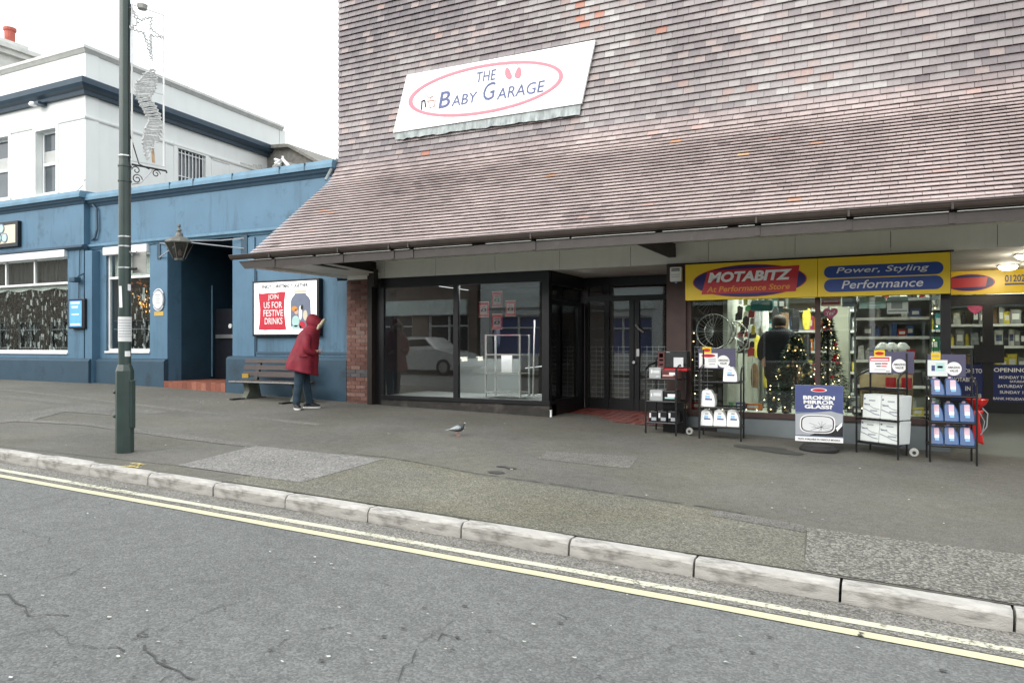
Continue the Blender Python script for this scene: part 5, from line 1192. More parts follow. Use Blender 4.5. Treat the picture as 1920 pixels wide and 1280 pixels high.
# white shelf unit inside the left window
t = thing('shelf_unit', W(942, 745, 12.35), 'empty white metal shelf unit standing in the dark shop window', 'shelf unit')
ys0, ys1 = 12.0, 12.38; xs0, xs1 = XU(911,ys0), XU(975,ys0); zb0, zt0 = -.93, ZV(942,627,ys0)
for i, (x, y) in enumerate(((xs0,ys0),(xs1,ys0),(xs0,ys1),(xs1,ys1))): box('post', (x-.014, y-.014, zb0), (x+.014, y+.014, zt0), M['white_metal'], t)
for v in (627, 664, 699, 735):
    zz_ = ZV(942, v, ys0); MB().box((xs0+.012, ys0-.008, zz_-.018), (xs1-.012, ys1+.008, zz_)).build('shelf', M['white_metal'], t)
# trestle of pale laths behind the return window, stand, hanging bag, pale panel
t = thing('trestle_frame', (-4.9-.5, 12.3, -.95), 'pale wooden A-shaped trestle frame behind the return window', 'frame')
xr = xb-.35
A0, A1 = WX(1031,742,xr), WX(1037,570,xr); B0, B1 = WX(1064,735,xr), WX(1047,572,xr); C0_, C1_ = WX(1055,728,xr), WX(1046,590,xr)
mb = MB(); mb.tube([A0, A1], .018, 4); mb.build('leg', M['trestle'], t); MB().tube([B0, B1], .018, 4).build('leg', M['trestle'], t)
for f in (.12, .5, .8): MB().tube([A0.lerp(A1, f), B0.lerp(B1, f)], .014, 4).build('rung', M['trestle'], t)
t = thing('garment_stand', W(1000, 740, 12.6), 'thin pale upright stand to the right of the white shelf unit', 'stand')
MB().tube([W(999,742,12.5), W(1003,600,12.5)], .014, 6).build('pole', M['white_metal'], t); MB().tube([W(985,690,12.5), W(1022,686,12.5)], .01, 5).tube([W(986,742,12.5), W(1024,738,12.5)], .01, 5).build('bar', M['white_metal'], t)
t = thing('black_bag', W(932, 640, 13.0), 'limp black bag hanging behind the white shelf unit', 'bag')
MB().loft([[W(932,620,13.0)+Vector((r_*math.cos(a), .05*math.sin(a), dz)) for a in [i*.785 for i in range(8)]] for r_, dz in ((.02,.12),(.06,.02),(.075,-.10),(.06,-.26),(.03,-.33))]).build('bag', M['black_cloth'], t)
box('leaning_board', W(940,698,12.6), (XU(960,12.6), 12.62, ZV(950,665,12.6)), M['print_white'], label='pale board leaning behind the white shelf unit', cat='board')
# ================================================================== RIGHT SHOP CONTENTS
# fairy lights round the window
t = thing('fairy_lights', (ma, YF+.1, -.9), 'string of warm fairy lights hung round the edge of the bright shop window', 'lights')
pts = [W(u, v, YF+.10) for u, v in ((1296,600),(1303,625),(1299,640),(1297,655),(1300,672),(1304,705),(1303,740),(1310,765),(1420,768),(1500,764),(1590,766),(1693,770),(1740,768),(1752,700),(1750,640),(1756,610),(1750,590),(1752,575),(1745,562))]
MB().tube(pts, .004, 4).build('wire', M['print_black'], t)
mb = MB()
for a, b in zip(pts, pts[1:]):
    n = max(1, int((b-a).length/.16))
    for i in range(n):
        p = a.lerp(b, i/n)+Vector((random.uniform(-.02,.02),0,random.uniform(-.02,.02))); mb.lathe(p, [(0,-.009),(.009,0),(0,.009)], 5)
mb.build('bulb', M['fairy'], t, kind='stuff')
def tree(cx, cy, zbase, h, r, nb, label, seed, red=True):
    rn = random.Random(seed); t = thing('christmas_tree', (cx, cy, zbase), label, 'tree')
    MB().tube([(cx, cy, zbase), (cx, cy, zbase+h*.95)], .02, 6).build('trunk', M['trunk'], t)
    mb = MB()
    for k in range(5200):
        f = rn.random()**1.25; a = rn.random()*6.283; rr = r*(1-f)*(.35+.65*math.sqrt(rn.random()))*(.95+.75*noise.noise((math.cos(a)*1.8, math.sin(a)*1.8, f*7+seed)))+.02; z = zbase+.08+f*(h-.08)-rr*.18
        c = Vector((cx+rr*math.cos(a), cy+rr*math.sin(a), z)); d = Vector((math.cos(a), math.sin(a), rn.uniform(-.5,.3))).normalized()*rn.uniform(.04,.085); s_ = Vector((-math.sin(a), math.cos(a), rn.uniform(-.6,.6)))*.010
        mb.add([c-s_, c+d, c+s_], [(0,1,2)])
    for k in range(26):
        f = rn.random(); rr = r*(1-f)*.95; a = rn.random()*6.283; z = zbase+.1+f*(h-.1); mb.tube([(cx, cy, z+.03), (cx+rr*math.cos(a), cy+rr*math.sin(a), z-rr*.2)], [.010,.004], 3)
    mb.build('foliage', M['needle'], t, kind='stuff', recalc=False)
    li = MB()
    for k in range(60 if red else 30):
        f = rn.random(); rr = r*(1-f)*1.0+.02; a = rn.random()*6.283; p = Vector((cx+rr*math.cos(a), cy+rr*math.sin(a), zbase+.1+f*(h-.12)-rr*.15)); li.lathe(p, [(0,-.009),(.009,0),(0,.009)], 5)
    li.build('bulb', M['fairy'], t, kind='stuff')
    for k in range(nb):
        f = rn.uniform(.02,.9); rr = r*(1-f)*1.0+.02; a = rn.uniform(3.3,6.1); p = Vector((cx+rr*math.cos(a), cy+rr*math.sin(a), zbase+.1+f*(h-.12)-rr*.15)); s_ = rn.uniform(.022,.038)
        MB().lathe(p, [(0,-s_),(s_*.5,-s_*.87),(s_*.87,-s_*.5),(s_,0),(s_*.87,s_*.5),(s_*.5,s_*.87),(0,s_)], 12).build('bauble', M['bauble_red' if (k % 4 or not red) and red else 'bauble_gold'], t, smooth=True)
tree(XU(1552,12.15), 12.15, -.98, 1.42, .33, 16, 'decorated Christmas tree with red baubles and warm lights just right of the window mullion', 3)
tree(XU(1492,12.35), 12.35, -.98, 1.15, .50, 16, 'low spreading Christmas tree with gold baubles left of the window mullion', 9, False)
# bicycle wheels hanging
def wheel(c, r, y, label):
    t = thing('bicycle_wheel', c, label, 'wheel')
    MB().tube([(c.x+r*math.cos(a), y, c.z+r*math.sin(a)) for a in [i*2*math.pi/40 for i in range(40)]], .014, 6, closed=True).build('rim', M['silver'], t, smooth=True)
    mb = MB()
    for i in range(24):
        a = i*2*math.pi/24; mb.tube([(c.x+.02*math.cos(a+1), y, c.z+.02*math.sin(a+1)), (c.x+r*math.cos(a), y, c.z+r*math.sin(a))], .0025, 3)
    mb.build('spokes', M['steel'], t); MB().lathe((c.x, y, c.z), [(0,-.05),(.02,-.05),(.02,.05),(0,.05)], 10, axis='y').build('hub', M['silver'], t)
wheel(W(1338,621,12.1), .275, 12.1, 'large silver bicycle wheel hanging at the left end of the bright window')
wheel(W(1350,622,12.3), .24, 12.3, 'bicycle wheel hanging just behind the large silver one')
wheel(W(1334,560,12.25), .27, 12.25, 'bicycle wheel hanging above the others, half hidden by the yellow sign')
wheel(W(1374,632,12.6), .25, 12.6, 'black edged bicycle wheel to the right of and behind the large silver one')
# shelving with goods
COLS = ['red','orange','green','blue','white','black','grey','yellow','teal','brown','pink']
def shelving(x0, x1, y, d, zs_, label, where, n, seed, pal=None, parent=None, zmax=None):
    rn = random.Random(seed); t = thing('shelving', ((x0+x1)/2, y+d/2, -1.13), label, 'shelving')
    for x in (x0, x1): box('upright', (x-.015, y, -1.13), (x+.015, y+d, max(zs_)+.35), M['display_grey'], t)
    box('back_panel', (x0+.016, y+d-.01, -1.1), (x1-.016, y+d, max(zs_)+.33), M['interior_pale'], t)
    names = ['lowest','second','third','fourth','fifth','sixth','seventh']
    for k, z in enumerate(zs_):
        MB().box((x0+.016, y, z-.02), (x1-.016, y+d-.011, z)).build('shelf', M['display_grey'], t)
        MB().box((x0+.016, y-.006, z-.045), (x1-.016, y-.001, z)).build('price_strip', M['print_white'], t)
        x = x0+.04; j = 0; cap = (zs_[k+1]-z-.06) if k+1 < len(zs_) else .28
        while x < x1-.10:
            w_ = rn.uniform(.07,.17); h_ = rn.uniform(.45,.95)*cap; c_ = rn.choice(pal or COLS)
            if x+w_ > x1-.02: break
            if rn.random() < .88:
                j += 1; m_ = MB(); kind_ = rn.random(); yy = y+rn.uniform(.01,.06); dd = d*.5
                if kind_ < .6: m_.box((x, yy, z), (x+w_*.94, yy+dd, z+h_))
                elif kind_ < .85: m_.lathe((x+w_*.47, yy+w_*.5, z), [(0,0),(w_*.42,0),(w_*.42,h_*.7),(w_*.2,h_*.85),(w_*.2,h_),(0,h_)], 10)
                else: m_.prism([(x, yy, z), (x+w_*.94, yy, z), (x+w_*.8, yy, z+h_), (x+w_*.1, yy, z+h_*.9)], Vector((0, dd, 0)))
                what = 'box' if kind_ < .6 else ('bottle' if kind_ < .85 else 'pack')
                o = m_.build('goods_'+what, M['prod_'+c_], label='%s %s, %s from left on %s shelf of %s' % (c_, what, ['','1st','2nd','3rd'][j] if j < 4 else '%dth' % j, names[k], where), cat=what, group='goods on the shop shelves')
                if kind_ < .6:
                    lb_ = MB().box((x+w_*.15, yy-.002, z+h_*.3), (x+w_*.8, yy-.0005, z+h_*.7)).build('label', M['print_white' if c_ != 'white' else 'print_navy'], o)
            x += w_
    return t
shelving(XU(1603,13.2), XU(1745,13.2), 13.2, .35, [-1.0,-.62,-.22,.15,.45,.75], 'tall shelving of boxed goods behind the right part of the bright window', 'shelving in right part of window', 0, 5, ['blue','white','black','grey','red','blue','white'])
shelving(-2.1, -.95, 15.4, .35, [-.9,-.5,-.1,.3,.7], 'shelving of mixed goods at the back of the shop behind the hanging wheels', 'shelving behind the hanging wheels', 0, 8)
shelving(-.6, .9, 15.8, .35, [-.9,-.5,-.1,.3,.7], 'shelving of green and grey goods at the back behind the Christmas tree', 'shelving behind the Christmas tree', 0, 12, ['green','grey','white','yellow','teal','grey'])
shelving(1.0, 2.45, 16.2, .35, [-.9,-.45,.0,.40,.8], 'shelving of white and brown goods seen through the left porch door', 'shelving behind left porch door', 0, 15, ['white','grey','brown','black','yellow','grey'])
shelving(2.5, 4.0, 16.1, .35, [-.9,-.45,.0,.40,.8], 'shelving of orange and brown goods seen through the right porch door', 'shelving behind right porch door', 0, 19, ['orange','brown','red','grey','black','yellow','white'])
# things hung in the window
def card(name, u0, v0, u1, v1, y, m, label, extra=()):
    x0, x1 = XU(u0,y), XU(u1,y); z0, z1 = ZV((u0+u1)/2,v1,y), ZV((u0+u1)/2,v0,y)
    t = thing(name, (x0, y, z0), label, 'card' if name != 'poster' else 'poster'); MB().box((x0, y, z0), (x1, y+.012, z1)).build('sheet', M[m], t)
    for k, (a, b, c, d, mm2) in enumerate(extra): box('print', (x0+(x1-x0)*a, y-.004-.001*k, z0+(z1-z0)*c), (x0+(x1-x0)*b, y-.002-.001*k, z0+(z1-z0)*d), M[mm2], t)
    return t
yw = YF+.08
card('window_poster', 1663, 556, 1703, 588, yw, 'print_white', 'white and green offer poster hanging under the yellow sign at the right', ((0,1,.68,1,'print_green'),(.2,.72,.3,.8,'print_grey'),(.05,.95,.12,.2,'print_grey')))
card('window_poster', 1611, 556, 1661, 578, yw, 'print_teal', 'pale teal poster hanging under the yellow sign right of the pink heart', ((.4,.75,.62,.68,'print_grey'),(.35,.8,.35,.41,'print_grey'),(.3,.8,.12,.17,'print_grey')))
card('window_poster', 1539, 556, 1577, 574, yw, 'print_cream', 'cream poster with a dark red oval right of the mullion', ((.05,.95,.2,.8,'prod_red'),(.15,.85,.45,.55,'print_cream')))
card('window_poster', 1579, 556, 1603, 575, yw, 'print_slate', 'plain slate blue poster under the yellow sign', ())
card('window_poster', 1478, 559, 1530, 578, yw+.3, 'interior_cream', 'pale notice at the top of the window left of the mullion', ((.1,.9,.7,.76,'print_faded'),(.1,.8,.4,.45,'print_faded')))
card('picture_frame', 1492, 568, 1514, 582, 12.6, 'print_grey', 'small grey framed picture on the back wall left of the mullion', ((.1,.9,.1,.9,'print_silver'),))
card('picture_frame', 1460, 578, 1488, 586, 12.7, 'print_grey', 'long low grey framed panel on the back wall', ((.05,.95,.15,.85,'prod_grey'),))
c = W(1428,573,12.4); t = thing('skateboard_pack', c, 'teal oval packed item hanging at the top middle of the bright window', 'pack')
MB().prism([(c.x+.17*max(-1,min(1,1.25*math.cos(a))), 12.4, c.z+.085*max(-1,min(1,1.3*math.sin(a)))) for a in [i*2*math.pi/24 for i in range(24)]], Vector((0,.05,0))).build('pack', M['prod_teal'], t)
MB().prism([(c.x-.04, 12.395, c.z+.03), (c.x+.12, 12.395, c.z+.06), (c.x+.13, 12.395, c.z+.0), (c.x+.05, 12.395, c.z+.01)], Vector((0,.004,0))).build('gloss', M['print_teal'], t)
# hanging accessories: one cloud of small packs each its own
rn = random.Random(4); ORD = ['top','second','third','fourth','fifth','sixth','seventh','lowest']
for r_ in range(8):
    for k in range(4):
        u = 1376+k*12+rn.uniform(-4,4); v = 565+r_*13+rn.uniform(-4,4); y = rn.uniform(12.5,13.1); c = W(u, v, y); w_, h_ = rn.uniform(.03,.06), rn.uniform(.04,.09); cc = rn.choice(['black','black','grey','red','yellow','white','green','black','black'])
        MB().prism([(c.x-w_, y, c.z-h_), (c.x+w_*.8, y, c.z-h_*.9), (c.x+w_, y, c.z+h_*.6), (c.x, y, c.z+h_), (c.x-w_*.9, y, c.z+h_*.5)], Vector((0,.03,0))).build('hanging_pack', M['prod_'+cc], label='small %s pack hung beside the bicycle wheels, %s row, %s in row' % (cc, ORD[r_], ('first','second','third','last')[k]), cat='pack', group='accessory packs hung beside the bicycle wheels')
# helmets on top of the shelf, pale lampshades shapes
for i, u in enumerate((1655,1672,1692)):
    c = W(u, 655, 12.3); t = MB().lathe(c, [(0,0),(.10,0),(.10,.03),(.05,.09),(.03,.10),(0,.10)], 12).build('paper_cone', M['print_white'], label=('pale paper cone, %s of the three above the third rack' % ('leftmost','middle','rightmost')[i]), cat='cone', group='pale cones above the third rack')
# display shelf with red tins right behind rack three
t = thing('display_shelf', W(1665,735,12.2), 'brown display shelf behind the white rack with red tins on it', 'shelf')
box('shelf', (XU(1612,12.2), 12.1, ZV(1665,728,12.2)-.05), (XU(1712,12.2), 12.5, ZV(1665,728,12.2)), M['prod_brown'], t); box('back', (XU(1612,12.5), 12.5, -1), (XU(1712,12.5), 12.53, ZV(1665,702,12.5)), M['trestle'], t)
for i, u in enumerate((1670,1700)): 
    c = W(u, 727, 12.2); MB().lathe((c.x, 12.25, ZV(1665,728,12.2)), [(0,0),(.07,0),(.07,.16),(0,.16)], 14).build('red_tin', M['sign_red'], label='dark red tin, %s of the two on the shelf behind the white rack' % ('left','right')[i], cat='tin', group='red tins')

# boxed goods standing on the floor of the window display
rn = random.Random(31); SEE = [('red','low'),('white','tall'),('green','low'),('blue','small'),('orange','low'),('grey','tall'),('black','small'),('yellow','small'),('brown','low')]
for i, (c_, k_) in enumerate(SEE):
    u = (1312,1334,1358,1388,1412,1600,1608,1722,1738)[i]; y = 11.95+.12*(i % 3); x = XU(u, y); w_ = (.13,.09,.07)[('low','tall','small').index(k_)]; h_ = (.10,.24,.12)[('low','tall','small').index(k_)]
    m_ = MB().box((x-w_, y, -1.0), (x+w_, y+.12, -1.0+h_)).build('display_box', M['prod_'+c_], label='%s %s box on the window display floor, %s' % (k_, c_, 'left of the figure' if u < 1450 else ('beside the Christmas tree' if u < 1650 else 'at the right end')), cat='box', group='boxes on the window display floor', bevel=.004)
    MB().box((x-w_*.7, y-.002, -1.0+h_*.3), (x+w_*.6, y-.0005, -1.0+h_*.75)).build('label', M['print_white' if c_ != 'white' else 'print_navy'], m_)
# folded garments and bags hanging on the side wall behind the wheels
rn = random.Random(77)
for r_ in range(3):
    for k in range(6):
        x = -2.05+k*.16+rn.uniform(-.03,.03); z = .65-r_*.5; h_ = rn.uniform(.3,.42); cc = rn.choice(['black','grey','white','green','black','brown','yellow']); y = 13.9+k*.05
        MB().loft([[Vector((x+a*math.cos(t_), y+.03*math.sin(t_), z+dz)) for t_ in [i*1.0472 for i in range(6)]] for a, dz in ((.015,.04),(.05,0),(.07,-h_*.3),(.065,-h_*.8),(.05,-h_))]).build('hanging_bag', M['prod_'+cc], label='%s bag hung behind the bicycle wheels, %s row, %s from left' % (cc, ('top','middle','bottom')[r_], ['1st','2nd','3rd','4th','5th','6th'][k]), cat='bag', group='bags hung behind the bicycle wheels')
# ================================================================== LAMP POST
LP = G(234, 848); lz = LP.z; lk_ = (LP.y*CS-LP.x*SN)/F
def Lh(v): return ZV(234, v, LP.y)
t = thing('lamp_post', (LP.x, LP.y, lz), 'dark green street lamp post with stickers and notices at the kerb', 'lamp post')
zb1, zb2 = Lh(695), Lh(683)
MB().lathe((LP.x, LP.y, 0), [(0,lz-.1),(.10,lz-.1),(.10,zb1),(.075,zb2),(.067,zb2),(.067,zb2-.01),(0,zb2-.01)], 8).build('base', M['pole_green'], t, bevel=.004)
MB().lathe((LP.x, LP.y, 0), [(0,zb2-.02),(.068,zb2-.02),(.066,Lh(460)),(.066,Lh(315)),(.060,Lh(300)),(.056,5.6),(.05,7.2),(0,7.2)], 20).build('shaft', M['pole_green'], t, smooth=False)
MB().box((LP.x+.07, LP.y-.01, Lh(802)), (LP.x+.118, LP.y+.055, Lh(712))).build('access_door', M['pole_green'], t, bevel=.01)
for v in (735, 780): MB().lathe((LP.x-.10, LP.y-.04, Lh(v)), [(0,-.03),(.022,-.03),(.022,.0),(0,.0)], 8, axis='x').build('bolt', M['pole_green'], t)
for v in (444, 502, 312, 340, 462, 293): MB().lathe((LP.x, LP.y, Lh(v)), [(0,-.008),(.074 if v in (312,340) else .070,-.008),(.074 if v in (312,340) else .070,.008),(0,.008)], 20).build('band', M['pole_green'] if v in (312,340) else M['steel'], t)
dr = Vector((.92,.39,0)); back = Vector((LP.x, LP.y, 0))
MB().obox(Vector((LP.x+.05, LP.y+.06, Lh(512))), Vector((.17,.05,0)), Vector((-.005,.012,0)), Vector((0,0,Lh(472)-Lh(512)))).build('sign_plate', M['pot_grey'], t)
MB().tube([(LP.x, LP.y, Lh(473)), (LP.x+.14, LP.y+.05, Lh(473))], .016, 6).build('clamp', M['steel'], t); MB().tube([(LP.x, LP.y, Lh(504)), (LP.x+.14, LP.y+.05, Lh(504))], .016, 6).build('clamp', M['iron_black'], t)
def sticker(a0, a1, v0, v1, r, m, name, skew=0):
    # wrapped round the post; 0 degrees looks back at the camera
    vc = math.atan2(-LP.y, -LP.x); n = 8; vs = []
    for z, dv in ((Lh(v1), 0), (Lh(v0), skew)):
        for i in range(n+1):
            a = vc+R(a0+(a1-a0)*i/n+dv); vs.append((LP.x+r*math.cos(a), LP.y+r*math.sin(a), z))
    return MB().add(vs, [(i, i+1, i+n+2, i+n+1) for i in range(n)]).build(name, M[m], t, recalc=False)
sticker(-75, 80, 594, 640, .073, 'paper', 'paper_notice'); sticker(-60, 40, 658, 668, .070, 'print_white', 'sticker', 0) if 0 else None
sticker(0, 55, 658, 668, .0705, 'print_white', 'sticker'); sticker(-52, -20, 537, 577, .0705, 'print_white', 'sticker', -8); sticker(25, 62, 533, 545, .0705, 'print_white', 'sticker')
for k in range(7): sticker(-60, 62, 600+k*5, 601.3+k*5, .0745, 'print_grey', 'notice_line')
# Christmas decoration on the post
t = thing('christmas_decoration', (LP.x+.09, LP.y+.03, Lh(300)), 'unlit shooting star and ribbon Christmas frame fixed to the green lamp post', 'decoration')
dD = Vector((.24,.97,0)).normalized(); FO = Vector((LP.x+.075, LP.y+.035, 0))
def FP(a, z): p = FO+dD*a; return Vector((p.x, p.y, z))
fw_ = None
for a in [i*.01 for i in range(10, 120)]:
    p = FO+dD*a; u = 960+F*(p.x*CS+p.y*SN)/(p.y*CS-p.x*SN)
    if u > 306: fw_ = a; break
fw_ = fw_ or .5; zA, zB_ = Lh(302), Lh(9)
def FQ(u, v):                                              # picture point to the plane of the frame
    return WP(u, v, (FO.x, FO.y), (dD.x, dD.y))
MB().tube([FP(0,zA), FP(fw_,zA), FP(fw_,zB_), FP(0,zB_)], .011, 5, closed=True).build('frame', M['white_metal'], t)
MB().tube([FP(-.02,zB_+.1), FP(-.02,zA)], .006, 4).tube([FP(-.015,zB_), FP(-.03,zA+1), FP(-.02,zA+.3), FP(.08,zA-.02), FP(.2,zA-.06)], .007, 5).build('cable', M['iron_black'], t)
for v in (157,178): MB().tube([FQ(282,v-6), FQ(307,v)], .004, 4).build('stay', M['steel'], t)
for v in (57,128): pass
def garland(pts, r, amp, m, name, step=.02):
    P = [FQ(u, v) for u, v in pts]; out = []; s_ = 1
    for a, b in zip(P, P[1:]):
        n = max(2, int((b-a).length/step)); d = (b-a).normalized(); nn = Vector((dD.x*d.z, dD.y*d.z, -(d.x*dD.x+d.y*dD.y)))
        for i in range(n): out.append(a.lerp(b, i/n)+nn*amp*s_+Vector((random.uniform(-.004,.004), random.uniform(-.01,.01), 0))); s_ = -s_
    return MB().tube(out, r, 4).build(name, M[m], t)
star = [(246,14),(262,38),(285,32),(281,54),(305,71),(281,66),(284,100),(270,62),(243,54),(258,43),(246,14)]
garland(star, .011, .012, 'tinsel', 'star')
garland([(268,62),(276,85),(285,115)], .010, .010, 'tinsel', 'star_tail'); garland([(284,66),(283,90),(286,118)], .010, .008, 'tinsel', 'star_tail')
left = [(284,130),(270,140),(255,158),(254,178),(262,195),(272,212),(279,228),(271,245),(268,262),(269,280),(275,300)]
right = [(289,130),(294,150),(291,168),(280,183),(292,200),(300,218),(303,238),(302,256),(292,268),(282,282),(277,300)]
garland(left, .011, .006, 'tinsel', 'ribbon_edge'); garland(right, .012, .011, 'tinsel', 'ribbon_edge')
mb = MB(); n = 64
def along(pts, f):
    L_ = (len(pts)-1)*f; i = min(int(L_), len(pts)-2); return FQ(*pts[i]).lerp(FQ(*pts[i+1]), L_-i)
for i in range(n):
    f = i/(n-1); a, b = along(left, min(1,f+.03)), along(right, max(0,f-.02)); mb.tube([a, a.lerp(b,.5)+Vector((0,0,random.uniform(-.015,.015))), b], .008, 4)
mb.build('ribbon_strands', M['tinsel'], t, kind='stuff')
MB().prism([FQ(283,276), FQ(288,274), FQ(291,306), FQ(285,305)], Vector((.003,.0,0))).build('rusty_patch', M['rust'], t)
MB().tube([FP(.0,zA-.04), FP(fw_+.03,zA-.045), FP(fw_+.035,zA-.07)], .011, 6).build('bracket', M['iron_black'], t)
def scroll(c0, r0, turns, sgn, name='scroll'):
    pts = []
    for i in range(26):
        a = i/25*turns*2*math.pi; r = r0*(1-i/25*.75); pts.append(FP(c0[0]+sgn*r*math.cos(a), c0[1]+r*math.sin(a)))
    MB().tube(pts, .006, 4).build(name, M['iron_black'], t)
scroll((fw_-.09, zA-.10), .05, 1.3, 1); scroll((.06, zA-.20), .06, 1.4, 1); scroll((.05, zA-.10), .05, 1.1, -1)
MB().tube([FP(.0,zA-.27), FP(.10,zA-.24), FP(.24,zA-.06)], .006, 4).build('brace', M['steel'], t)
MB().lathe(FQ(267,13), [(0,-.05),(.05,-.03),(.06,.02),(0,.04)], 10).build('old_nest', M['pot_grey'], t)
# ================================================================== BENCH
by = 11.30; bx0, bx1 = XU(447,by), -9.95
t = thing('park_bench', ((bx0+bx1)/2, 11.1, zp((bx0+bx1)/2, 11.1)), 'brown slatted bench on pale concrete legs against the blue pub wall', 'bench')
sF = 10.78; zseat = ZV(430, 713, sF)
def btop(u, v): return ZV(u, v, by)
seatx0, seatx1 = XU(430,sF), XU(560,sF)
zs_b = zseat
for i in range(4):
    y = sF+i*.115; MB().box((seatx0, y, zs_b-.045), (seatx1, y+.10, zs_b)).build('seat_slat', M['wood_slat'], t, bevel=.008)
MB().box((seatx0, sF-.022, zs_b-.03), (seatx1+.02, sF-.002, zs_b-.004)).build('edge_strip', M['silver'], t)
for v0, v1, o_ in ((673,680,.06),(684,693,.03),(696,706,.0)):
    z0, z1 = btop(470,v1), btop(470,v0); xa_, xb_ = XU(456,by), XU(566,by)
    MB().obox((xa_, by+o_-.02, z0), (xb_-xa_,0,0), (0,.035,0), (0,.02,z1-z0)).build('back_slat', M['wood_slat'], t, bevel=.006)
for x in (XU(465,11.05), XU(556,11.05)):
    zg = zp(x, 11.05)
    MB().prism([(x-.07, 10.92, zg), (x-.07, 11.36, zg), (x-.07, 11.33, zg+.1), (x-.07, 11.28, zs_b-.05), (x-.07, 10.98, zs_b-.05), (x-.07, 11.02, zg+.15)], Vector((.14,0,0))).build('leg', M['concrete_leg'], t, bevel=.01)
    MB().prism([(x-.05, 11.24, zs_b-.05), (x-.05, 11.30, zs_b-.05), (x-.05, 11.43, btop(470,673)), (x-.05, 11.38, btop(470,673))], Vector((.08,0,0))).build('back_bracket', M['iron_black'], t)
    MB().box((x-.05, 10.62, zg-.005), (x+.05, 11.5, zg+.02)).build('foot_rail', M['iron_black'], t)
MB().box((XU(455,11.2), 11.18, ZV(458,708,11.2)), (XU(467,11.2), 11.21, ZV(458,702,11.2)+.02)).build('plaque', M['brass'], t)
# ================================================================== PEOPLE
def skin_body(name, joints, edges, m, parent, sub=2, loc=None):
    """one continuous skinned surface grown round a skeleton; joints: name -> (point, radius)"""
    me = bpy.data.meshes.new(name); ks = list(joints); idx = {k: i for i, k in enumerate(ks)}
    c = Vector(loc) if loc is not None else Vector(joints[ks[0]][0])
    me.from_pydata([tuple(Vector(joints[k][0])-c) for k in ks], [(idx[a], idx[b]) for a, b in edges], [])
    o = bpy.data.objects.new(name, me); COL.objects.link(o); sk = o.modifiers.new('skin', 'SKIN'); sk.use_smooth_shade = True
    if not me.skin_vertices: raise RuntimeError('no skin layer')
    for i, k in enumerate(ks):
        r = joints[k][1]; r = (r, r) if not isinstance(r, tuple) else r
        me.skin_vertices[0].data[i].radius = r; me.skin_vertices[0].data[i].use_root = (i == 0)
    s_ = o.modifiers.new('sub', 'SUBSURF'); s_.levels = sub; s_.render_levels = sub
    dg = bpy.context.evaluated_depsgraph_get(); dg.update(); nm = bpy.data.meshes.new_from_object(o.evaluated_get(dg)); nm.shade_smooth()
    o.modifiers.clear(); o.data = nm; nm.materials.clear(); nm.materials.append(m); o.name = name
    place(o, c, parent); return o
PB = hit(573, 766, zp); pf = Vector((.80,.60,0)).normalized(); pl_ = Vector((-pf.y, pf.x, 0))
def Pp(f, s_, z): return PB+pf*f+pl_*s_+Vector((0,0,z))
t = thing('person', PB, 'person in a long red hooded coat and jeans, stooping beside the bench', 'person')
J = {'pelvis':(Pp(-.06,0,.86),.14),'spine':(Pp(-.04,0,1.06),.12),'chest':(Pp(.03,0,1.22),.12),'neck':(Pp(.13,0,1.40),.055),'headb':(Pp(.18,0,1.46),.075),'head':(Pp(.19,0,1.53),.085),'crown':(Pp(.16,0,1.56),.07),
     'hipL':(Pp(-.06,.09,.82),.10),'kneeL':(Pp(-.02,.10,.46),.06),'ankL':(Pp(.05,.10,.10),.03),'toeL':(Pp(.16,.10,.045),.018),
     'hipR':(Pp(-.06,-.09,.82),.10),'kneeR':(Pp(-.11,-.10,.46),.06),'ankR':(Pp(-.15,-.11,.10),.03),'toeR':(Pp(-.11,-.19,.045),.018),
     'shL':(Pp(.05,.15,1.27),.045),'elL':(Pp(.02,.23,1.05),.045),'wrL':(Pp(.18,.17,.96),.03),'haL':(Pp(.22,.12,1.0),.028),
     'shR':(Pp(.05,-.15,1.27),.045),'elR':(Pp(.04,-.24,1.05),.045),'wrR':(Pp(.17,-.18,1.02),.03),'haR':(Pp(.21,-.15,1.04),.028)}
E = [('pelvis','spine'),('spine','chest'),('chest','neck'),('neck','headb'),('headb','head'),('head','crown'),('pelvis','hipL'),('hipL','kneeL'),('kneeL','ankL'),('ankL','toeL'),('pelvis','hipR'),('hipR','kneeR'),('kneeR','ankR'),('ankR','toeR'),('chest','shL'),('shL','elL'),('elL','wrL'),('wrL','haL'),('chest','shR'),('shR','elR'),('elR','wrR'),('wrR','haR')]
for s_, h in (('L',.17-.0),('R',-.19)):
    hb = J['ha'+s_][0]
    for k in range(4):
        b_ = hb+pl_*((k-1.5)*.018)+Vector((0,0,.0)); J['f%s%da'%(s_,k)] = (b_+pf*.03, .010); J['f%s%db'%(s_,k)] = (b_+pf*(.06-.004*abs(k-1.5))+Vector((0,0,.012)), .009); J['f%s%dc'%(s_,k)] = (b_+pf*(.068)+Vector((0,0,.035)), .008)
        E += [('ha'+s_,'f%s%da'%(s_,k)),('f%s%da'%(s_,k),'f%s%db'%(s_,k)),('f%s%db'%(s_,k),'f%s%dc'%(s_,k))]
    J['t%sa'%s_] = (hb+pl_*(.035 if s_ == 'R' else -.035)+pf*.01, .010); J['t%sb'%s_] = (hb+pl_*(.04 if s_ == 'R' else -.04)+pf*.035+Vector((0,0,.02)), .009); E += [('ha'+s_,'t%sa'%s_),('t%sa'%s_,'t%sb'%s_)]
skin_body('body', J, E, M['skin'], t, loc=PB)
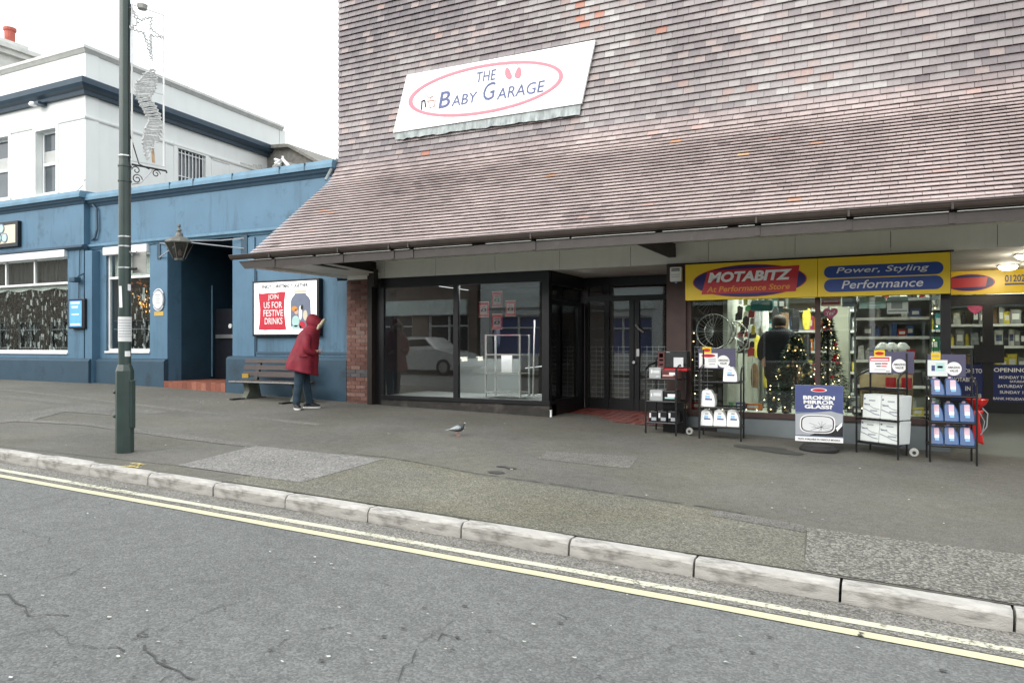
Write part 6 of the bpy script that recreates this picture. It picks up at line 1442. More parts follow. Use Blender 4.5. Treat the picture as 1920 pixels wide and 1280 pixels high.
# jeans
JJ = {'p':(Pp(-.06,0,.88),.13),'hL':(Pp(-.05,.09,.80),.115),'kL':(Pp(.0,.10,.46),.082),'aL':(Pp(.055,.10,.13),.074),'eL':(Pp(.07,.10,.06),.07),'hR':(Pp(-.07,-.09,.80),.115),'kR':(Pp(-.11,-.10,.46),.085),'aR':(Pp(-.15,-.11,.13),.072),'eR':(Pp(-.15,-.11,.06),.068)}
skin_body('jeans', JJ, [('p','hL'),('hL','kL'),('kL','aL'),('aL','eL'),('p','hR'),('hR','kR'),('kR','aR'),('aR','eR')], M['jeans'], t, loc=PB)
for f0, s0, hd in ((.05,.10,pf),(-.15,-.11,(pf*.35-pl_*.94).normalized())):
    c0 = Pp(f0, s0, 0); hs_ = Vector((-hd.y, hd.x, 0))
    def ringf(z, l0, l1, w_): return [c0+hd*((l0+l1)/2+(l1-l0)/2*math.cos(a))+hs_*(w_*math.sin(a)*(1 if math.cos(a) > 0 else .8))+Vector((0,0,z)) for a in [i*2*math.pi/14 for i in range(14)]]
    sh_ = MB().loft([ringf(.03,-.10,.20,.055), ringf(.06,-.10,.195,.055), ringf(.085,-.09,.12,.05), ringf(.12,-.075,.06,.045)]).build('shoe', M['shoe'], t, smooth=True)
    MB().loft([ringf(.0,-.10,.20,.055), ringf(.032,-.108,.21,.06)]).build('sole', M['sole'], sh_)
# coat: flared, creased, hanging forward with the stoop
rings = []; nn_ = 48
spec = [(.66,-.07,.285,.30),(.74,-.07,.28,.295),(.86,-.055,.265,.28),(1.0,-.025,.24,.26),(1.14,.015,.215,.25),(1.26,.045,.20,.245),(1.34,.06,.185,.225),(1.40,.085,.155,.18),(1.45,.12,.125,.125)]
NZ = 34
for k in range(NZ):
    z = .66+(1.45-.66)*k/(NZ-1); xc, rx_, ry_ = [interp([(q_[0], q_[j]) for q_ in spec], z) for j in (1,2,3)]
    ring = []; low = max(0, min(1, (1.3-z)/.55))
    for i in range(nn_):
        a = i*2*math.pi/nn_
        fold = 1+low*(.05*math.sin(5*a+2.2*z)+.035*math.sin(9*a+2+1.5*z))+.05*noise.noise((math.cos(a)*1.6, math.sin(a)*1.6, z*4.5))+.022*noise.noise((math.cos(a)*4, math.sin(a)*4, z*9))
        zz_ = z-(.07*math.cos(a))*max(0, 1-(z-.66)/.3)
        ring.append(Pp(xc+rx_*fold*math.cos(a), ry_*fold*math.sin(a), zz_))
    rings.append(ring)
fl = Pp(-.02, -.275, .93)
MB().obox(fl-pf*.07, pf*.14, -pl_*.014, Vector((0,0,.045))).build('pocket_flap', M['coat_red'], t, bevel=.006)
MB().loft(rings).build('coat', M['coat_red'], t, smooth=True)
for s_ in (1, -1):
    q0 = [Pp(.05,s_*.17,1.34), Pp(.035,s_*.235,1.20), Pp(.03,s_*.265,1.04), Pp(.12,s_*.23,1.0), Pp(.20,s_*.17,1.0)]
    MB().tube(q0, [.09,.088,.078,.068,.058], 12).build('sleeve', M['coat_red'], t, smooth=True, sub=1)
# hood: grows from the nape to the fur-edged opening, which faces forward and down
ax_n = (pf*.80-Vector((0,0,1))*.60).normalized(); up_ = (pf*.60+Vector((0,0,1))*.80).normalized(); rings = []
for d, ru, rl, du in ((-.165,.02,.02,.03),(-.155,.06,.055,.03),(-.12,.105,.095,.022),(-.06,.135,.118,.01),(.0,.140,.120,.0),(.06,.132,.108,.0),(.10,.118,.098,.0)):
    c_ = Pp(.150,0,1.535)+ax_n*d+up_*du; rings.append([c_+up_*(ru*math.cos(a))+pl_*(rl*math.sin(a)) for a in [i*2*math.pi/22 for i in range(22)]])
MB().loft(rings).build('hood', M['coat_red'], t, smooth=True, sub=1)
MB().tube([Pp(.09,0,1.34), Pp(.13,0,1.42), Pp(.15,0,1.48)], [.16,.135,.12], 16).build('collar', M['coat_red'], t, smooth=True)
fc = Pp(.150,0,1.535)+ax_n*.108+up_*.018
MB().tube([fc+up_*(.130*math.cos(a)+.008*math.sin(7*a))+pl_*(.096*math.sin(a))+ax_n*(.006*math.sin(9*a)) for a in [i*2*math.pi/30 for i in range(30)]], .026, 8, closed=True).build('fur_trim', M['fur'], t, smooth=True)
# dark figure inside the bright shop
def simple_person(cx, cy, z0, label, h=1.62):
    t = thing('person', (cx, cy, z0), label, 'person'); k = h/1.7
    def q(x, y, z): return Vector((cx+x*k, cy+y*k, z0+z*k))
    J = {'pelvis':(q(0,0,.92),.13),'spine':(q(0,0,1.12),.13),'chest':(q(0,0,1.28),.13),'neck':(q(0,0,1.47),.055),'headb':(q(0,-.01,1.53),.075),'head':(q(0,-.01,1.61),.095),'crown':(q(0,0,1.66),.07)}
    E = [('pelvis','spine'),('spine','chest'),('chest','neck'),('neck','headb'),('headb','head'),('head','crown')]
    for s_, n_ in ((1,'L'),(-1,'R')):
        J.update({'hip'+n_:(q(s_*.1,0,.88),.1),'kn'+n_:(q(s_*.11,-.02,.48),.065),'an'+n_:(q(s_*.12,.02,.09),.045),'to'+n_:(q(s_*.13,-.14,.04),.035),'sh'+n_:(q(s_*.16,0,1.34),.05),'el'+n_:(q(s_*.27,.02,1.1),.045),'wr'+n_:(q(s_*.24,-.10,.88),.032),'ha'+n_:(q(s_*.23,-.13,.82),.03)})
        E += [('pelvis','hip'+n_),('hip'+n_,'kn'+n_),('kn'+n_,'an'+n_),('an'+n_,'to'+n_),('chest','sh'+n_),('sh'+n_,'el'+n_),('el'+n_,'wr'+n_),('wr'+n_,'ha'+n_)]
    skin_body('body', J, E, M['skin'], t, loc=(cx, cy, z0))
    rings = []
    for z, rx_, ry_ in ((.55,.27,.21),(.8,.255,.2),(1.05,.24,.19),(1.25,.265,.185),(1.38,.255,.165),(1.46,.17,.135),(1.51,.085,.085)):
        rings.append([q(rx_*math.cos(a)*(1+.03*math.sin(5*a)), ry_*math.sin(a)*(1+.03*math.sin(7*a)), z) for a in [i*2*math.pi/22 for i in range(22)]])
    MB().loft(rings).build('coat', M['black_cloth'], t, smooth=True, sub=1)
    for s_ in (1,-1): MB().tube([q(s_*.13,0,1.43), q(s_*.25,.01,1.30), q(s_*.31,.02,1.08), q(s_*.27,-.08,.92)], [.085,.095,.08,.065], 12).build('sleeve', M['black_cloth'], t, smooth=True, sub=1)
    MB().lathe(q(0,.012,1.56), [(0,.165*k),(.07,.15*k),(.108,.09*k),(.112,.02*k),(.10,-.03*k),(0,-.04*k)], 14).build('hair', M['hair'], t, smooth=True)
    for s_ in (1,-1): MB().loft([[q(s_*.125+.05*math.cos(a), -.06+.14*math.sin(a), z) for a in [i*.5236 for i in range(12)]] for z in (0,.07)]).build('shoe', M['shoe'], t)
    for s_ in (1,-1): MB().tube([q(s_*.1,0,.8), q(s_*.11,-.01,.48), q(s_*.12,.02,.04)], [.11,.085,.075], 10).build('trouser_leg', M['black_cloth'], t, smooth=True)
simple_person(XU(1452,12.35), 12.95, -1.13, 'dark figure in a black coat standing inside the bright shop window')
# ================================================================== PIGEON
pp = hit(858, 817, zp); t = thing('pigeon', pp, 'grey and white pigeon walking on the pavement', 'pigeon')
d1 = Vector((.86,.5,0)).normalized(); s1 = Vector((-d1.y, d1.x, 0))
def Q(f, s_, z): return pp+d1*f+s1*s_+Vector((0,0,z))
def rg(f, z, r, rz=None, n=12, tilt=0): 
    rz = rz or r; return [Q(f-tilt*rz*math.sin(a), r*math.cos(a), z+rz*math.sin(a)) for a in [i*2*math.pi/n for i in range(n)]]
MB().loft([rg(-.125,.085,.008,.004), rg(-.10,.087,.018,.010), rg(-.06,.092,.034,.026), rg(-.01,.098,.045,.040), rg(.035,.106,.046,.045,tilt=.3), rg(.065,.122,.036,.038,tilt=.6), rg(.078,.145,.022,.022,tilt=.8), rg(.084,.163,.017,.016,tilt=.5), rg(.092,.176,.018,.016,tilt=.2), rg(.106,.176,.011,.010), rg(.112,.175,.004,.004)]).build('body', M['pigeon_dark'], t, smooth=True, sub=1)
for s_ in (1,-1):
    MB().loft([[Q(f, s_*(w_+.004), z+dz) for w_, dz in ((y_-.006, h_), (y_, 0), (y_-.004, -h_))]+[Q(f, s_*(y_-.012), z)] for f, z, y_, h_ in ((.045,.118,.045,.020),(.0,.112,.050,.034),(-.05,.102,.042,.026),(-.10,.094,.026,.010),(-.125,.090,.018,.003))]).build('wing', M['pigeon_light'], t, smooth=True)
    lx = .018 if s_ > 0 else -.005
    MB().tube([Q(lx, s_*.018, .065), Q(lx-.008, s_*.018, .035), Q(lx+.005, s_*.018, .006)], .004, 5).tube([Q(lx-.01, s_*.018, .004), Q(lx+.028, s_*.018, .004)], .003, 4).tube([Q(lx, s_*.018, .004), Q(lx+.02, s_*.032, .004)], .003, 4).tube([Q(lx, s_*.018, .004), Q(lx+.02, s_*.004, .004)], .003, 4).build('leg', M['pigeon_pink'], t)
MB().tube([Q(.108,0,.175), Q(.128,0,.170)], [.004,.001], 5).build('beak', M['pot_grey'], t)
MB().lathe(Q(.098,0,.179), [(0,-.012),(.017,-.006),(.017,.004),(0,.012)], 10).build('head_patch', M['pigeon_light'], t, smooth=True)
MB().prism([Q(-.10,.022,.090), Q(-.10,-.022,.090), Q(-.165,-.020,.083), Q(-.165,.020,.083)], Vector((0,0,.005))).build('tail', M['pigeon_light'], t)
# ================================================================== RACKS AND GOODS OUTSIDE THE RIGHT SHOP
def rack(name, P, zsh, ztop, label, cap=False):
    """P: four ground corners front-left, front-right, back-right, back-left; zsh shelf heights"""
    c = sum(P, Vector((0,0,0)))/4; t = thing('display_rack', c, label, 'rack', 'black wire display racks')
    for k, p in enumerate(P):
        top = ztop if k > 1 else zsh[-1]+.14
        MB().tube([(p.x, p.y, zp(p.x, p.y)), (p.x, p.y, top)], .014, 6).build('leg', M['black_metal'], t)
    for k in (0, 1):
        a, b = P[k], P[3-k]
        MB().tube([(a.x, a.y, zsh[-1]+.14), a.lerp(b,.3)*1.0+Vector((0,0,zsh[-1]+.20-a.lerp(b,.3).z)), Vector((b.x, b.y, zsh[-1]+.24))], .014, 6).build('side_rail', M['black_metal'], t)
    for z in zsh:
        mb = MB(); Q4 = [Vector((p.x, p.y, z)) for p in P]
        mb.tube(Q4, .013, 5, closed=True)
        for i in range(1, 8): mb.tube([Q4[0].lerp(Q4[1], i/8), Q4[3].lerp(Q4[2], i/8)], .004, 4)
        mb.build('shelf', M['black_metal'], t)
    return t
def quad(x0, x1, y0, y1, rot=0):
    cx, cy = (x0+x1)/2, (y0+y1)/2; out = []
    for x, y in ((x0,y0),(x1,y0),(x1,y1),(x0,y1)):
        dx, dy = x-cx, y-cy; out.append(Vector((cx+dx*math.cos(rot)-dy*math.sin(rot), cy+dx*math.sin(rot)+dy*math.cos(rot), zp(cx, cy))))
    return out
yr = 10.85
def PX(u, y): return XU(u, y)
def cubebox(name, u0, v0, u1, v1, y, d, m, label, cat, parts=(), group=None, bevel=.006, dz0=None):
    x0, x1 = XU(u0,y), XU(u1,y); um = (u0+u1)/2; z0, z1 = ZV(um,v1,y) if dz0 is None else dz0, ZV(um,v0,y)
    t = thing(name, ((x0+x1)/2, y+d/2, z0), label, cat, group); MB().box((x0, y, z0), (x1, y+d, z1)).build('case', M[m], t, bevel=bevel)
    for k, (a, b, c, e, mm2) in enumerate(parts): box('print', (x0+(x1-x0)*a, y-.003, z0+(z1-z0)*c), (x0+(x1-x0)*b, y-.0008, z0+(z1-z0)*e), M[mm2], t)
    return t
# rack 1: batteries
y1 = 10.80
P1 = quad(XU(1212,y1), XU(1270,y1), y1, 11.25, R(-4))
zA1 = [ZV(1240,v,y1) for v in (793,753,711)]
rack('r', P1, zA1, ZV(1240,672,11.25), 'black rack of car batteries beside the dark pillar, leftmost of the four')
G1 = 'car battery boxes on the leftmost rack'
for i, (u0, u1) in enumerate(((1216,1232),(1233,1250),(1252,1269))):
    cubebox('battery', u0, 771, u1, 793, y1+.02, .2, 'batt_black', 'black car battery with silver print, %s on the bottom shelf of the leftmost rack' % ('left','middle','right')[i], 'battery', ((.1,.3,.4,.85,'print_silver'),(.35,.9,.15,.45,'print_grey')), G1, dz0=zA1[0]+.01)
cubebox('battery', 1218, 731, 1242, 753, y1+.02, .22, 'batt_grey', 'grey car battery box on the middle shelf of the leftmost rack', 'battery', ((.1,.2,.4,.7,'print_white'),(.3,.9,.45,.75,'print_silver')), G1, dz0=zA1[1]+.01)
cubebox('battery', 1244, 733, 1270, 753, y1+.02, .2, 'batt_black', 'black battery box with white and blue print, middle shelf of the leftmost rack', 'battery', ((.1,.8,.25,.4,'print_teal'),(.3,.85,.42,.72,'print_white')), G1, dz0=zA1[1]+.01)
cubebox('battery', 1217, 689, 1239, 711, y1+.02, .22, 'batt_grey', 'grey car battery box on the top shelf of the leftmost rack', 'battery', ((.15,.3,.5,.8,'print_white'),(.35,.9,.5,.75,'print_silver'),(.6,.9,.15,.25,'print_silver')), G1, dz0=zA1[2]+.01)
cubebox('battery', 1241, 694, 1272, 711, y1+.02, .2, 'batt_maroon', 'dark maroon car battery box on the top shelf of the leftmost rack', 'battery', ((.05,.7,.3,.45,'print_faded'),(.45,.8,.45,.75,'print_white')), G1, dz0=zA1[2]+.01)
y1b = 11.0
tt_ = cubebox('battery_box', 1233, 658, 1288, 690, y1b, .22, 'batt_black', 'large black boxed battery with a white sheet standing on top of the leftmost rack', 'box', ((.02,.24,.05,.95,'batt_maroon'),(.06,.19,.62,.86,'print_faded'),(.06,.19,.42,.52,'print_white'),(.06,.19,.16,.24,'print_grey'),(.30,.98,.08,.92,'prod_black'),(.30,.42,.88,.94,'print_white'),(.90,.96,.14,.26,'print_grey')), dz0=ZV(1260,690,y1b))
box('label_sheet', W(1263,688,y1b-.02), (XU(1281,y1b-.02), y1b-.004, ZV(1270,670,y1b-.02)), M['print_silver'], tt_)
box('red_band', (XU(1234,y1b-.03), y1b-.04, ZV(1260,694,y1b)-.005), (XU(1288,y1b-.03), y1b+.2, ZV(1260,690,y1b)-.002), M['sign_red'], tt_)
# dark crate beside rack 1
cubebox('black_crate', 1243, 756, 1282, 806, 11.12, .28, 'batt_black', 'plain black crate standing behind the leftmost rack against the pillar', 'crate', dz0=zp(XU(1262,11.1),11.1)-.01)
# placards
def placard(u0, u1, v0, v1, y, label, style, zleg):
    x0, x1 = XU(u0,y), XU(u1,y); um = (u0+u1)/2; z0, z1 = ZV(um,v1,y), ZV(um,v0,y); w_, h_ = x1-x0, z1-z0
    t = thing('placard', (x0, y, z0), label, 'placard', 'purple placards clipped above the racks')
    MB().box((x0, y, z0), (x1, y+.012, z1)).build('board', M['board_purple'], t)
    # yellow badge
    bx_ = x0+w_*.12; MB().box((bx_, y-.006, z1-h_*.24), (bx_+w_*.24, y-.001, z1+h_*.07)).build('badge', M['sign_yellow'], t)
    MB().prism([(bx_+w_*.12+w_*.10*math.cos(a), y-.008, z1-h_*.085+h_*.08*math.sin(a)) for a in [i*.4488 for i in range(14)]], Vector((0,.0015,0))).build('badge_oval', M['sign_red' if style < 2 else 'print_gold'], t)
    if style == 0:
        MB().box((x0+w_*.03, y-.005, z0+h_*.04), (x0+w_*.53, y-.0008, z0+h_*.76)).build('price_card', M['print_white'], t)
        MB().prism([(x0+w_*.28+w_*.19*math.cos(a), y-.007, z0+h_*.64+h_*.085*math.sin(a)) for a in [i*.4488 for i in range(14)]], Vector((0,.0015,0))).build('card_oval', M['sign_red'], t)
        for a, b, c, d in ((.28,.48,.44,.48),(.28,.48,.34,.38),(.30,.46,.20,.24)): box('print', (x0+w_*a, y-.0065, z0+h_*c), (x0+w_*b, y-.0052, z0+h_*d), M['print_grey'], t)
        box('print', (x0+w_*.13, y-.0065, z0+h_*.2), (x0+w_*.18, y-.0052, z0+h_*.48), M['print_black'], t)
    elif style == 1:
        MB().box((x0+w_*.02, y-.005, z0+h_*.04), (x0+w_*.50, y-.0008, z0+h_*.78)).build('price_card', M['print_white'], t)
        MB().box((x0+w_*.03, y-.007, z0+h_*.56), (x0+w_*.46, y-.0055, z0+h_*.74)).build('red_header', M['print_red'], t)
        for s_, a, b, c, d in (('MULTI BUY',.05,.44,.60,.70),): text(s_, (x0+w_*a, y-.0075, z0+h_*c), (1,0,0), (0,0,1), w_*(b-a), h_*(d-c), M['print_white'], parent=t, bold=.02, depth=.001) if 0 else box('print', (x0+w_*a, y-.0082, z0+h_*c), (x0+w_*b, y-.0072, z0+h_*(d-.04)), M['print_white'], t)
        for a, b, c, d, m_ in ((.14,.28,.42,.47,'print_black'),(.29,.42,.42,.48,'print_red'),(.17,.27,.30,.35,'print_black'),(.28,.40,.30,.35,'print_red'),(.12,.38,.16,.19,'print_grey'),(.38,.47,.08,.11,'print_black')): box('print', (x0+w_*a, y-.0065, z0+h_*c), (x0+w_*b, y-.0052, z0+h_*d), M[m_], t)
    else:
        MB().box((x0+w_*.03, y-.005, z0+h_*.02), (x0+w_*.54, y-.0008, z0+h_*.74)).build('price_card', M['card_white'], t)
        for a, b, c, d, m_ in ((.13,.22,.25,.50,'print_navy'),(.24,.46,.25,.62,'print_teal'),(.28,.42,.38,.48,'print_faded')): box('print', (x0+w_*a, y-.0065, z0+h_*c), (x0+w_*b, y-.0052, z0+h_*d), M[m_], t)
    rr = h_*.30; cxx = x0+w_*(.68 if style < 2 else .70)
    MB().prism([(cxx+rr*math.cos(a), y-.006, z0+h_*.36+rr*math.sin(a)) for a in [i*math.pi/11 for i in range(22)]], Vector((0,.003,0))).build('round_print', M['print_white'], t)
    text('AMAZING', (cxx-rr*.8, y-.0075, z0+h_*.37), (1,0,0), (0,0,1), rr*1.6, rr*.32, M['print_black'], parent=t, bold=.02, depth=.001)
    text('VALUE', (cxx-rr*.55, y-.0075, z0+h_*.37-rr*.5), (1,0,0), (0,0,1), rr*1.1, rr*.32, M['print_black'], parent=t, bold=.02, depth=.001)
    return t
# rack 2: white cans
y2 = 10.80; P2 = quad(XU(1310,y2), XU(1387,y2), y2, 11.2, R(4))
z2 = [ZV(1350,v,y2) for v in (801,765,717)]
rack('r', P2, z2, ZV(1350,655,11.2), 'black rack of white screenwash cans, second from the left')
def can(u0, u1, v0, zbase, y, m, label, grp, lean=.18, labs=(), w_d=.14):
    x0, x1 = XU(u0,y), XU(u1,y); um = (u0+u1)/2; z0, z1 = zbase+.012, ZV(um,v0,y+.05); w_, h_ = x1-x0, z1-z0
    t = thing('fluid_can', ((x0+x1)/2, y, z0), label, 'can', grp)
    sh = [(0,0),(1,0),(1,.30),(.92,.62),(.66,.97),(.58,1),(.10,1),(.0,.90)]
    MB().prism([(x0+w_*a, y+.07*b, z0+h_*b) for a, b in sh], Vector((0, w_d, 0))).build('body', M[m], t, bevel=.012)
    MB().lathe((x0+w_*.30, y+.13, z1-.002), [(0,0),(.02,0),(.02,.022),(0,.022)], 8).build('cap', M['can_white' if m == 'can_white' else 'pinkish'], t)
    for a, b, c, d, m_ in labs:
        MB().prism([(x0+w_*a, y+.07*c-.004, z0+h_*c), (x0+w_*b, y+.07*c-.004, z0+h_*c), (x0+w_*b, y+.07*d-.004, z0+h_*d), (x0+w_*a, y+.07*d-.004, z0+h_*d)], Vector((0,.003,0))).build('label', M[m_], t)
    return t
lw = ((.28,.62,.52,.68,'can_lightblue'),(.28,.80,.40,.50,'print_navy'),(.32,.60,.74,.82,'print_grey'))
G2 = 'white fluid cans on the second rack'
for i, (u0, u1) in enumerate(((1313,1336),(1337,1361),(1362,1386))): can(u0, u1, 769, z2[0], y2+.02, 'can_white', 'white fluid can, %s of the three on the bottom shelf of the second rack' % ('left','middle','right')[i], G2, labs=lw)
can(1314, 1340, 731, z2[1], y2+.02, 'can_white', 'single white fluid can on the middle shelf of the second rack', G2, labs=lw)
can(1355, 1382, 688, z2[2], y2+.02, 'can_white', 'single white fluid can on the top shelf of the second rack', G2, labs=lw)
placard(1309, 1379, 653, 691, 11.18, 'purple placard with a white card and red oval above the second rack', 0, 0)
def castor(u, v, y, label):
    p = W(u, v, y); t = thing('castor', (p.x, p.y, p.z), label, 'castor')
    MB().lathe(p, [(0,-.02),(.045,-.02),(.055,0),(.045,.02),(0,.02)], 16, axis='y').build('tyre', M['pot_grey'], t); MB().lathe(p, [(0,-.026),(.022,-.026),(.022,.026),(0,.026)], 10, axis='y').build('hub', M['rubber'], t)
castor(1293, 808, 10.95, 'small grey wheel on the pavement between the two left racks'); castor(1714, 848, 10.5, 'grey rubber wheel on the pavement between the two right racks')
# mirror glass board
yb_ = 10.66; x0, x1 = XU(1491,yb_), XU(1581,yb_); zt_ = ZV(1536,722,yb_); zb_ = ZV(1536,828,yb_)
t = thing('pavement_sign', ((x0+x1)/2, yb_, zp((x0+x1)/2, yb_)), 'pavement sign asking Broken Mirror Glass? with a cracked wing mirror', 'sign')
w_, h_ = x1-x0, zt_-zb_
MB().box((x0, yb_, zb_), (x1, yb_+.03, zt_)).build('board', M['print_slate'], t)
g1 = 'pv'
MB().box((x0+.004, yb_-.003, zb_+h_*.52), (x1-.004, yb_-.001, zt_-.004)).build('sky_print', M['print_navy'], t)
MB().prism([(x0+.004, yb_-.0045, zb_+h_*.11), (x1-.004, yb_-.0045, zb_+h_*.11), (x1-.004, yb_-.0045, zb_+h_*.5), (x0+w_*.75, yb_-.0045, zb_+h_*.55), (x0+.004, yb_-.0045, zb_+h_*.48)], Vector((0,.001,0))).build('road_print', M['print_grey'], t)
MB().prism([(x0+w_*.3, yb_-.0055, zb_+h_*.11), (x1-.004, yb_-.0055, zb_+h_*.11), (x1-.004, yb_-.0055, zb_+h_*.34)], Vector((0,.001,0))).build('road_print', M['prod_black'], t)
MB().box((x0, yb_-.004, zb_), (x1, yb_-.001, zb_+h_*.085)).build('footer', M['print_white'], t)
text('NOW AVAILABLE IN VARIOUS MODELS', (x0+w_*.06, yb_-.006, zb_+h_*.025), (1,0,0), (0,0,1), w_*.88, h_*.035, M['print_black'], parent=t, bold=.01, depth=.001) if 1 else None
MB().prism([(x0+w_*.5+w_*.17*math.cos(a), yb_-.005, zt_-h_*.085+h_*.035*math.sin(a)) for a in [i*.3491 for i in range(18)]], Vector((0,.002,0))).build('badge', M['print_white'], t)
MB().prism([(x0+w_*.5+w_*.14*math.cos(a), yb_-.007, zt_-h_*.085+h_*.027*math.sin(a)) for a in [i*.3491 for i in range(18)]], Vector((0,.002,0))).build('badge', M['sign_red'], t)
for s_, a, b, c in (('BROKEN',.17,.83,.745),('MIRROR',.18,.82,.665),('GLASS?',.20,.78,.585)): text(s_, (x0+w_*a, yb_-.008, zb_+h_*c), (1,0,0), (0,0,1), w_*(b-a), h_*.068, M['print_white'], parent=t, bold=.045)
def sq(cx, cz, rx, rz, e=.55, n=28): 
    out = []
    for i in range(n):
        a = i*2*math.pi/n; ca, sa_ = math.cos(a), math.sin(a); out.append((cx+rx*math.copysign(abs(ca)**e, ca)+.06*rz*sa_, cz+rz*math.copysign(abs(sa_)**e, sa_)))
    return out
for (rx_, rz_, m_, d) in ((.37,.165,'print_white',.008),(.345,.148,'print_black',.010),(.32,.133,'print_silver',.012)):
    MB().prism([(a, yb_-d, b) for a, b in sq(x0+w_*.47, zb_+h_*.315, w_*rx_, h_*rz_)], Vector((0,.0018,0))).build('mirror_print', M[m_], t)
MB().prism([(x0+w_*.85, yb_-.008, zb_+h_*.26), (x0+w_*.98, yb_-.008, zb_+h_*.36), (x0+w_*.98, yb_-.008, zb_+h_*.30), (x0+w_*.88, yb_-.008, zb_+h_*.20)], Vector((0,.0018,0))).build('mirror_arm_print', M['print_white'], t)
mb = MB(); rn = random.Random(2); cc = (x0+w_*.55, zb_+h_*.26)
for i in range(13):
    a = i*.483+rn.uniform(-.2,.2); L_ = rn.uniform(.08,.2); p0 = Vector((cc[0], yb_-.013, cc[1])); p1 = p0+Vector((math.cos(a)*L_*.9, 0, math.sin(a)*L_*.55)); p1.x = min(max(p1.x, x0+w_*.17), x0+w_*.77); p1.z = min(max(p1.z, zb_+h_*.20), zb_+h_*.43); mb.tube([p0, p0.lerp(p1,.5)+Vector((0,0,rn.uniform(-.02,.02))), p1], .0018, 3)
mb.build('crack_print', M['print_black'], t)
MB().lathe(((x0+x1)/2, yb_+.02, zp((x0+x1)/2, yb_)), [(0,0),(.245,0),(.25,.03),(.20,.075),(.06,.10),(.03,.11),(0,.11)], 24).build('base', M['rubber'], t, smooth=False)
# rack 3: white cartons, turned a little
y3 = 10.55; P3 = [Vector((XU(1606,10.85), 10.85, 0)), Vector((XU(1684,10.5), 10.5, 0)), Vector((XU(1700,10.95), 10.95, 0)), Vector((XU(1632,11.2), 11.2, 0))]
for p in P3: p.z = zp(p.x, p.y)
z3 = [ZV(1650,v,10.62) for v in (833,788,731)]
rack('r', P3, z3[:3], ZV(1665,662,11.1), 'black rack of white cartons, third from the left')
G3 = 'white cartons on the third rack'
e3 = (P3[1]-P3[0]); e3.z = 0; e3 = e3.normalized(); n3 = Vector((-e3.y, e3.x, 0))
def carton(f0, f1, zbase, h, label):
    L_ = (P3[1]-P3[0]).length; o = P3[0].lerp(P3[1], f0); o = Vector((o.x, o.y, zbase+.012))+n3*.03; w_ = L_*(f1-f0)
    t = thing('carton', o, label, 'carton', G3); MB().obox(o, e3*w_, n3*.22, Vector((0,0,h))+n3*.03).build('case', M['card_white'], t, bevel=.012)
    f = lambda a, b, d=.004: o+e3*(w_*a)+(Vector((0,0,h))+n3*.03)*b-n3*d
    MB().tube([f(.04,.62), f(.3,.58), f(.6,.45), f(.96,.40)], .004, 4).build('line_print', M['print_grey'], t)
    MB().tube([f(.04,.40), f(.4,.30), f(.7,.20), f(.98,.17)], .004, 4).build('line_print', M['print_slate'], t)
    for a, b, c, d, m_ in ((.06,.14,.78,.84,'print_navy'),(.35,.7,.72,.78,'print_grey'),(.1,.4,.55,.60,'print_slate'),(.45,.85,.30,.36,'print_grey')): MB().prism([f(a,c), f(b,c), f(b,d), f(a,d)], n3*.002).build('print', M[m_], t)
hh = ZV(1660,740,10.62)-z3[1]-.02; hh2 = ZV(1655,787,10.62)-z3[0]-.02
carton(.10,.53, z3[1], hh, 'white carton, left one on the middle shelf of the third rack'); carton(.54,1.0, z3[1], hh, 'white carton, right one on the middle shelf of the third rack')
carton(.04,.49, z3[0], hh2, 'white carton, left one on the bottom shelf of the third rack'); carton(.50,.98, z3[0], hh2, 'white carton, right one on the bottom shelf of the third rack')
placard(1629, 1714, 659, 700, 11.05, 'purple placard with a red headed price card above the third rack', 1, 0)
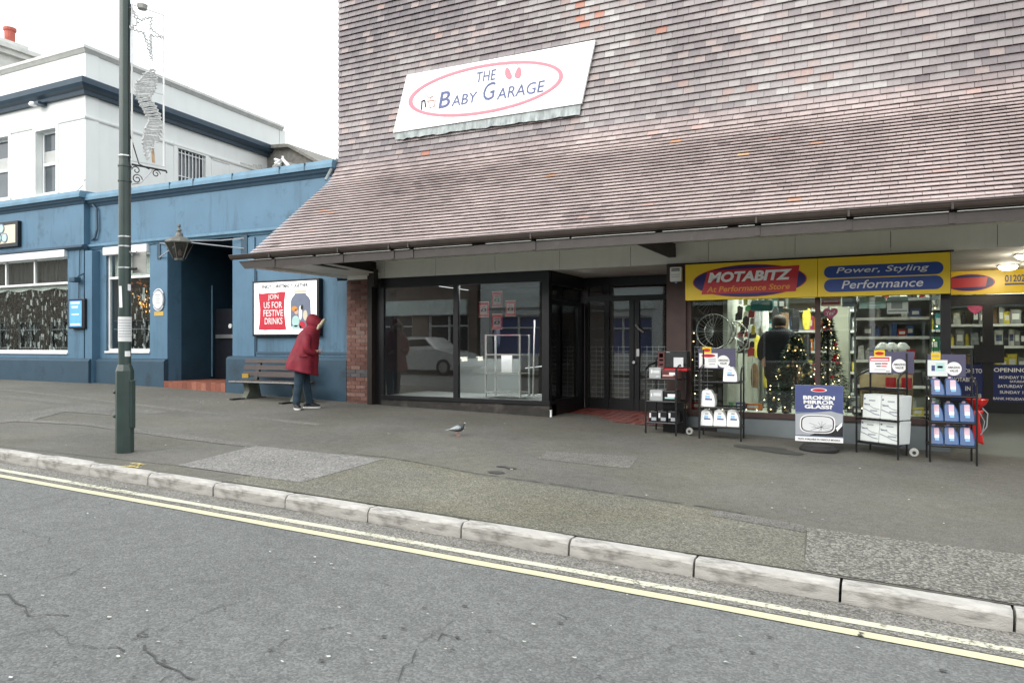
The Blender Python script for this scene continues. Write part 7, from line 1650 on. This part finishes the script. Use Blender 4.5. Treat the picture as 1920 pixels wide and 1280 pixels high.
# rack 4: blue cans
y4 = 10.62; P4 = quad(XU(1742,y4), XU(1830,y4), y4, 11.0, R(3))
z4 = [ZV(1785,v,y4) for v in (837,793,744)]
rack('r', P4, z4, ZV(1785,665,11.0), 'black rack of blue fluid cans, rightmost of the four')
G4 = 'blue fluid cans on the rightmost rack'
lb4 = ((.30,.66,.55,.92,'pinkish'),(.32,.66,.36,.56,'print_white'),(.36,.66,.24,.38,'can_lightblue'))
for row, v0, zi, us in (('bottom',799,0,((1744,1770),(1771,1799),(1800,1829))),('middle',756,1,((1744,1770),(1771,1799),(1800,1829))),('top',710,2,((1744,1772),(1773,1803)))):
    for i, (u0, u1) in enumerate(us): can(u0, u1, v0, z4[zi], y4+.02, 'can_blue', 'blue fluid can, %s on the %s shelf of the rightmost rack' % (('left','middle','right')[i] if len(us) == 3 else ('left','right')[i], row), G4, labs=lb4, w_d=.16)
placard(1737, 1811, 664, 706, 10.98, 'purple placard with a pale blue card above the rightmost rack', 2, 0)
# red plastic things right of rack 4
t = thing('red_funnel', W(1832,830,11.2), 'red plastic funnel and jug hung at the right side of the rightmost rack', 'funnel')
c = W(1832, 760, 11.25)
MB().lathe(c, [(.02,-.14),(.03,-.05),(.10,.02),(.13,.08),(.12,.085),(.09,.03),(.02,-.04)], 14).build('funnel', M['red_plastic'], t)
c2 = W(1828, 800, 11.25); MB().prism([(c2.x-.08, 11.2, c2.z-.16), (c2.x+.10, 11.2, c2.z-.22), (c2.x+.05, 11.2, c2.z+.1), (c2.x+.10, 11.2, c2.z+.22), (c2.x-.07, 11.2, c2.z+.2)], Vector((0,.1,0))).build('jug', M['red_plastic'], t, bevel=.015)
MB().tube([W(1842,765,11.2), W(1852,775,11.2), W(1850,800,11.2), W(1838,815,11.2)], .008, 6).tube([W(1836,772,11.2), W(1846,790,11.2), W(1842,810,11.2)], .006, 6).build('wire_basket', M['print_grey'], t)
# small white peg by the corner of the left shop plinth
p = W(1033, 775, YF-.06)
MB().lathe((p.x, p.y, p.z-.06), [(0,0),(.02,0),(.018,.10),(.025,.12),(0,.12)], 8).build('white_peg', M['print_white'], label='small white peg on the corner of the dark plinth by the recessed doors', cat='peg')
